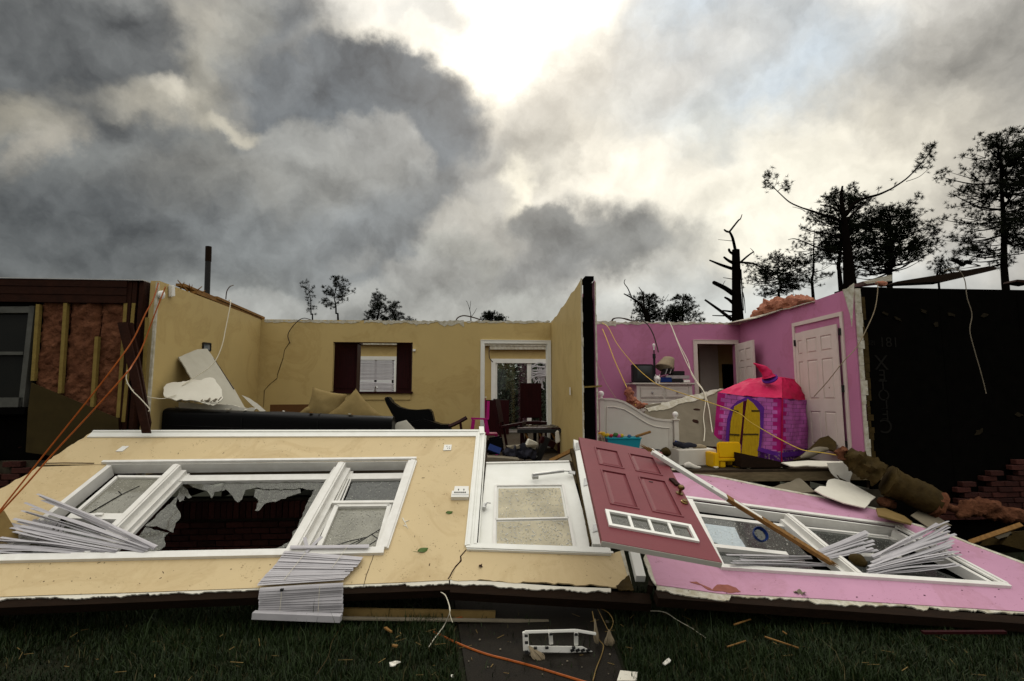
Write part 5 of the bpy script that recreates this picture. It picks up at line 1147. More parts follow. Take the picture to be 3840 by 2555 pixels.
arm.bar(P.q(*ZB(1850, 1305)), P.q(*ZB(1866, 1420)), .04, .035); arm.build('armrest', M['mahogany'], ac)
# magenta child's chair in the doorway
mc = thing('magenta_chair', "bright magenta child's armchair in front of the living room doorway", 'chair', (at(1835, 1650, 9.3).x, 9.3, FZ)); P = PLY(9.3)
q = lambda x, y, h=0: P.q(*ZB(x, y), h)
MB().bar(q(1940, 1272, .2), q(2085, 1278, .2), .06, .03).build('armrest', M['magenta'], mc); MB().bar(q(2080, 1280), q(2085, 1130), .05, .03).build('back_post', M['magenta'], mc)
for a, b in (((1962, 1282), (1945, 1400)), ((2058, 1282), (2080, 1395))): MB().bar(q(*a, .2), q(*b, .2), .06, .05).build('arm_post', M['magenta'], mc)
mb = MB(); mb.box(q(1950, 1400).x, q(2160, 1400).x, 9.05, 9.45, q(2100, 1412).z, q(2100, 1396).z); mb.build('seat', mat('dark_magenta', (.2, .01, .05), .5), mc, bevel=.006)
for x in (1955, 2140):
    for y in (9.08, 9.42): MB().box(q(x, 1400).x, q(x, 1400).x + .045, y - .02, y + .02, FZ, q(2100, 1412).z).build('leg', M['magenta'], mc)
# dining table and chairs beyond
P = PLY(9.7); q = lambda x, y, h=0: P.q(*ZC(x, y), h)
tb_ = thing('dining_table', 'dark dining table with litter on it beyond the doorway', 'table', (q(690, 1300).x, 9.7, FZ))
mb = MB(); mb.box(q(490, 1258).x, q(890, 1258).x, 9.2, 10.2, q(600, 1272).z - .0, q(600, 1255).z); mb.build('table_top', M['mahogany'], tb_, bevel=.006)
for x in (660, 800):
    for y in (9.3, 10.1): MB().lathe([(.03, 0), (.035, .3), (.05, .4), (.045, q(600, 1272).z - FZ - .002)], 10, T(q(x, 1300).x, y, FZ)).build('leg', M['mahogany'], tb_, smooth=True)
MB().box(q(480, 1258).x, q(900, 1258).x, 9.12, 9.16, q(600, 1290).z, q(600, 1262).z).build('apron', M['darkmetal'], tb_)
mb = MB()
for i in range(40): x = q(520 + random.random() * 340, 1255).x; y = 9.25 + random.random() * .8; mb.bar((x, y, q(600, 1255).z + .008), (x + random.uniform(-.1, .1), y + random.uniform(-.1, .1), q(600, 1255).z + .016), .03, .01)
mb.build('glass_crumbs', M['drygrey'], tb_)
def hi_chair(lab, x, y, rz, h, tilt=0):
    t = thing('dining_chair', lab, 'chair', (x, y, FZ), 'dark dining chairs'); Fm = T(x, y, FZ, R(rz)) @ Matrix.Rotation(R(tilt), 4, 'X'); b = lambda *a: MB(Fm).box(*a)
    b(-.22, .22, -.22, .22, .44, .49).build('seat', M['mahogany'], t, bevel=.01); b(-.22, .22, .19, .24, .55, h).build('backrest', M['mahogany'], t, bevel=.012)
    for sx in (-.2, .2):
        b(sx - .02, sx + .02, .19, .23, 0, .55).build('leg', M['mahogany'], t); b(sx - .02, sx + .02, -.21, -.17, 0, .44).build('leg', M['mahogany'], t)
    return t
hi_chair('tall dark dining chair back standing before the sliding door', q(665, 1100).x + .02, 10.6, 8, 1.25)
hi_chair('dark dining chair tipped sideways left of the dining table', q(500, 1300).x, 9.75, 75, .98, -10)
mb = MB(); mb.bar(q(635, 1270, .5), q(700, 1400, .5), .05, .03); mb.bar(q(540, 1290, .5), q(590, 1390, .5), .05, .03); mb.bar(q(770, 1340, .4), q(740, 1290, .4), .04, .03); mb.build('broken_chair_legs', M['wood'], label='broken wooden chair legs sticking up below the dining table', cat='chair legs')
# junk heap inside the entrance
P = PLY(7.9); q = lambda x, y, h=0: P.q(*ZC(x, y), h)
MB().prism([q(265, 1345), q(380, 1325), q(395, 1400), q(380, 1470), q(262, 1480)], (0, .3, -.02)).build('black_chair_back', M['leather'], label='black padded chair back just inside the entrance', cat='chair', bevel=.03, smooth=True)
MB().bar(q(275, 1410, .1), q(365, 1445, .1), .09, .05, (0, -1, .5)).build('blue_plastic_piece', M['blue'], label='blue plastic piece on the junk inside the entrance', cat='plastic')
mb = lump(MB(), [q(390, 1480), q(440, 1462), q(500, 1470), q(560, 1450), q(610, 1470), q(650, 1485)], [.05, .09, .06, .1, .07, .04], .8, 11, 22, 9); mb.build('dark_rubble', M['darkcloth'], label='heap of dark clothes and rubble inside the entrance', cat='rubble', smooth=True)
MB().prism([q(420, 1412, .05), q(650, 1395, .05), q(660, 1402, .05), q(470, 1432, .05)], (0, .25, 0)).build('glittering_glass_sheet', M['drygrey'], label='grey wet sheet lying on the dark heap inside the entrance', cat='sheet')
MB().prism([q(262, 1472, .4), q(380, 1478, .4), q(500, 1490, .4), q(480, 1502, .4), q(262, 1512, .4)], (0, .3, 0)).build('grey_carpet_strip', M['drygrey'], label='grey carpet strip behind the storm door', cat='carpet')
mb = MB(); mb.bar(q(725, 1502, .4), q(915, 1410, .4), .05, .03, (0, -1, 1)); mb.build('loose_batten', M['wood'], label='short wooden batten leaning behind the storm door', cat='batten')
MB().prism([q(760, 1495, .3), q(880, 1450, .3), q(905, 1505, .3), q(770, 1510, .3)], (0, .05, .02)).build('wallboard_sheet', M['drywall'], label='white wallboard corner beside the wooden batten', cat='wallboard')
MB().prism([q(600, 1485), q(650, 1440), q(660, 1500), q(600, 1500)], (0, .1, .0)).build('grey_box', M['steel'], label='small grey box in the junk inside the entrance', cat='box', bevel=.01)
mb = MB(); mb.prism([P.q(*ZC(820, 1300), -.2), P.q(*ZC(845, 1290), -.2), P.q(*ZC(858, 1385), -.2), P.q(*ZC(820, 1400), -.2)], (0, .06, 0)); o = mb.build('folding_seat', M['furn'], label='white padded folding seat beside the partition wall', cat='seat', bevel=.012)
for i, (x, y, sx, sz, m, lab) in enumerate(((560, 1470, .1, .06, 'furn', 'small pale scrap at the bottom of the entrance heap'), (700, 1440, .05, .2, 'darkmetal', 'black upright bar in the entrance heap'), (745, 1380, .12, .05, 'mahogany', 'dark red stick in the entrance heap'), (620, 1395, .08, .05, 'drywall', 'small white shard beneath the table'))):
    p = q(x, y, -.1); MB(T(p.x, p.y, p.z, .3, .2, .4)).box(-sx, sx, -.04, .04, -sz, sz).build('debris_piece', M[m], label=lab, cat='debris', bevel=.008, group='pieces in the entrance heap')
# picture on the side wall, small box, round fitting
P = PL((XL, 0, 0), (1, 0, 0)); qa = lambda x, y, h=0: P.q(*ZA(x, y), h)
pf = thing('picture_frame', 'small dark framed picture hanging crooked on the beige side wall', 'picture', qa(1730, 705, .01))
mb = MB(); cs = [(1700, 642), (1762, 648), (1760, 708), (1700, 700)]
for i in range(4): mb.bar(qa(*cs[i], .012), qa(*cs[(i + 1) % 4], .012), .022, .02, (1, 0, 0))
mb.build('frame', M['darkmetal'], pf); MB().prism([qa(*c, .004) for c in cs], (.004, 0, 0)).build('picture', mat('blue_print', (.05, .09, .13), .4, (.3, .3, .28), 9, .3), pf)
MB().prism([qa(1408, 155, .05), qa(1440, 160, .05), qa(1442, 250, .05), qa(1410, 255, .05)], (-.045, 0, 0)).build('white_sensor_box', M['plastic_white'], label='small white box with a label dangling at the top of the beige side wall', cat='box', bevel=.008)
c = qa(1332, 237, .06); MB(T(c.x, c.y, c.z, ry=R(90))).lathe([(.012, -.05), (.05, -.045), (.055, -.01), (.04, .0), (.012, .01)], 16).build('round_fitting', M['plastic_white'], label='round white ceiling fitting dangling beside the white box', cat='fitting', smooth=True)
# leaning dark planks
PP = PL(at(490, 1400, 6.72), (0, -1, .12))
for lab, pts in (('broad dark plank leaning at the house corner', [(985, 470), (1060, 465), (1160, 900), (1260, 1400), (1190, 1400), (1110, 1010)]), ('narrow dark plank leaning close to the corner post', [(1066, 472), (1108, 470), (1190, 900), (1262, 1310), (1245, 1400), (1150, 880)])):
    mb = MB(); mb.slab([ZA(*p) for p in pts], PL(PP.p + Vector((0, .05 if 'narrow' in lab else 0, 0)), PP.n), .03); mb.build('leaning_plank', M['darkwood'], label=lab, cat='plank', group='planks at the house corner')

# ------------------------------------------------------------------ bedroom contents
Yf = 7.72; P = PLY(Yf); q = lambda x, y, h=0: P.q(*ZD(x, y), h)
bd = thing('bed_footboard', 'white wooden bed footboard with curved top and round finials', 'bed', (q(620, 1500).x, Yf, FZ))
top = [(342, 1040), (400, 1039), (450, 1047), (500, 1062), (550, 1090), (600, 1122), (650, 1155), (700, 1180), (750, 1196), (820, 1205), (884, 1208)]
mb = MB(); bot = [(884, 1545), (342, 1460)]; mb.prism([q(*p) for p in top + bot], (0, .03, 0)); pn = mb.build('panel', M['furn'], bd)
mb = MB()
for (a, b) in zip(top, top[1:]): mb.bar(q(*a, -.015), q(*b, -.015), .055, .03, (0, 0, 1))
mb.build('cap_rail', M['furn'], bd)
mb = MB(); inn = [(365, 1300), (368, 1100), (420, 1100), (500, 1118), (560, 1152), (610, 1185), (680, 1228), (740, 1252), (800, 1262), (858, 1265), (856, 1440)]
for (a, b) in zip(inn, inn[1:]): mb.tube([q(*a, .002), q(*b, .002)], .011, 6)
mb.build('moulding', M['furn'], pn, smooth=True)
for zx, zt, zk in ((322, 1033, 990), (905, 1195, 1152)):
    x, zz = q(zx, zt).x, q(zx, zt).z
    ps = MB().box(x - .035, x + .035, Yf - .035, Yf + .035, FZ + .08, zz - .02).build('post', M['furn'], bd, bevel=.004)
    MB().box(x - .052, x + .052, Yf - .052, Yf + .052, zz - .0195, zz).build('post_cap', M['furn'], ps, bevel=.005)
    MB().lathe([(.03, .0), (.05, .03), (.045, .06), (.03, .0799)], 12, T(x, Yf, FZ)).build('foot', M['furn'], ps, smooth=True)
    MB().lathe([(.02, 0), (.026, .012), (.018, .02), (.036, .04), (.044, .065), (.036, .092), (.012, .106)], 16, T(x, Yf, zz + .001)).build('finial', M['plastic_white'], ps, smooth=True)
# dresser
Yd = 9.85; P = PLY(Yd); q = lambda x, y, h=0: P.q(*ZD(x, y), h)
x0, x1, zt = q(600, 1000).x, q(1035, 1000).x, q(800, 912).z
dr = thing('white_dresser', 'white chest of drawers against the pink back wall', 'dresser', ((x0 + x1) / 2, Yd + .25, FZ))
MB().box(x0, x1, Yd, Yd + .48, FZ + .06, zt - .045).build('carcass', M['furn'], dr); MB().box(x0 - .09, x1 + .05, Yd - .05, Yd + .5, zt - .03, zt).build('top', M['furn'], dr, bevel=.006)
MB().box(x0 - .03, x1 + .03, Yd - .025, Yd + .49, zt - .0445, zt - .0305).build('cornice', M['furn'], dr)
for x in (x0, x1 - .06): MB().box(x, x + .06, Yd - .012, Yd - .001, FZ, zt - .05).build('side_stile', M['furn'], dr)
mx = (x0 + x1) / 2; rows = [(zt - .28, zt - .08), (zt - .55, zt - .31), (zt - .82, zt - .58), (zt - 1.1, zt - .85)]
for i, (a, b) in enumerate(rows):
    for (u0, u1) in (((x0 + .075, mx - .015), (mx + .015, x1 - .075)) if i == 0 else ((x0 + .075, x1 - .075),)):
        d = MB().box(u0, u1, Yd - .016, Yd - .001, a, b).build('drawer', M['furn'], dr, bevel=.003); mb = MB()
        for e in ((u0 + .02, u1 - .02, a + .02, a + .03), (u0 + .02, u1 - .02, b - .03, b - .02), (u0 + .02, u0 + .03, a + .03, b - .03), (u1 - .03, u1 - .02, a + .03, b - .03)): mb.box(e[0], e[1], Yd - .022, Yd - .0162, e[2], e[3])
        mb.build('drawer_moulding', M['furn'], d)
        for kx in ([(u0 + u1) / 2] if i == 0 else [u0 + .25, u1 - .25]): MB(T(kx, Yd - .017, (a + b) / 2, rx=R(90))).lathe([(.01, 0), (.01, .012), (.02, .02), (.016, .032), (.004, .035)], 12).build('knob', M['steel'], d, smooth=True)
zs = zt + .001
tv = thing('crt_television', 'old boxy television on the white dresser', 'television', (q(655, 900).x, Yd + .2, zs)); a, b, c, d = q(570, 800).x, q(735, 800).x, zs, q(650, 765).z
mb = MB(); mb.prism([(a, Yd, c + .02), (b, Yd, c + .02), (b, Yd, d - .02), (b - .02, Yd, d), (a + .01, Yd, d), (a, Yd, d - .02)], (0, .12, 0)); mb.build('bezel', M['tvcase'], tv, bevel=.012)
mb = MB(); mb.box8([(a + .02, Yd + .121, c + .02), (b - .02, Yd + .121, c + .02), (b - .1, Yd + .42, c + .03), (a + .1, Yd + .42, c + .03), (a + .02, Yd + .121, d - .02), (b - .02, Yd + .121, d - .02), (b - .1, Yd + .42, d - .1), (a + .1, Yd + .42, d - .1)]); mb.build('tube_housing', M['tvcase'], tv)
u0, u1, v0, v1 = q(605, 800).x, q(720, 800).x, q(650, 880).z, q(650, 778).z
mb = MB(); mb.grid(lambda u, v: (u0 + (u1 - u0) * u, Yd - .004 - .014 * (1 - (2 * u - 1) ** 2) * (1 - (2 * v - 1) ** 2), v0 + (v1 - v0) * v), 10, 8); mb.build('screen', M['screen'], tv, smooth=True)
MB().box(a + .03, b - .03, Yd + .02, Yd + .35, c, c + .0195).build('stand', M['tvcase'], tv)
lp = thing('table_lamp', 'black table lamp without its shade, bulb bare, on the dresser', 'lamp', (q(780, 900).x, Yd + .3, zs)); x = q(780, 700).x; Pl = PLY(Yd + .3); ql = lambda x, y: Pl.q(*ZD(x, y))
MB().lathe([(.07, 0), (.07, .02), (.022, .04), (.022, ql(780, 722).z - zs), (.03, ql(780, 720).z - zs), (.03, ql(780, 685).z - zs), (.012, ql(780, 684).z - zs), (.012, ql(780, 655).z - zs)], 14, T(x, Yd + .3, zs)).build('stem', M['darkmetal'], lp, smooth=True)
MB().lathe([(.013, 0), (.014, .05), (.028, .085), (.026, .11), (.01, .125)], 12, T(x, Yd + .3, ql(780, 654).z)).build('bulb', M['plastic_white'], lp, smooth=True)
a, b = ql(745, 790), ql(880, 745); c = ql(815, 775); mb = MB(T(c.x, c.y - .12, c.z) @ Matrix.Rotation(R(32), 4, 'Y') @ Matrix.Rotation(R(-18), 4, 'X'))
mb.grid(lambda u, v: ((.17 - .07 * v) * math.cos(6.2832 * u) * (1 + .06 * math.sin(11 * u + 3)), (.17 - .07 * v) * math.sin(6.2832 * u), .25 * v - .1 + .02 * math.sin(9 * u)), 28, 6); mb.build('lampshade', M['shade'], label='crumpled tan lampshade fallen beside the television', cat='lampshade', smooth=True, solid=.003, recalc=False)
c = q(765, 880); pg = thing('piggy_bank', 'small cream piggy bank on the dresser edge', 'piggy bank', (c.x, Yd + .02, zs)); mb = MB(); mb.lathe([(.004, -.075), (.04, -.06), (.062, -.02), (.064, .02), (.045, .055), (.02, .07)], 14, T(c.x, Yd + .03, zs + .075, rx=R(90)) @ Matrix.Rotation(R(180), 4, 'X')); mb.build('body', M['plastic_white'], pg, smooth=True)
MB().lathe([(.02, 0), (.02, .015), (.016, .018)], 10, T(c.x, Yd - .045, zs + .07, rx=R(90))).build('snout', M['plastic_white'], pg, smooth=True)
for sx in (-1, 1): MB().bar((c.x + sx * .03, Yd, zs + .12), (c.x + sx * .042, Yd - .005, zs + .155), .03, .01, w2=.004).build('ear', M['plastic_white'], pg); MB().lathe([(.014, 0), (.016, .03)], 8, T(c.x + sx * .03, Yd, zs)).build('leg', M['plastic_white'], pg)
for lab, x0_, x1_, y0_, y1_, Yo, m, nm, ct in (('blue book box lying on the dresser', 790, 880, 906, 868, 0, 'blue', 'blue_box', 'box'), ('thin black boxes stacked on the dresser right of the blue box', 884, 970, 906, 880, .01, 'tvcase', 'black_case', 'case'), ('small cream box at the right end of the dresser top', 976, 1024, 908, 888, 0, 'plastic_white', 'cream_box', 'box'),
    ('flat grey player on top of the boxes on the dresser', 845, 1030, 878, 852, .06, 'steel', 'disc_player', 'player'), ('black recorder on top of the grey player', 905, 1000, 850, 816, .1, 'tvcase', 'black_recorder', 'recorder')):
    MB().box(q(x0_, 900).x, q(x1_, 900).x, Yd + .02 + Yo, Yd + .27 + Yo, q(900, y0_).z, q(900, y1_).z).build(nm, M[m], label=lab, cat=ct, bevel=.005)
bs = thing('disc_cases', 'tilted row of grey disc cases beside the lampshade', 'cases', q(850, 850)); 
for i in range(5):
    p = q(815 + i * 18, 848 - i * 3, -.12); MB(T(p.x, p.y, p.z) @ Matrix.Rotation(R(22), 4, 'Y')).box(-.008, .008, -.07, .07, 0, .12).build('disc_case', M['steel'] if i % 2 else M['tvcase'], bs)
# leaning grey wallboard with torn white edge
a, b, c = at(*ZC(1500, 1130), 8.35), at(*ZC(2091, 960), 8.9), at(*ZC(1770, 1400), 7.95); pl_s = plane3(a, b, c)
lw = thing('leaning_wallboard', 'big grey wallboard sheet leaning across the bedroom behind the castle tent', 'wallboard', at(*ZC(1800, 1440), 8.1))
mb = MB(); mb.slab([ZC(*p) for p in [(1500, 1130), (2110, 970), (2150, 1420), (1900, 1400), (1765, 1370), (1500, 1330)]], pl_s, .014); mb.build('board', M['drygrey'], lw)
mb = MB(); mb.slab(tear([ZC(*p) for p in [(1480, 1090), (1620, 1075), (1760, 1040), (1900, 1005), (2091, 958), (2120, 965), (1960, 1040), (1800, 1075), (1640, 1130), (1530, 1142)]], set(range(10)), 3, 10), pl_s, .02, .012); mb.build('torn_edge', M['gypsum'], lw)
mb = MB()
for x, y, w, h in ((1905, 1122, .07, .025), (1900, 1215, .06, .05)):
    c = pl_s.q(*ZC(x, y), .003); Fm = frame(c, Vector((1, 0, 0)), pl_s.n.cross(Vector((1, 0, 0)))); mb2 = [Fm @ Vector((w * math.cos(t) * random.uniform(.6, 1.1), h * math.sin(t) * random.uniform(.6, 1.1), 0)) for t in np.linspace(0, 6.28, 12)[:-1]]; mb.prism(mb2, pl_s.n * .003)
mb.build('dent', M['darkwood'], lw)
P = PLY(8.2); q = lambda x, y, h=0: P.q(*ZD(x, y), h)
mb = lump(MB(), [q(535, 945), q(545, 1000), q(560, 1050), q(600, 1080), q(660, 1085), q(690, 1082)], [.025, .07, .08, .06, .035, .012], .75, 11, 24, 10, 1, 2); mb.build('insulation_tuft', M['batt2'], label='pink insulation clump hanging over the curved footboard', cat='insulation', smooth=True)
mb = MB(); mb.bar(q(660, 1098, .06), q(780, 1075, .06), .05, .01, (0, -1, .5), w2=.02); mb.build('grey_shingle', M['drygrey'], label='dark grey sliver on the torn edge above the footboard', cat='sliver')
# play castle
cs_ = thing('play_castle_tent', 'pink castle play tent with a red roof and yellow doors', 'play tent', (at(2930, 1720, 7.8).x, 7.95, FZ))
pA, pB_, pC = at(2668, 1690, 8.15), at(2928, 1725, 7.78), at(3046, 1690, 8.35)
for p in (pA, pB_, pC): p.z = FZ
eA, eB, eC = at(*ZE(190, 985), 8.2), at(*ZE(692, 1030), 7.85), at(*ZE(945, 1040), 8.4)
rA, rB, rC = at(*ZE(435, 878), 8.55), at(*ZE(694, 873), 8.45), at(*ZE(815, 886), 8.6)
pD = pA + pC - pB_; eD = eA + eC - eB
def castle_mat(name, la, lb, quoin, left=True, right=True, W=1.0):
    m = bpy.data.materials.new(name); m.use_nodes = True; nt = m.node_tree; N, L = nt.nodes, nt.links; b = N['Principled BSDF']; b.inputs['Roughness'].default_value = .75; b.inputs['Specular IOR Level'].default_value = .25
    uv = N.new('ShaderNodeUVMap'); uv.uv_map = 'UVMap'; br = N.new('ShaderNodeTexBrick'); L.new(uv.outputs[0], br.inputs['Vector'])
    br.inputs['Color1'].default_value = (*la, 1); br.inputs['Color2'].default_value = (*lb, 1); br.inputs['Mortar'].default_value = (*[x * .42 for x in la], 1); br.inputs['Scale'].default_value = 1
    br.inputs['Brick Width'].default_value = .15; br.inputs['Row Height'].default_value = .062; br.inputs['Mortar Size'].default_value = .004; br.inputs['Bias'].default_value = -.2
    sp = N.new('ShaderNodeSeparateXYZ'); L.new(uv.outputs[0], sp.inputs[0])
    def mt(op, a, c):
        n = N.new('ShaderNodeMath'); n.operation = op
        for i, v in enumerate((a, c)):
            if isinstance(v, (int, float)): n.inputs[i].default_value = v
            else: L.new(v, n.inputs[i])
        return n.outputs[0]
    par = mt('GREATER_THAN', mt('FRACT', mt('DIVIDE', sp.outputs[1], .124), 0), .5); th = mt('ADD', mt('MULTIPLY', par, .06), .06)
    e = None
    if left: e = mt('LESS_THAN', sp.outputs[0], th)
    if right:
        g = mt('GREATER_THAN', sp.outputs[0], mt('SUBTRACT', W, th)); e = mt('MAXIMUM', e, g) if e else g
    lo = mt('LESS_THAN', sp.outputs[1], .16)
    mx = N.new('ShaderNodeMix'); mx.data_type = 'RGBA'; L.new(br.outputs[0], mx.inputs[6]); mx.inputs[7].default_value = (*quoin, 1); L.new(e, mx.inputs[0])
    nz = N.new('ShaderNodeTexNoise'); nz.inputs['Scale'].default_value = 22; nz.inputs['Detail'].default_value = 4; L.new(uv.outputs[0], nz.inputs['Vector'])
    rp = N.new('ShaderNodeValToRGB'); rp.color_ramp.elements[0].position = .52; rp.color_ramp.elements[0].color = (.10, .015, .18, 1); rp.color_ramp.elements[1].position = .6; rp.color_ramp.elements[1].color = (.38, .24, .22, 1); L.new(nz.outputs['Fac'], rp.inputs[0])
    m2 = N.new('ShaderNodeMix'); m2.data_type = 'RGBA'; L.new(lo, m2.inputs[0]); L.new(mx.outputs[2], m2.inputs[6]); L.new(rp.outputs[0], m2.inputs[7]); L.new(m2.outputs[2], b.inputs['Base Color']); return m
la, lb, qn = (.45, .11, .37), (.36, .075, .30), (.36, .004, .14)
def cloth(p0, p1, e0, e1, m, name, parent, sag=.015, seed=0, nu=30, nv=30):
    W, H = (p1 - p0).length, ((e0 - p0).length + (e1 - p1).length) / 2; nrm = (p1 - p0).cross(e0 - p0).normalized()
    def fn(u, v):
        a = p0.lerp(p1, u).lerp(e0.lerp(e1, u), v); k = math.sin(math.pi * u) * math.sin(math.pi * v)
        return a + nrm * (sag * (k * (2.4 if 'roof' in name else .7) + 1.1 * noise.noise(Vector((u * 5 + v * 2, v * 3, seed))) * min(1, 6 * u, 6 * (1 - u)) + .55 * noise.noise(Vector((u * 14, v * 7 + u * 5, seed + 2))))) - Vector((0, 0, 1)) * (.02 * math.sin(math.pi * u) * v if 'panel' in name and 'roof' not in name else .02 * math.sin(math.pi * u) * (1 - v))
    mb = MB(); mb.grid(fn, nu, nv, lambda u, v: (u * W, v * H)); o = mb.build(name, m, parent, smooth=True, recalc=False); return o
cloth(pA, pB_, eA, eB, castle_mat('castle_print_front', la, lb, qn, True, True, (pB_ - pA).length), 'front_panel', cs_, .05, 1)
cloth(pB_, pC, eB, eC, castle_mat('castle_print_side', la, lb, qn, True, False, 1), 'side_panel', cs_, .05, 5)
cloth(pC, pD, eC, eD, M['pink_in'], 'rear_panel', cs_, .02, 6, 8, 8); cloth(pD, pA, eD, eA, M['pink_in'], 'rear_panel', cs_, .02, 7, 8, 8)
red = mat('red_tent_roof', (.60, .022, .10), .55, (.48, .015, .075), 8, .6, .3, 30); red2 = mat('deep_red_tent_roof', (.42, .006, .055), .55, (.34, .005, .045), 8, .6, .3, 30)
cloth(eA + Vector((0, -.01, .0)), eB + Vector((0, -.012, 0)), rA, rB, red, 'roof_panel', cs_, .018, 8); cloth(eB + Vector((0, -.012, 0)), eC + Vector((.01, 0, 0)), rB, rC, red2, 'roof_panel', cs_, .018, 9)
rD = rA + rC - rB; cloth(rA, rB, rD, rC, red, 'roof_panel', cs_, .02, 11, 8, 8); cloth(eC, eD, rC, rD, red2, 'roof_panel', cs_, .01, 12, 6, 6); cloth(eD, eA, rD, rA, red2, 'roof_panel', cs_, .01, 13, 6, 6)
q3 = plane3(pA, pB_, (eA + eB) / 2); fq = lambda x, y, h=.0: q3.q(*ZE(x, y), h + .05)
arch = [(248, 1395), (262, 1200), (290, 1110), (340, 1060), (425, 1022), (500, 1058), (550, 1110), (545, 1250), (528, 1400), (500, 1500), (490, 1495), (505, 1400), (518, 1250), (512, 1140), (470, 1080), (425, 1042), (350, 1082), (312, 1130), (285, 1220), (272, 1400)]
MB().prism([fq(*p, .03) for p in arch], -q3.n * .012).build('door_surround', M['purple'], cs_)
yel = mat('yellow_printed_door', (.50, .33, .01), .7, (.33, .2, .006), 9, .6, .1, 40, stretch=(6, 6, 1))
MB().prism([fq(*p, .026) for p in [(388, 1062), (420, 1050), (415, 1140), (385, 1300), (370, 1395), (355, 1395), (378, 1200)]], -q3.n * .006).build('gap_shade_patch', mat('gap_shade_red', (.06, .004, .02), .8), cs_)  # dark patch between the flaps: shade of the gap put into colour
dl_ = [MB().prism([fq(*p, .036) for p in [(278, 1395), (290, 1220), (318, 1100), (386, 1062), (380, 1200), (360, 1380)]], -q3.n * .008).build('door_flap', yel, cs_), MB().prism([fq(*p, .042) for p in [(380, 1390), (395, 1200), (418, 1040), (465, 1075), (515, 1140), (518, 1260), (500, 1490), (372, 1475)]], -q3.n * .008).build('door_flap', yel, cs_)]
bk = mat('dark_olive_print', (.06, .04, .008), .8)
for d, pts in ((0, ((300, 1130), (350, 1142))), (0, ((280, 1318), (358, 1322))), (1, ((450, 1135), (515, 1136))), (1, ((385, 1318), (505, 1318)))): MB().bar(fq(*pts[0], .045), fq(*pts[1], .045), .025, .004, q3.n).build('hinge_print', bk, dl_[d])
mb = MB(); mb.bar(fq(135, 1392, .04), fq(245, 1420, .04), .06, .004, q3.n); mb.bar(fq(500, 1430, .05), fq(660, 1475, .05), .06, .004, q3.n); mb.build('printed_fence', M['purple'], cs_)
p1 = plane3(pB_, pC, (eB + eC) / 2); mb = MB(); mb.bar(p1.q(*ZE(675, 1475), .04), p1.q(*ZE(900, 1455), .04), .07, .004, p1.n); mb.build('printed_fence', M['purple'], cs_)
# soft turret lying on the roof
b0 = at(*ZE(590, 880), 8.2); ht = [at(*ZE(*p), 8.15) for p in ((592, 872), (575, 835), (530, 790), (470, 757))]; mb = MB(); lumpr = [.12, .10, .05, .008]
lump(mb, ht, [.105, .09, .045, .008], .35, 8, 18, 8, .8, 4); mb.build('turret_tip', red, cs_, smooth=True)
c = at(*ZE(600, 880), 8.14); mb = MB(T(c.x, c.y, c.z, ry=R(-32), rx=R(20))); mb.lathe([(.08, -.014), (.118, -.01), (.118, .01), (.08, .014)], 20); mb.build('turret_brim', M['purple'], cs_, smooth=True)
mb = MB(); mb.tube([pB_ + Vector((0, -.02, 0)), eB + Vector((0, -.02, 0))], .01, 8); mb.build('corner_pole', red2, cs_, smooth=True)
# yellow toddler chair
P = PLY(7.2); q = lambda x, y, h=0: P.q(*ZE(x, y), h)
yc = thing('yellow_toddler_chair', 'chunky yellow plastic toddler chair seen from behind', 'chair', (q(285, 1560).x, 7.3, FZ))
mb = MB(); mb.prism([q(*p) for p in [(200, 1500), (195, 1395), (205, 1377), (360, 1375), (373, 1390), (376, 1500)]], (0, .06, 0)); mb.build('backrest', M['yellow'], yc, bevel=.012, smooth=True)
zl_ = q(280, 1500).z; MB().box(q(190, 1500).x, q(376, 1500).x, 7.18, 7.5, zl_ - .045, zl_ - .0005).build('seat', M['yellow'], yc, bevel=.01, smooth=True)
for x0_, x1_ in ((205, 250), (320, 376)): MB().box(q(x0_, 1500).x, q(x1_, 1500).x, 7.19, 7.26, FZ, zl_ - .046).build('leg', M['yellow'], yc, bevel=.01, smooth=True)
for x0_, x1_ in ((205, 250), (320, 376)): MB().box(q(x0_, 1500).x, q(x1_, 1500).x, 7.43, 7.5, FZ, zl_ - .046).build('leg', M['yellow'], yc, bevel=.01, smooth=True)
MB().box(q(150, 1500).x, q(193, 1500).x, 7.16, 7.48, FZ, q(170, 1460).z).build('side_block', M['yellow'], yc, bevel=.012, smooth=True)
# white drawer box with clothes, teal toy tub
P = PLY(7.42); q = lambda x, y, h=0: P.q(*ZD(x, y), h)
MB().prism([q(932, 1440), q(1225, 1432), q(1228, 1470), q(1190, 1560), q(932, 1560)], (0, .3, 0)).build('white_storage_box', M['furn'], label='low white box beside the bed footboard, filled with clothes', cat='box', bevel=.006)
for lab, path, rr, m in (('dark clothes spilling over the white box', [(925, 1405), (960, 1398), (1010, 1412), (1070, 1410), (1130, 1425)], [.03, .05, .035, .04, .02], 'darkcloth'), ('pale lilac cloth on the white box', [(1080, 1425), (1130, 1418), (1190, 1428)], [.02, .035, .02], 'shade'), ('blue striped cloth among the dark clothes', [(940, 1375), (975, 1400), (1000, 1425)], [.015, .03, .02], 'blue')):
    mb = lump(MB(), [P.q(*ZD(*p), -.18) for p in path], rr, .35, 8, 12, 6); mb.build('clothes', M[m], label=lab, cat='clothes', group='clothes on the white box', smooth=True)
tt = thing('toy_tub', 'teal plastic tub of toys behind the red front door', 'toy tub', q(490, 1420)); Pt = PLY(7.3); q = lambda x, y, h=0: Pt.q(*ZD(x, y), h)
x0, x1, z0, z1 = q(368, 1400).x, q(632, 1400).x, q(500, 1450).z, q(500, 1345).z
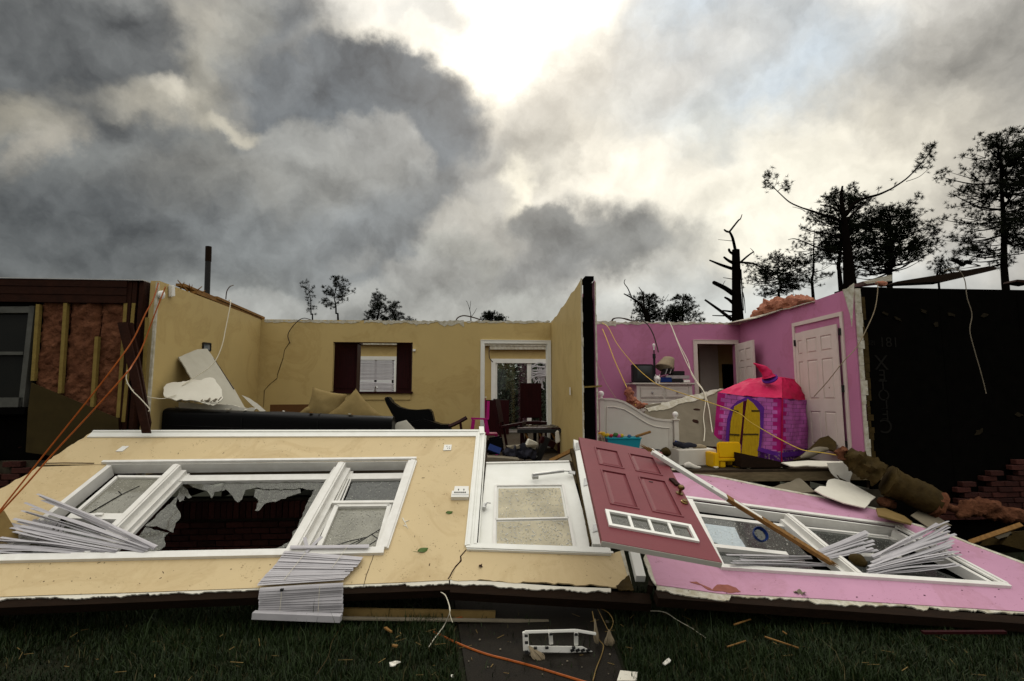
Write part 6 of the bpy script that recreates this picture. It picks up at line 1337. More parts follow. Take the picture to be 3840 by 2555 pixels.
mb = MB(); mb.box8([(x0 + .03, 7.3, z0), (x1 - .03, 7.3, z0), (x1 - .03, 7.5, z0), (x0 + .03, 7.5, z0), (x0, 7.27, z1), (x1, 7.27, z1), (x1, 7.53, z1), (x0, 7.53, z1)]); mb.build('tub', M['teal'], tt)
mb = MB()
for a, b in (((x0, 7.27), (x1, 7.27)), ((x0, 7.53), (x1, 7.53)), ((x0, 7.27), (x0, 7.53)), ((x1, 7.27), (x1, 7.53))): mb.bar((*a, z1), (*b, z1), .02, .016)
mb.build('rim', M['teal'], tt)
toyc = [(.5, .3, .02), (.35, .02, .03), (.05, .12, .03), (.4, .05, .2), (.5, .34, .03), (.03, .1, .2)]
for i, (x, y, r_) in enumerate(((385, 1325, .03), (415, 1330, .028), (450, 1325, .035), (475, 1335, .03), (500, 1330, .026), (560, 1335, .025), (340, 1320, .05))):
    p = q(x, y, -.1); mb = lump(MB(), [p + Vector((-r_, 0, -.01)), p, p + Vector((r_, 0, .004))], [r_ * .6, r_, r_ * .6], .3, 14, 10, 4); c_ = toyc[i % 6]
    mb.build('toy', mat('toy_colour', c_, .5), label=('yellow toy hat at the end of the teal tub', 'green toy lump in the teal tub', 'red toy block in the teal tub', 'pink toy in the teal tub, near its middle', 'small yellow toy in the teal tub', 'small purple toy under the wooden toy bat', 'large yellow toy hump beside the teal tub')[i], cat='toy', group='toys in the tub', smooth=True)
MB().bar(q(600, 1335, -.05), q(722, 1296, -.05), .035, .03, (0, -1, 1)).build('toy_bat', M['wood'], label='wooden toy bat sticking out of the teal tub', cat='toy', bevel=.008)
c = q(310, 1350, .0); mb = MB()
for i in range(130):
    a = random.random() * 6.28; r_ = .06 * random.random(); mb.tube([c + Vector((.012 * math.cos(a), .012 * math.sin(a), .06)), c + Vector((r_ * math.cos(a), r_ * math.sin(a) - .03, .02)), c + Vector((r_ * 1.3 * math.cos(a), r_ * math.sin(a) - .04, -.07))], .003, 4)
mb.build('mop_head', M['shade'], label='stringy tan mop head beside the teal tub', cat='mop')
mb = lump(MB(), [q(790, 1470), q(825, 1450), q(855, 1480)], [.03, .06, .04], .3, 8, 12, 5); mb.build('tan_shoe', M['kraft'], label='tan shoe at the foot of the bed footboard', cat='shoe', smooth=True)
mb = MB(); mb.bar(q(640, 1425, .05), q(775, 1435, .05), .12, .012, (0, 0, 1)); mb.build('dark_tray', M['darkmetal'], label='flat dark tray on the floor behind the red door', cat='tray')
P = PLY(7.12); q = lambda x, y, h=0: P.q(*ZJ(x, y), h)
mb = lump(MB(), [q(595, 330), q(630, 325), q(680, 340), q(735, 345)], [.02, .045, .03, .012], .35, 9, 12, 6); mb.build('white_toy_animal', M['furn'], label='small white stuffed toy with a dark patch on the floor edge', cat='toy', smooth=True)
# crumbs of wallboard and splinters strewn along the floor edge and over the sofa
for i in range(26):
    if i < 16: p = at(random.uniform(2560, 3180), 0, 7.0 + random.random() * .35); p.z = FZ + .012
    else: p = at(random.uniform(640, 1450), 0, 7.28 + random.random() * .15); p.z = zl + (zr - zl) * (p.x - xa) / (xb - xa) + .004
    mb = MB(T(p.x, p.y, p.z, random.random() * 6, random.uniform(-.3, .3), random.uniform(-.3, .3))); r = random.uniform(.015, .05); pts = [(r * math.cos(a) * random.uniform(.4, 1.2), r * math.sin(a) * random.uniform(.4, 1.2), 0) for a in np.linspace(0, 6.28, 8)[:-1]]
    mb.prism(pts, (0, 0, .011)); mb.build('wallboard_crumb', M[('drywall', 'gypsum', 'drygrey', 'wood')[i % 4]], label='small crumb of broken wallboard on the bedroom floor edge' if i < 16 else 'small crumb of broken wallboard on top of the sofa back', cat='crumb', group='crumbs on the floor edge' if i < 16 else 'crumbs on the sofa')
# right hand debris below the closet
a, b, c = at(*ZE(790, 1505), 7.3), at(*ZE(1120, 1310), 7.7), at(*ZE(1120, 1450), 7.3)
pl_d = plane3(a, b, c); mb = MB(); pts = [ZE(780, 1515), ZE(900, 1430), ZE(990, 1345), ZE(1120, 1310), ZE(1122, 1400), ZE(1115, 1450), ZE(1010, 1420), ZE(930, 1470), ZE(840, 1510)]
mb.slab(tear(pts, set(range(9)), 2, 12), pl_d, .02); mb.build('ceiling_fragment', M['kraft'], label='brown crumpled ceiling fragment in front of the closet door', cat='fragment')
mb = lump(MB(), [at(*ZE(840, 1500), 7.2), at(*ZE(960, 1450), 7.25), at(*ZE(1050, 1430), 7.3)], [.02, .06, .03], .4, 8, 12, 6); mb.build('grey_cloth', M['drygrey'], label='grey cloth heap under the ceiling fragment', cat='cloth', smooth=True)
PT = PL(at(*ZE(1000, 1540), 6.95), (0, -.35, 1))
mb = MB(); mb.slab(tear([ZE(690, 1535), ZE(900, 1520), ZE(1255, 1530), ZE(1250, 1560), ZE(1000, 1566), ZE(760, 1562)], {2, 3, 4, 5}, 2, 12), PT, .014); mb.build('wallboard_sheet', M['drywall'], label='flat white wallboard slab on the floor edge below the closet', cat='wallboard')
mb = MB(); P = PLY(6.84); mb.slab(tear([ZK(360, 305), ZK(585, 298), ZK(572, 400), ZK(555, 470), ZK(470, 430), ZK(440, 400), ZK(470, 450), ZK(420, 415), ZK(385, 370)], {2, 3, 4, 5, 6, 7}, 2, 9), P, .006); mb.build('hanging_paper', M['paper'], label='torn white paper hanging from the wallboard slab', cat='paper')
P = PLY(7.0); MB().prism([P.q(*ZJ(1075, 225)), P.q(*ZJ(1380, 290)), P.q(*ZJ(1500, 330)), P.q(*ZJ(1480, 345)), P.q(*ZJ(1075, 345))], (0, .25, 0)).build('dark_bed_slat', M['joist'], label='dark board behind the yellow toddler chair', cat='board')
a, b, c = at(*ZK(255, 530), 6.5), at(*ZK(560, 470), 6.75), at(*ZK(680, 680), 6.2)
sheet('wallboard_sheet', 'pale grey broken wallboard piece resting on the far edge of the pink wall', 'wallboard', ZK, [(255, 532), (300, 500), (355, 505), (370, 450), (440, 440), (555, 470), (770, 592), (720, 640), (680, 682), (500, 640), (330, 575)], plane3(a, b, c), .014, M['drywall'], {0, 1, 2, 3, 6, 7}, 3, 10)
a, b, c = at(*ZK(0, 500), 6.8), at(*ZK(130, 430), 6.9), at(*ZK(260, 545), 6.6)
sheet('wallboard_sheet', 'dark grey triangular wallboard scrap under the floor edge', 'wallboard', ZK, [(-160, 520), (0, 480), (130, 432), (265, 545), (100, 560)], plane3(a, b, c), .014, M['drygrey'], {0, 1, 2}, 2, 12)
a, b, c = at(*ZK(780, 690), 6.1), at(*ZK(850, 690), 6.3), at(*ZK(1070, 800), 5.9)
sheet('tan_board', 'tan board end poking out over the pink wall below the insulation roll', 'board', ZK, [(775, 685), (850, 685), (1010, 750), (1078, 800), (1070, 818), (795, 745)], plane3(a, b, c), .02, M['tanboard'], {3}, 2, 9)
a, b, c = at(*ZK(1070, 740), 6.2), at(*ZK(1170, 680), 6.5), at(*ZK(1410, 830), 6.1)
sheet('glass_sheet', 'bluish grey glass sheet lying in the dark below the black wall', 'glass', ZK, [(1065, 745), (1165, 680), (1410, 830), (1230, 855)], plane3(a, b, c), .008, M['drygrey'], {2}, 2, 12)
ir = thing('insulation_roll', 'rolled brown paper backed insulation batt slumped over the floor edge', 'insulation', at(*ZK(850, 600), 6.4)); P = PLY(6.55)
ax = [P.q(*ZK(*p), h) for p, h in (((560, 235), -.1), ((650, 320), .0), ((760, 410), .1))]; bx_ = [P.q(*ZK(*p), h) for p, h in (((800, 440), .12), ((900, 490), .18), ((1010, 550), .24), ((1120, 610), .28))]
rollm = MB(); lump(rollm, ax, [.09, .14, .14], .5, 9, 28, 12, 1, 7); rollm.build('crushed_wrap', M['kraft'], ir, smooth=True)
rollm = MB(); lump(rollm, bx_, [.2, .16, .165, .16], .2, 7, 28, 10, 1, 8); rollm.build('kraft_wrap', M['kraft'], ir, smooth=True)
mb = lump(MB(), [bx_[-1] + Vector((-.05, 0, .01)), bx_[-1] + Vector((.02, -.02, -.02)), bx_[-1] + Vector((.05, -.03, -.04))], [.15, .158, .1], .28, 11, 18, 6); mb.build('wool_end', M['batt'], ir, smooth=True)
mb = lump(MB(), [ax[0] + Vector((-.05, 0, -.08)), ax[0] + Vector((-.03, 0, .03)), ax[0] + Vector((.02, 0, .07))], [.03, .075, .02], .8, 14, 20, 8); mb.build('wool_end', M['batt'], ir, smooth=True)
mb = MB(); n_ = 22; cc0 = bx_[0].lerp(bx_[1], .25); dd = (bx_[1] - bx_[0]).normalized(); s_ = dd.orthogonal().normalized(); u_ = dd.cross(s_); mb.tube([cc0 + (s_ * math.cos(6.283 * i / n_) + u_ * math.sin(6.283 * i / n_)) * .185 for i in range(n_ + 1)], .012, 6); mb.build('wrap_band', M['kraft'], ir)
for lab, path, rr, sd in (('pink insulation heap in the dark at the far right', [(1450, 760), (1560, 680), (1700, 690), (1850, 730), (2050, 760)], [.04, .1, .12, .1, .08], 21), ('dull pink insulation strip behind the roll end', [(1180, 640), (1300, 650), (1450, 690)], [.04, .06, .04], 22), ('small pink insulation wad beside the tan board', [(790, 620), (860, 640), (930, 660)], [.03, .06, .04], 23)):
    mb = lump(MB(), [PLY(6.5).q(*ZK(*p)) for p in path], rr, .5, 9, 20, 10, 1, sd); mb.build('insulation_heap', M['batt'], label=lab, cat='insulation', smooth=True)
mb = MB(); P = PLY(6.1); mb.bar(P.q(*ZK(1555, 975)), P.q(*ZK(1990, 825)), .05, .035, (0, -1, 1)); mb.build('loose_batten', M['wood'], label='wooden batten at the right edge beyond the pink wall', cat='batten')
MB().prism([P.q(*ZK(1830, 990)), P.q(*ZK(1900, 900)), P.q(*ZK(2050, 870)), P.q(*ZK(2060, 1050))], (0, .3, -.1)).build('olive_box', M['kraft'], label='dull brown carton half hidden at the right edge', cat='carton')
MB().prism([P.q(*ZK(1760, 920)), P.q(*ZK(1900, 880)), P.q(*ZK(1920, 910)), P.q(*ZK(1800, 945))], (0, .1, 0)).build('grey_scrap', M['drygrey'], label='grey scrap beside the dull brown carton', cat='scrap')
mb = MB()
for i, (x, y) in enumerate(((375, 600), (385, 625), (455, 645))):
    c = W2.q(*ZK(x, y), .03); mb.grid(lambda u, v, c=c, i=i: c + Vector(((u - .5) * .09, (v - .5) * .06, .02 * math.sin(u * 5 + i))), 4, 3)
mb.build('leaf_sprig', M['leaf'], label='green leaf sprig at the far edge of the pink wall', cat='leaf', smooth=True)
c = at(*ZJ(1215, 935), 5.2); c = W2.q(*ZJ(1215, 935), .02); mb = MB(frame(c, Vector((1, .1, 0)), Vector((0, .6, .8)))); mb.lathe([(.05, 0), (.075, .02), (.08, .06), (.076, .064), (.06, .03), (.0, .02)], 20); cu = mb.build('blue_cup', M['blue'], label='blue plastic lid lying on the pink window by the slanting board', cat='lid', smooth=True)
MB(frame(c, Vector((1, .1, 0)), Vector((0, .6, .8)))).lathe([(.058, .031), (.058, .034)], 20).build('clear_disc', M['shard'], cu)
c = W2.q(*ZK(610, 1150), .04); mb = lump(MB(), [W2.q(*ZK(540, 1120), .03), c, W2.q(*ZK(690, 1190), .03)], [.03, .06, .03], .35, 8, 12, 6); mb.build('brown_wad', M['kraft'], label='brown paper wad between the two heaps of slats', cat='paper', smooth=True)
a = at(*ZG(0, 700), 4.9); P = PL(W1.q(*ZG(60, 900), .12), (.3, -.7, .6)); sheet('cardboard_piece', 'tan cardboard flap at the left edge above the torn slats', 'cardboard', ZG, [(-250, 800), (35, 705), (150, 900), (160, 960), (-250, 960)], P, .01, M['tanboard'], set())

# ------------------------------------------------------------------ wires and cords
def cable(name, lab, pts, r, m, cat='cable', group='loose cables'):
    mb = MB(); mb.tube(curve_pts(pts, 6), r, 6); return mb.build(name, M[m], label=lab, cat=cat, group=group, smooth=True)
def pz(zf, pts, Ys):
    n = len(pts); return [at(*zf(*p), Ys[0] + (Ys[-1] - Ys[0]) * i / (n - 1)) for i, p in enumerate(pts)]
cable('orange_cord', 'upper orange cord running from the house corner down to the left edge', pz(ZA, [(1330, 140), (1290, 270), (1220, 400), (1125, 600), (1010, 770), (780, 1070), (380, 1568), (150, 1860), (-40, 2100)], (6.8, 5.4)), .008, 'cord_orange')
cable('orange_cord', 'lower orange cord running parallel down to the left edge', pz(ZA, [(1390, 170), (1300, 400), (1190, 690), (1110, 830), (1050, 910), (800, 1190), (450, 1568), (220, 1830), (-20, 2090)], (6.75, 5.3)), .008, 'cord_orange')
cable('white_cable', 'white cable looping from the side wall top to the sofa', pz(ZA, [(1920, 285), (1938, 300), (1900, 500), (1860, 680), (1780, 830), (1620, 940), (1530, 1000)], (7.9, 7.3)), .006, 'cord_white')
cable('grey_cable', 'grey cable loop hanging off the leaning dark planks', pz(ZA, [(1070, 870), (1062, 950), (1110, 1040), (1180, 1110), (1255, 1195), (1245, 1215)], (6.6, 6.6)), .006, 'cord_white')
cable('grey_cable', 'grey cable sagging from the planks across to the white wallboard', pz(ZA, [(1065, 980), (1130, 1050), (1200, 1082), (1300, 1105), (1380, 1108), (1480, 1078)], (6.6, 7.15)), .005, 'cord_white')
cable('brown_cable', 'thin brown cable drooping over the top of the beige back wall', pz(ZB, [(600, 450), (540, 434), (490, 455), (430, 520), (402, 580), (420, 645)], (10.32, 10.36)), .008, 'cord_dark')
cable('bent_wire', 'bent dark wire standing on the side wall beside the pipe', [atx(*ZA(1897, 275), -4.05), atx(*ZA(1905, 210), -4.05), atx(*ZA(1930, 170), -4.05), atx(*ZA(1960, 157), -4.05)], .009, 'cord_dark')
cable('bent_wire', 'arched dark cable lying on top of the beige back wall', pz(ZB, [(1812, 460), (1830, 430), (1880, 413), (1960, 428), (2020, 448)], (10.5, 10.5)), .013, 'cord_dark')
cable('yellow_cable', 'long yellow cable crossing the pink room and castle tent down to the right', pz(ZD, [(330, 440), (380, 480), (450, 610), (580, 770), (700, 880), (800, 940), (1050, 1025), (1380, 1140)], (10.3, 7.7)) + pz(ZE, [(440, 1215), (600, 1310), (700, 1365), (800, 1415), (880, 1443), (1050, 1465), (1250, 1510), (1480, 1590)], (7.6, 6.5)), .006, 'cord_yellow')
cable('yellow_cable', 'short yellow cable hanging from the pink wall into the insulation clump', pz(ZD, [(333, 490), (370, 580), (430, 740), (520, 940), (560, 1030), (592, 1085)], (10.3, 8.1)), .008, 'cord_yellow')
cable('pink_string', 'faint pale string hanging beside the partition in the pink room', pz(ZD, [(275, 720), (320, 820), (370, 930), (440, 1035)], (9.5, 8.4)), .004, 'shade')
cable('white_cable', 'outer white cable hanging over the pink back wall to the floor', pz(ZD, [(845, 432), (862, 440), (905, 550), (950, 660), (1000, 770), (1060, 880), (1120, 965), (1140, 1050), (1125, 1180), (1135, 1280), (1128, 1370)], (10.3, 7.9)), .008, 'cord_white')
cable('white_cable', 'inner white cable hanging over the pink back wall, splayed at its end', pz(ZD, [(858, 436), (880, 480), (930, 600), (1000, 735), (1030, 840), (1080, 920), (1130, 985), (1165, 1100), (1180, 1200), (1195, 1300)], (10.32, 7.95)), .008, 'cord_white')
cable('dark_cable', 'dark cable arching from the pink wall top to the lamp', pz(ZD, [(402, 432), (420, 408), (480, 404), (560, 425), (640, 425), (690, 460), (730, 530), (755, 610), (772, 672)], (10.5, 10.1)), .012, 'cord_dark')
mb = MB(); 
cable('white_cable', 'pale cable hanging from the black wall corner to the castle tent', [at(*ZF(*p), Y) for p, Y in (((400, 118), 7.3), ((470, 112), 7.0), ((492, 130), 6.97), ((490, 210), 6.97), ((470, 320), 6.96), ((420, 440), 6.95), ((340, 590), 6.95), ((240, 700), 7.0), ((120, 850), 7.3), ((25, 955), 7.6))], .006, 'shade')
cable('grey_cable', 'long grey cable dangling in front of the black wall', pz(ZF, [(980, 30), (1040, 14), (1100, 40), (1135, 110), (1150, 230), (1185, 350), (1170, 470), (1200, 600), (1240, 740), (1270, 850), (1290, 935)], (7.06, 6.98)), .006, 'drygrey')
PT2 = PLY(10.6)
cable('black_cable', 'thin black wire pinned above the sliding door', pz(ZC, [(283, 635), (280, 680), (285, 720), (310, 750)], (14.8, 14.8)), .012, 'cord_dark')

# ------------------------------------------------------------------ lawn and path debris
wf = thing('bent_white_frame', 'bent white metal frame with two crossbars lying at the path end', 'frame', atz(*ZM(1440, 540), .02)); PG = PLY(atz(*ZM(1440, 560), .0).y)
q = lambda x, y, h=0: PG.q(*ZM(x, y), h)
def fb(a, b, w, nm='rail', ha=0, hb_=0): MB().bar(q(*a, ha), q(*b, hb_), w, .02, (0, -1, .2)).build(nm, M['plastic_white'], wf, bevel=.003)
fb((1215, 398), (1220, 526), .045, 'end_rail'); fb((1210, 400), (1560, 390), .02, 'top_rail'); fb((1560, 390), (1695, 412), .02, 'top_rail'); fb((1382, 395), (1390, 480), .03, 'crossbar', .03); fb((1555, 395), (1560, 488), .03, 'crossbar', .03)
mb = MB(); mb.prism([q(*p, .03) for p in [(1232, 482), (1600, 486), (1668, 522), (1500, 530), (1235, 524)]], (0, .02, -.006)); mb.build('bottom_rail', M['plastic_white'], wf, bevel=.003)
for x, y in ((1382, 394), (1552, 396), (1278, 488), (1355, 486), (1535, 486), (1218, 452), (1218, 515), (1216, 405)): p = q(x, y, .05); MB().box(p.x - .012, p.x + .012, p.y - .008, p.y + .008, p.z - .008, p.z + .008).build('clip', M['darkmetal'], wf)
mb = MB()
for i in range(4): p = q(1515 + i * 35, 512, .045); mb.bar(p, p + Vector((.03, 0, .012)), .02, .004, (0, -1, 0))
mb.build('scratch_mark', M['darkmetal'], wf)
OC = [atz(*ZM(*p), .03) for p in ((590, 398), (760, 480), (940, 548), (1100, 590), (1260, 632), (1420, 680), (1600, 735), (1720, 770))]
cable('orange_cord', 'orange cord lying across the path towards the camera', OC, .009, 'cord_orange')
OCr = [atz(*ZM(*p), .04) for p in ((610, 330), (700, 318), (820, 290), (910, 268))]
cable('orange_cord', 'dull orange cord end under the fallen beige wall', OCr, .009, 'cord_orange')
cable('white_cable', 'pale cable dropping from the wall crack and fraying on the grass', [W1B.q(*ZM(632, 92), -.06), at(*ZM(670, 150), 4.75), at(*ZM(696, 215), 4.65), atz(*ZM(700, 270), .22), atz(*ZM(660, 360), .08), atz(*ZM(600, 440), .05), atz(*ZM(560, 500), .05)], .004, 'cord_white')
cable('white_cable', 'thin frayed end of the pale cable below the crack', [at(*ZM(696, 225), 4.65), at(*ZM(705, 290), 4.6), at(*ZM(720, 335), 4.55)], .0025, 'cord_white')
cable('copper_wire', 'brownish wire curling over the path beside the orange cord', [at(*ZM(1670, 260), 4.7), at(*ZM(1695, 380), 4.5), atz(*ZM(1715, 450), .06), atz(*ZM(1745, 490), .04), atz(*ZM(1735, 550), .03), atz(*ZM(1700, 640), .035), atz(*ZM(1675, 730), .04)], .004, 'tanboard')
cable('copper_wire', 'thin wire looped under the fallen wall above the bent frame', [at(*ZM(1720, 238), 4.8), at(*ZM(1780, 270), 4.7), at(*ZM(1812, 330), 4.6), at(*ZM(1785, 390), 4.45), at(*ZM(1750, 330), 4.6), at(*ZM(1705, 238), 4.8)], .003, 'tanboard')
cable('grey_cable', 'long thin wire running under the pink wall into the grass', [at(*ZM(1560, 190), 5.2), at(*ZM(1800, 205), 5.1), at(*ZM(1900, 225), 5.0), at(*ZM(2000, 255), 4.9), at(*ZM(2150, 262), 4.8), atz(*ZM(2250, 320), .05), atz(*ZM(2357, 380), .03), atz(*ZN(120, 390), .03), atz(*ZN(230, 465), .02)], .003, 'cord_white')
cable('grass_root', 'thin pale root trailing over the grass near the blind', [atz(*ZL(2330, 350), .06), atz(*ZL(2260, 460), .07), atz(*ZL(2230, 570), .07), atz(*ZL(2150, 690), .07)], .0025, 'kraft')
def tuft(lab, top, bot, rad, n):                      # matted glass fibres hanging like a teardrop
    mb = MB(); d = bot - top
    for i in range(n):
        a = random.random() * 6.283; r = rad * random.random() ** .5; o = Vector((math.cos(a) * r, math.sin(a) * r * .6, random.uniform(-.1, .1) * d.length))
        mb.tube(curve_pts([top + o * .08, top.lerp(bot, .35) + o * .5, top.lerp(bot, .75) + o * 1.1, bot + o * .7], 3), [.0012, .003, .0035, .0025, .003, .0035, .003, .0025, .002, .0012], 4)
    return mb.build('insulation_tuft', M['shade'], label=lab, cat='insulation')
P = PLY(4.35); tuft('long thin grey tuft of fibres left of the curling wire', P.q(*ZM(1688, 310)), P.q(*ZM(1705, 472)), .022, 40); tuft('grey pink tuft of fibres hanging from the looped wire', P.q(*ZM(1783, 385)), P.q(*ZM(1788, 490)), .04, 70); tuft('pale tuft of fibres against the bent frame', atz(*ZM(1240, 495), .09), atz(*ZM(1325, 590), .02), .045, 60)
def scrap(name, lab, cat, zf, pts, m, z=.06, t=.006, torn=True):
    mb = MB(); px = tear([zf(*p) for p in pts], set(range(len(pts))) if torn else set(), 2, 8); vs = [atz(*p, z + random.uniform(-.006, .012)) for p in px]; mb.prism(vs, (0, 0, -t)); return mb.build(name, M[m], label=lab, cat=cat)
scrap('paper_scrap', 'white paper scrap in the grass left of the path', 'paper', ZM, [(290, 605), (330, 595), (368, 600), (330, 625), (295, 630)], 'paper', .075)
scrap('paper_scrap', 'tiny white scrap at the left border of the path', 'paper', ZM, [(706, 690), (722, 687), (724, 702), (710, 704)], 'paper', .05)
scrap('tile_piece', 'square pale tile lying at the right border of the path', 'tile', ZM, [(1860, 660), (1978, 672), (1968, 730), (1838, 728)], 'drywall', .05, .012, False)
scrap('paper_scrap', 'white paper scrap in the grass right of the pale tile', 'paper', ZM, [(2148, 612), (2190, 575), (2205, 590), (2165, 622)], 'paper', .07)
for x, y in ((1466, 624), (1780, 685), (1790, 555), (905, 455), (1115, 470), (1045, 520), (830, 600), (1330, 690), (960, 640), (1500, 600), (1600, 640), (1250, 560)):
    p = atz(*ZM(x, y), .03); s = random.uniform(.004, .009); MB(T(p.x, p.y, p.z + s * .4, random.random() * 3)).lathe([(s * .5, -s * .6), (s, -s * .1), (s * .8, s * .4), (s * .3, s * .6)], 7).build('pebble', M['drygrey'], label='small pale stone chip on the dark path', cat='stone', group='stone chips on the path')
for i, (lab, a, b) in enumerate((('yellow wood splinter in the grass under the pink wall', (385, 350), (500, 312)), ('longest wood splinter in the right hand grass', (595, 432), (825, 508)), ('curved dry stalk in the right hand grass', (340, 500), (465, 460)), ('short wood splinter beside the longest one', (715, 395), (745, 415)))):
    MB().bar(atz(*ZN(*a), .07), atz(*ZN(*b), .06), .013 if i < 2 else .007, .008, w2=.005).build('wood_splinter', M['wood'], label=lab, cat='splinter', group='wood splinters in the grass')
for i, (lab, a, b) in enumerate((('orange wood chip in the grass left of the path', (262, 370), (305, 400)), ('small orange wood chip nearest the path', (315, 490), (345, 498)))):
    MB().bar(atz(*ZM(*a), .06), atz(*ZM(*b), .06), .025, .012, w2=.015).build('wood_chip', M['wood'], label=lab, cat='wood chip', group='wood chips in the grass')
P = PLY(4.95)
MB().bar(P.q(*ZM(-350, 262)), P.q(*ZM(1010, 286)), .03, .075).build('tan_plank', M['tanboard'], label='tan plank under the near edge of the beige wall', cat='plank')
MB().bar(PLY(4.85).q(*ZM(-450, 300)), PLY(4.85).q(*ZM(1905, 334)), .05, .012).build('siding_strip', M['drygrey'], label='thin white siding strip on the ground under the fallen wall', cat='strip')
MB().bar(PLY(5.05).q(*ZM(925, 300)), PLY(5.05).q(*ZM(1930, 326)), .06, .06).build('red_brown_board', M['mahogany'], label='dark red board behind the white siding strip', cat='board')
MB().bar(atz(*ZN(1665, 402), .02), atz(*ZN(2230, 400), .02), .035, .02).build('wood_offcut', M['mahogany'], label='brown offcut in the grass at the far right', cat='offcut')
MB().bar(PLY(4.6).q(*ZN(2090, 350)), PLY(4.6).q(*ZN(2480, 352)), .05, .05).build('wood_offcut', M['mahogany'], label='dark red offcut under the right end of the pink wall', cat='offcut')
brk = thing('loose_brick', 'loose red brick lying at the foot of the hanging blind', 'brick', atz(*ZL(1865, 300), .03)); inst(brick_me, 'brick', T(*atz(*ZL(1865, 296), .04), .4), brk)

random.seed(77); mb = MB()
for i in range(150):
    x, y = random.uniform(-4.8, 5.2), random.uniform(3.3, 5.0); z = gz(x, y) + (.03 if in_path(x, y) else random.uniform(.03, .08)); a = random.random() * 6.283; L = random.uniform(.02, .11)
    mb.bar((x, y, z), (x + L * math.cos(a), y + L * math.sin(a), z + random.uniform(-.01, .02)), random.uniform(.002, .006), .002)
mb.build('straw_litter', M['tanboard'], label='thin dry stalks and chips strewn over the lawn and path', cat='litter', kind='stuff')

# ------------------------------------------------------------------ trees
def needles(mb, c, d, r, n):
    for i in range(n):
        v = Vector((random.gauss(0, 1), random.gauss(0, 1), random.gauss(0, 1))).normalized(); v = (v + d * .7).normalized()
        L = r * random.uniform(.6, 1.15); s = v.orthogonal().normalized(); s = (Matrix.Rotation(random.random() * 6.28, 3, v) @ s) * L * .065
        b = len(mb.v); p = c + v * r * .08; mb.v += [p - s, p + s, c + v * L]; mb.f.append((b, b + 1, b + 2))
def pine(name, lab, base, top, Y, crown0, width, trunk_r, nbr, clump=.36, seed=1, prof=None, group='pine trees behind the house', per=26, wob=.15, up=.25, dens=1.0, side=None):
    random.seed(seed); b = at(*base, Y); t = at(*top, Y); ground = Vector((b.x, b.y, 0)); H = t - b
    tr = thing(name, lab, 'tree', ground, group); tk = MB(); cr = MB()
    pts = [ground, b] + [b.lerp(t, k) + Vector((random.uniform(-1, 1) * wob, random.uniform(-1, 1) * wob, 0)) * (k < .95) for k in (.2, .4, .6, .8)] + [t]
    tp = curve_pts(pts, 3); tk.tube(tp, [trunk_r * (1 - .85 * max(0, (p.z - b.z)) / max(H.z, .1)) for p in tp], 8)
    zb = b.z + H.z * crown0
    for i in range(nbr):
        k = (i + random.random()) / nbr; z = zb + (t.z - zb) * k; c = b.lerp(t, (z - b.z) / H.z)
        pr = prof(k) if prof else (1 - k) ** .7; L = width * pr * random.uniform(.55, 1.1) + .15; a = random.random() * 6.28 if side is None else random.choice(side) + random.uniform(-.6, .6)
        d = Vector((math.cos(a), math.sin(a), 0)); e = c + d * L + Vector((0, 0, L * random.uniform(-.05, up + .25 * k))); m = c.lerp(e, .5) + Vector((0, 0, -L * .08))
        cp = curve_pts([c, m, e], 4); r0 = max(.012, min(trunk_r * .4, L * .022)); tk.tube(cp, [r0 * (1 - .8 * j / (len(cp) - 1)) for j in range(len(cp))], 5)
        clump_ = clump * .62; nc = max(3, int(L / clump_ * 2.1 * dens))
        tips = [e] + [c.lerp(e, random.uniform(.45, .85)) + Vector((random.gauss(0, .16), random.gauss(0, .16), random.uniform(0, .22))) * L for _ in range(3 if L > 1.2 else 2 if L > .7 else 1)]
        for tp_ in tips[1:]: tk.tube([c.lerp(e, .4), tp_], [r0 * .5, .006], 4)
        for j in range(nc):                                   # needles sit in tufts at the ends of the twigs
            tp_ = random.choice(tips); sp = .035 * L + .10; p = tp_ + Vector((random.gauss(0, sp), random.gauss(0, sp), random.gauss(.04, sp * .6)))
            needles(cr, p, (d + Vector((0, 0, .8))).normalized() * .8, clump_ * random.uniform(.65, 1.15), per - 5)
            if random.random() < .35: tk.tube([tp_, p], [.01, .005], 4)
    tk.build('trunk', M['bark'], tr); cr.build('crown', M['needle'], tr, recalc=False); return tr
rnd = lambda k: math.sin(math.pi * min(1, .12 + .88 * k)) ** .6
# small pines above the living room
pine('pine_tree', 'slim small pine at the left end of the row above the beige wall', (1172, 1210), (1160, 1066), 55, .2, .5, .08, 24, .42, 3, lambda k: .45 + .9 * k if k > .55 else .45)
pine('pine_tree', 'open crowned pine second from the left above the beige wall', (1268, 1210), (1252, 1050), 52, .3, 1.25, .1, 34, .42, 4, lambda k: .5 + .8 * math.sin(math.pi * k))
pine('pine_tree', 'dense dark bushy pine above the serving hatch', (1414, 1215), (1420, 1102), 50, .05, 1.2, .11, 60, .42, 5, lambda k: 1 - .8 * k)
pine('pine_tree', 'short pine leaning against the dense bushy pine', (1478, 1215), (1476, 1135), 50, .0, .9, .09, 44, .42, 6, lambda k: 1.1 - .8 * k)
pine('pine_tree', 'tiny pine top just showing over the beige wall', (1538, 1215), (1538, 1194), 60, .0, .55, .05, 16, .4, 7)
pine('pine_tree', 'low rounded pine top near the partition wall', (1848, 1215), (1850, 1184), 50, .0, 1.0, .07, 40, .4, 8, lambda k: 1)
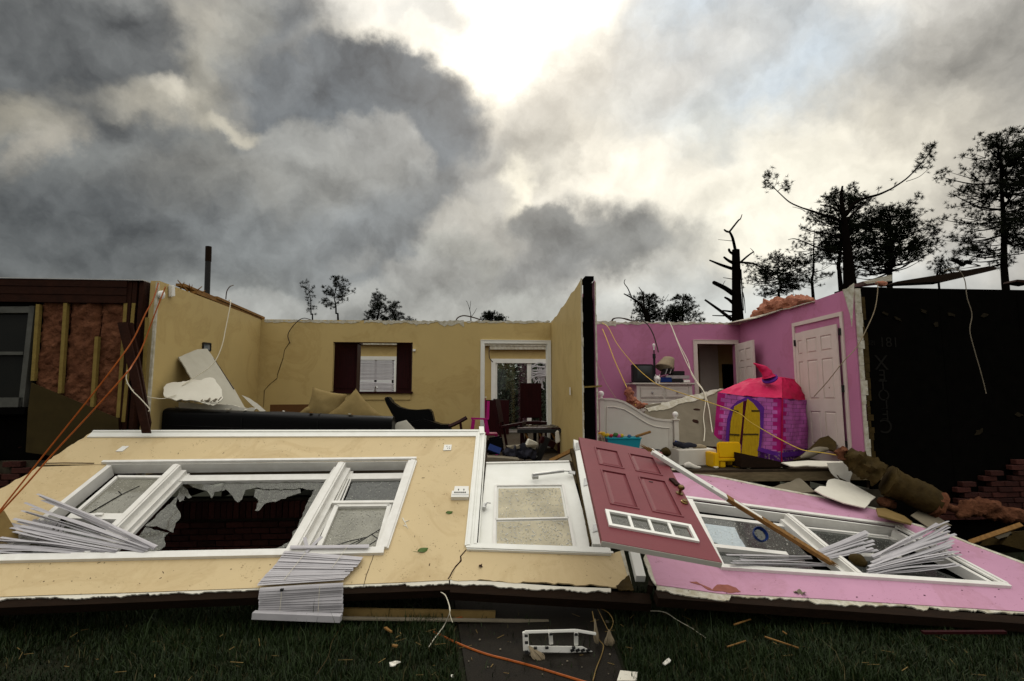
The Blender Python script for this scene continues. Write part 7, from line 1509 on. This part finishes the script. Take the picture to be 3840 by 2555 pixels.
# bedroom side
pine('pine_tree', 'bushy pine with a dead snag in front of it, above the pink wall', (2432, 1215), (2430, 1110), 42, .0, 1.35, .1, 64, .36, 9, rnd)
pine('pine_tree', 'round pine between the dead snag and the broken trunk', (2560, 1215), (2556, 1112), 42, .0, 1.5, .1, 66, .36, 10, lambda k: 1.05 - .85 * k)
pine('pine_tree', 'low pine scrub on the pink wall line between the two round pines', (2500, 1215), (2500, 1175), 44, .0, 1.2, .06, 30, .36, 11, lambda k: 1)
pine('pine_tree', 'middle pine with an airy crown right of the broken trunk', (2922, 1130), (2924, 975), 32, .12, 1.75, .09, 70, .33, 12, lambda k: math.sin(math.pi * (.18 + .75 * k)) ** .8)
pine('pine_tree', 'thin sparse pine beside the two armed snag', (3049, 1110), (3056, 860), 30, .1, 1.15, .09, 46, .33, 13, lambda k: .5 + .5 * math.sin(math.pi * k), dens=.7)
pine('pine_tree', 'dense tall pine directly behind the two armed snag', (3152, 1070), (3160, 725), 30, .22, 1.75, .13, 120, .36, 14, lambda k: math.sin(math.pi * (.22 + .68 * k)), up=.45)
pine('pine_tree', 'broad spreading pine right of the two armed snag', (3335, 1050), (3336, 800), 29, .1, 2.35, .15, 120, .38, 15, lambda k: 1.1 - .55 * k, up=.45)
pine('pine_tree', 'tall straight pine near the right edge of the sky', (3770, 1065), (3757, 512), 26, .12, 2.7, .17, 84, .36, 16, lambda k: (.75 if k > .3 else .45 + random.random() * .5) + .25 * math.sin(math.pi * k) - .55 * max(0, k - .75) / .25, up=.2, dens=1.25)
pine('pine_tree', 'pine cut off by the right edge of the picture', (3930, 1065), (3915, 520), 27, .2, 2.2, .17, 80, .38, 17, lambda k: .8 + .3 * math.sin(math.pi * k) - .5 * max(0, k - .75) / .25, up=.2, dens=1.25)
pine('pine_tree', 'small low pine tuft over the fascia board', (3520, 1060), (3530, 975), 30, .3, .7, .06, 20, .34, 18)
# snags
def snag(name, lab, Y, zf, trunk, branches, tufts, seed):
    random.seed(seed); P = PLY(Y); tr = thing(name, lab, 'tree', (P.q(*zf(*trunk[0][:2])).x, Y, 0)); mb = MB(); s = (P.q(100, 1200) - P.q(0, 1200)).length / 100 * .31
    pts = [P.q(*zf(x, y)) for x, y, r in trunk]; g = pts[0].copy(); g.z = 0; rs = [P_ * s for x, y, P_ in trunk]
    mb.tube([g] + pts, [rs[0] * 1.15] + rs, 12)
    b = len(mb.v)
    for i in range(b):
        v = mb.v[i]; mb.v[i] = v + Vector((noise.noise(v * 2.5), noise.noise(v * 2.5 + Vector((9, 0, 0))), 0)) * .05
    mb.build('trunk', M['bark'], tr)
    for br in branches:
        w0, w1 = br[0]; ps = br[1:]; dY = random.uniform(-1.2, 1.2); m = MB(); n = len(ps); cp = curve_pts([PLY(Y + dY * i / (n - 1)).q(*zf(*p)) for i, p in enumerate(ps)], 4); k = len(cp)
        m.tube(cp, [(w0 + (w1 - w0) * j / (k - 1)) * s for j in range(k)], 6); m.build('branch', M['bark'], tr)
    if tufts:
        m = MB()
        for x, y, r, n in tufts:
            for i in range(n):
                a = random.random() * 6.28; rr = r * math.sqrt(random.random()); p = PLY(Y + random.uniform(-.4, .4)).q(*zf(x + rr * math.cos(a), y + rr * math.sin(a))); needles(m, p, Vector((0, 0, .8)), .17, 20); needles(m, p + Vector((random.gauss(0, .12), 0, random.gauss(0, .12))), Vector((0, 0, .8)), .15, 16)
        m.build('crown', M['needle'], tr, recalc=False)
    return tr
snag('broken_pine_trunk', 'thick broken dark trunk with short stubs above the pink room', 22, ZT, [(1008, 1470, 78), (1002, 1250, 66), (1000, 1050, 58), (998, 955, 54)],
    [((22, 16), (995, 960), (975, 870), (952, 822)), ((14, 5), (952, 822), (1015, 742), (1032, 728), (1044, 696)), ((16, 12), (955, 825), (930, 820), (914, 808)), ((5, 3), (968, 890), (920, 885), (868, 880)), ((20, 16), (985, 990), (955, 970), (948, 952)), ((26, 14), (985, 1055), (945, 1035), (912, 1010)), ((24, 10), (975, 1095), (900, 1070), (850, 1050), (806, 1032)), ((8, 4), (980, 1172), (940, 1165), (905, 1160)), ((38, 26), (975, 1275), (915, 1235), (835, 1195)), ((24, 14), (975, 1345), (945, 1320), (918, 1305)), ((30, 14), (970, 1470), (880, 1400), (770, 1322)), ((16, 10), (980, 1412), (930, 1405), (902, 1402)), ((12, 6), (970, 1440), (890, 1440), (826, 1438)), ((18, 10), (1030, 1050), (1080, 1005), (1130, 968)), ((5, 2), (1125, 965), (1112, 950), (1104, 943)), ((5, 3), (1130, 968), (1132, 985), (1130, 995)), ((16, 4), (1035, 1048), (1120, 1055), (1190, 1090), (1240, 1130), (1300, 1165)), ((10, 6), (1035, 1100), (1045, 1250), (1055, 1400)), ((8, 4), (1050, 1270), (1062, 1330), (1068, 1420)), ((5, 2), (905, 1210), (915, 1190), (922, 1182))],
    [(1085, 1068, 22, 3), (1330, 1180, 40, 4)], 31)
snag('two_armed_pine_snag', 'tall dead pine stretching two long bare arms to both sides', 20, ZU, [(945, 1330, 86), (925, 1050, 58), (900, 850, 44), (880, 700, 34), (878, 600, 20), (881, 538, 10)],
    [((26, 10), (875, 825), (790, 790), (720, 770), (640, 740), (560, 715)), ((11, 4), (560, 715), (460, 670), (380, 600), (310, 530), (265, 480)), ((5, 3), (360, 580), (400, 545), (440, 520)), ((4, 2), (330, 560), (350, 500), (365, 440)), ((30, 14), (915, 770), (960, 700), (1010, 660), (1070, 635), (1180, 605), (1280, 560)), ((13, 4), (1280, 560), (1400, 480), (1490, 390), (1560, 310), (1620, 220)), ((5, 2), (1400, 500), (1500, 465), (1570, 410), (1615, 370)), ((4, 2), (1450, 430), (1540, 370), (1630, 300)), ((20, 10), (925, 815), (990, 740), (1075, 672)), ((14, 8), (850, 740), (790, 705), (705, 690)), ((16, 5), (880, 960), (750, 920), (640, 905), (530, 862)), ((4, 2), (600, 885), (590, 865), (585, 850)), ((14, 4), (890, 1090), (720, 1050), (600, 1000), (500, 965), (445, 972)), ((14, 6), (870, 760), (840, 690), (800, 640)), ((5, 3), (580, 740), (540, 720), (480, 706)), ((5, 2), (640, 750), (600, 748), (570, 740)), ((4, 2), (1170, 600), (1175, 580), (1180, 565)), ((5, 3), (1250, 570), (1290, 570), (1300, 563)), ((10, 5), (960, 1240), (1040, 1190), (1130, 1170)), ((8, 4), (880, 1240), (830, 1160), (780, 1080))],
    [(275, 450, 30, 7), (255, 540, 30, 5), (290, 510, 25, 4), (355, 460, 20, 3), (405, 545, 40, 7), (450, 530, 20, 4), (1610, 220, 28, 8), (1560, 270, 45, 9), (1520, 330, 35, 6), (1590, 330, 40, 6), (1480, 400, 25, 3), (1310, 525, 10, 1), (1180, 570, 8, 1), (1560, 400, 50, 4)], 32)
snag('bare_snag', 'forked dead snag sticking up above the pink back wall', 38, ZT, [(350, 1480, 44), (340, 1420, 34), (320, 1390, 24)],
    [((22, 8), (325, 1395), (290, 1350), (235, 1310), (175, 1278)), ((10, 4), (235, 1310), (205, 1240), (178, 1200), (185, 1172)), ((14, 5), (325, 1390), (318, 1300), (318, 1275), (285, 1230)), ((6, 3), (90, 1480), (110, 1460), (180, 1458), (240, 1476)), ((5, 3), (235, 1475), (232, 1450), (235, 1425)), ((4, 2), (430, 1350), (470, 1330), (505, 1282)), ((4, 2), (440, 1390), (460, 1370), (470, 1340))], [(540, 1312, 8, 2)], 33)
snag('bare_sapling', 'thin bare forked sapling above the beige back wall', 30, ZB, [(1942, 470, 8), (1940, 410, 6)], [((5, 2), (1940, 410), (1925, 345), (1905, 290)), ((4, 2), (1930, 360), (1935, 320), (1938, 290)), ((4, 2), (1945, 420), (1970, 385), (1988, 350)), ((2, 1), (1905, 300), (1900, 288), (1896, 282))], None, 34)
# rag of roofing felt caught in the branches
P = PLY(24); mb = MB(); pts = [ZU(*p) for p in [(1775, 1140), (1815, 1120), (1850, 1150), (1880, 1160), (1900, 1135), (1945, 1150), (1930, 1170), (1900, 1165), (1870, 1188), (1830, 1160)]]; mb.prism([P.q(*p) for p in pts], (0, .15, .02)); mb.build('roofing_felt_rag', M['black'], label='black rag of roofing felt caught on a low pine branch', cat='rag')
# fallen tree crown behind the sliding door
random.seed(50); ft = thing('fallen_tree', 'fallen leafy tree heaped outside the sliding glass door', 'tree', (1.5, 17.5, 0)); tk = MB(); cr = MB()
for i in range(34):
    a = Vector((random.uniform(-.4, 1.2), random.uniform(16.6, 18.4), random.uniform(.3, 1.6))); e = a + Vector((random.uniform(.2, 2.2), random.uniform(-.6, 1), random.uniform(-.4, 2.0))); cp = curve_pts([a, a.lerp(e, .5) + Vector((0, 0, random.uniform(-.2, .3))), e], 4); tk.tube(cp, [.05 * (1 - .8 * j / 8) for j in range(9)], 5)
for i in range(5200):
    c = Vector((random.uniform(-1.2, 4.2), random.uniform(17.2, 20), 0)); c.z = random.random() ** .8 * (3.0 + .5 * noise.noise(c)); v = Vector((random.gauss(0, 1), random.gauss(0, 1), random.gauss(0, 1))).normalized(); s = v.orthogonal().normalized() * .06; L = .14
    b = len(cr.v); cr.v += [c, c + v * L * .5 + s, c + v * L, c + v * L * .5 - s]; cr.f.append((b, b + 1, b + 2, b + 3))
tk.build('branch', M['bark'], ft); cr.build('crown', M['leafy'], ft, recalc=False)
fe_ = thing('board_fence', 'dark board fence far behind the sliding door', 'fence', (2, 21, 0))
for i in range(40): MB().box(-3 + i * .25, -3 + i * .25 + .23, 21, 21.03, 0, 2.1 + random.uniform(-.02, .02)).build('board', M['joist'], fe_)
pine('pine_tree', 'leafy dark pine showing through the sliding door', (1890, 1600), (1900, 1330), 26, .0, 2.0, .12, 70, .4, 60, lambda k: 1)
pine('pine_tree', 'second dark pine showing at the edge of the sliding door', (2040, 1600), (2050, 1320), 27, .0, 2.0, .12, 70, .4, 61, lambda k: 1)
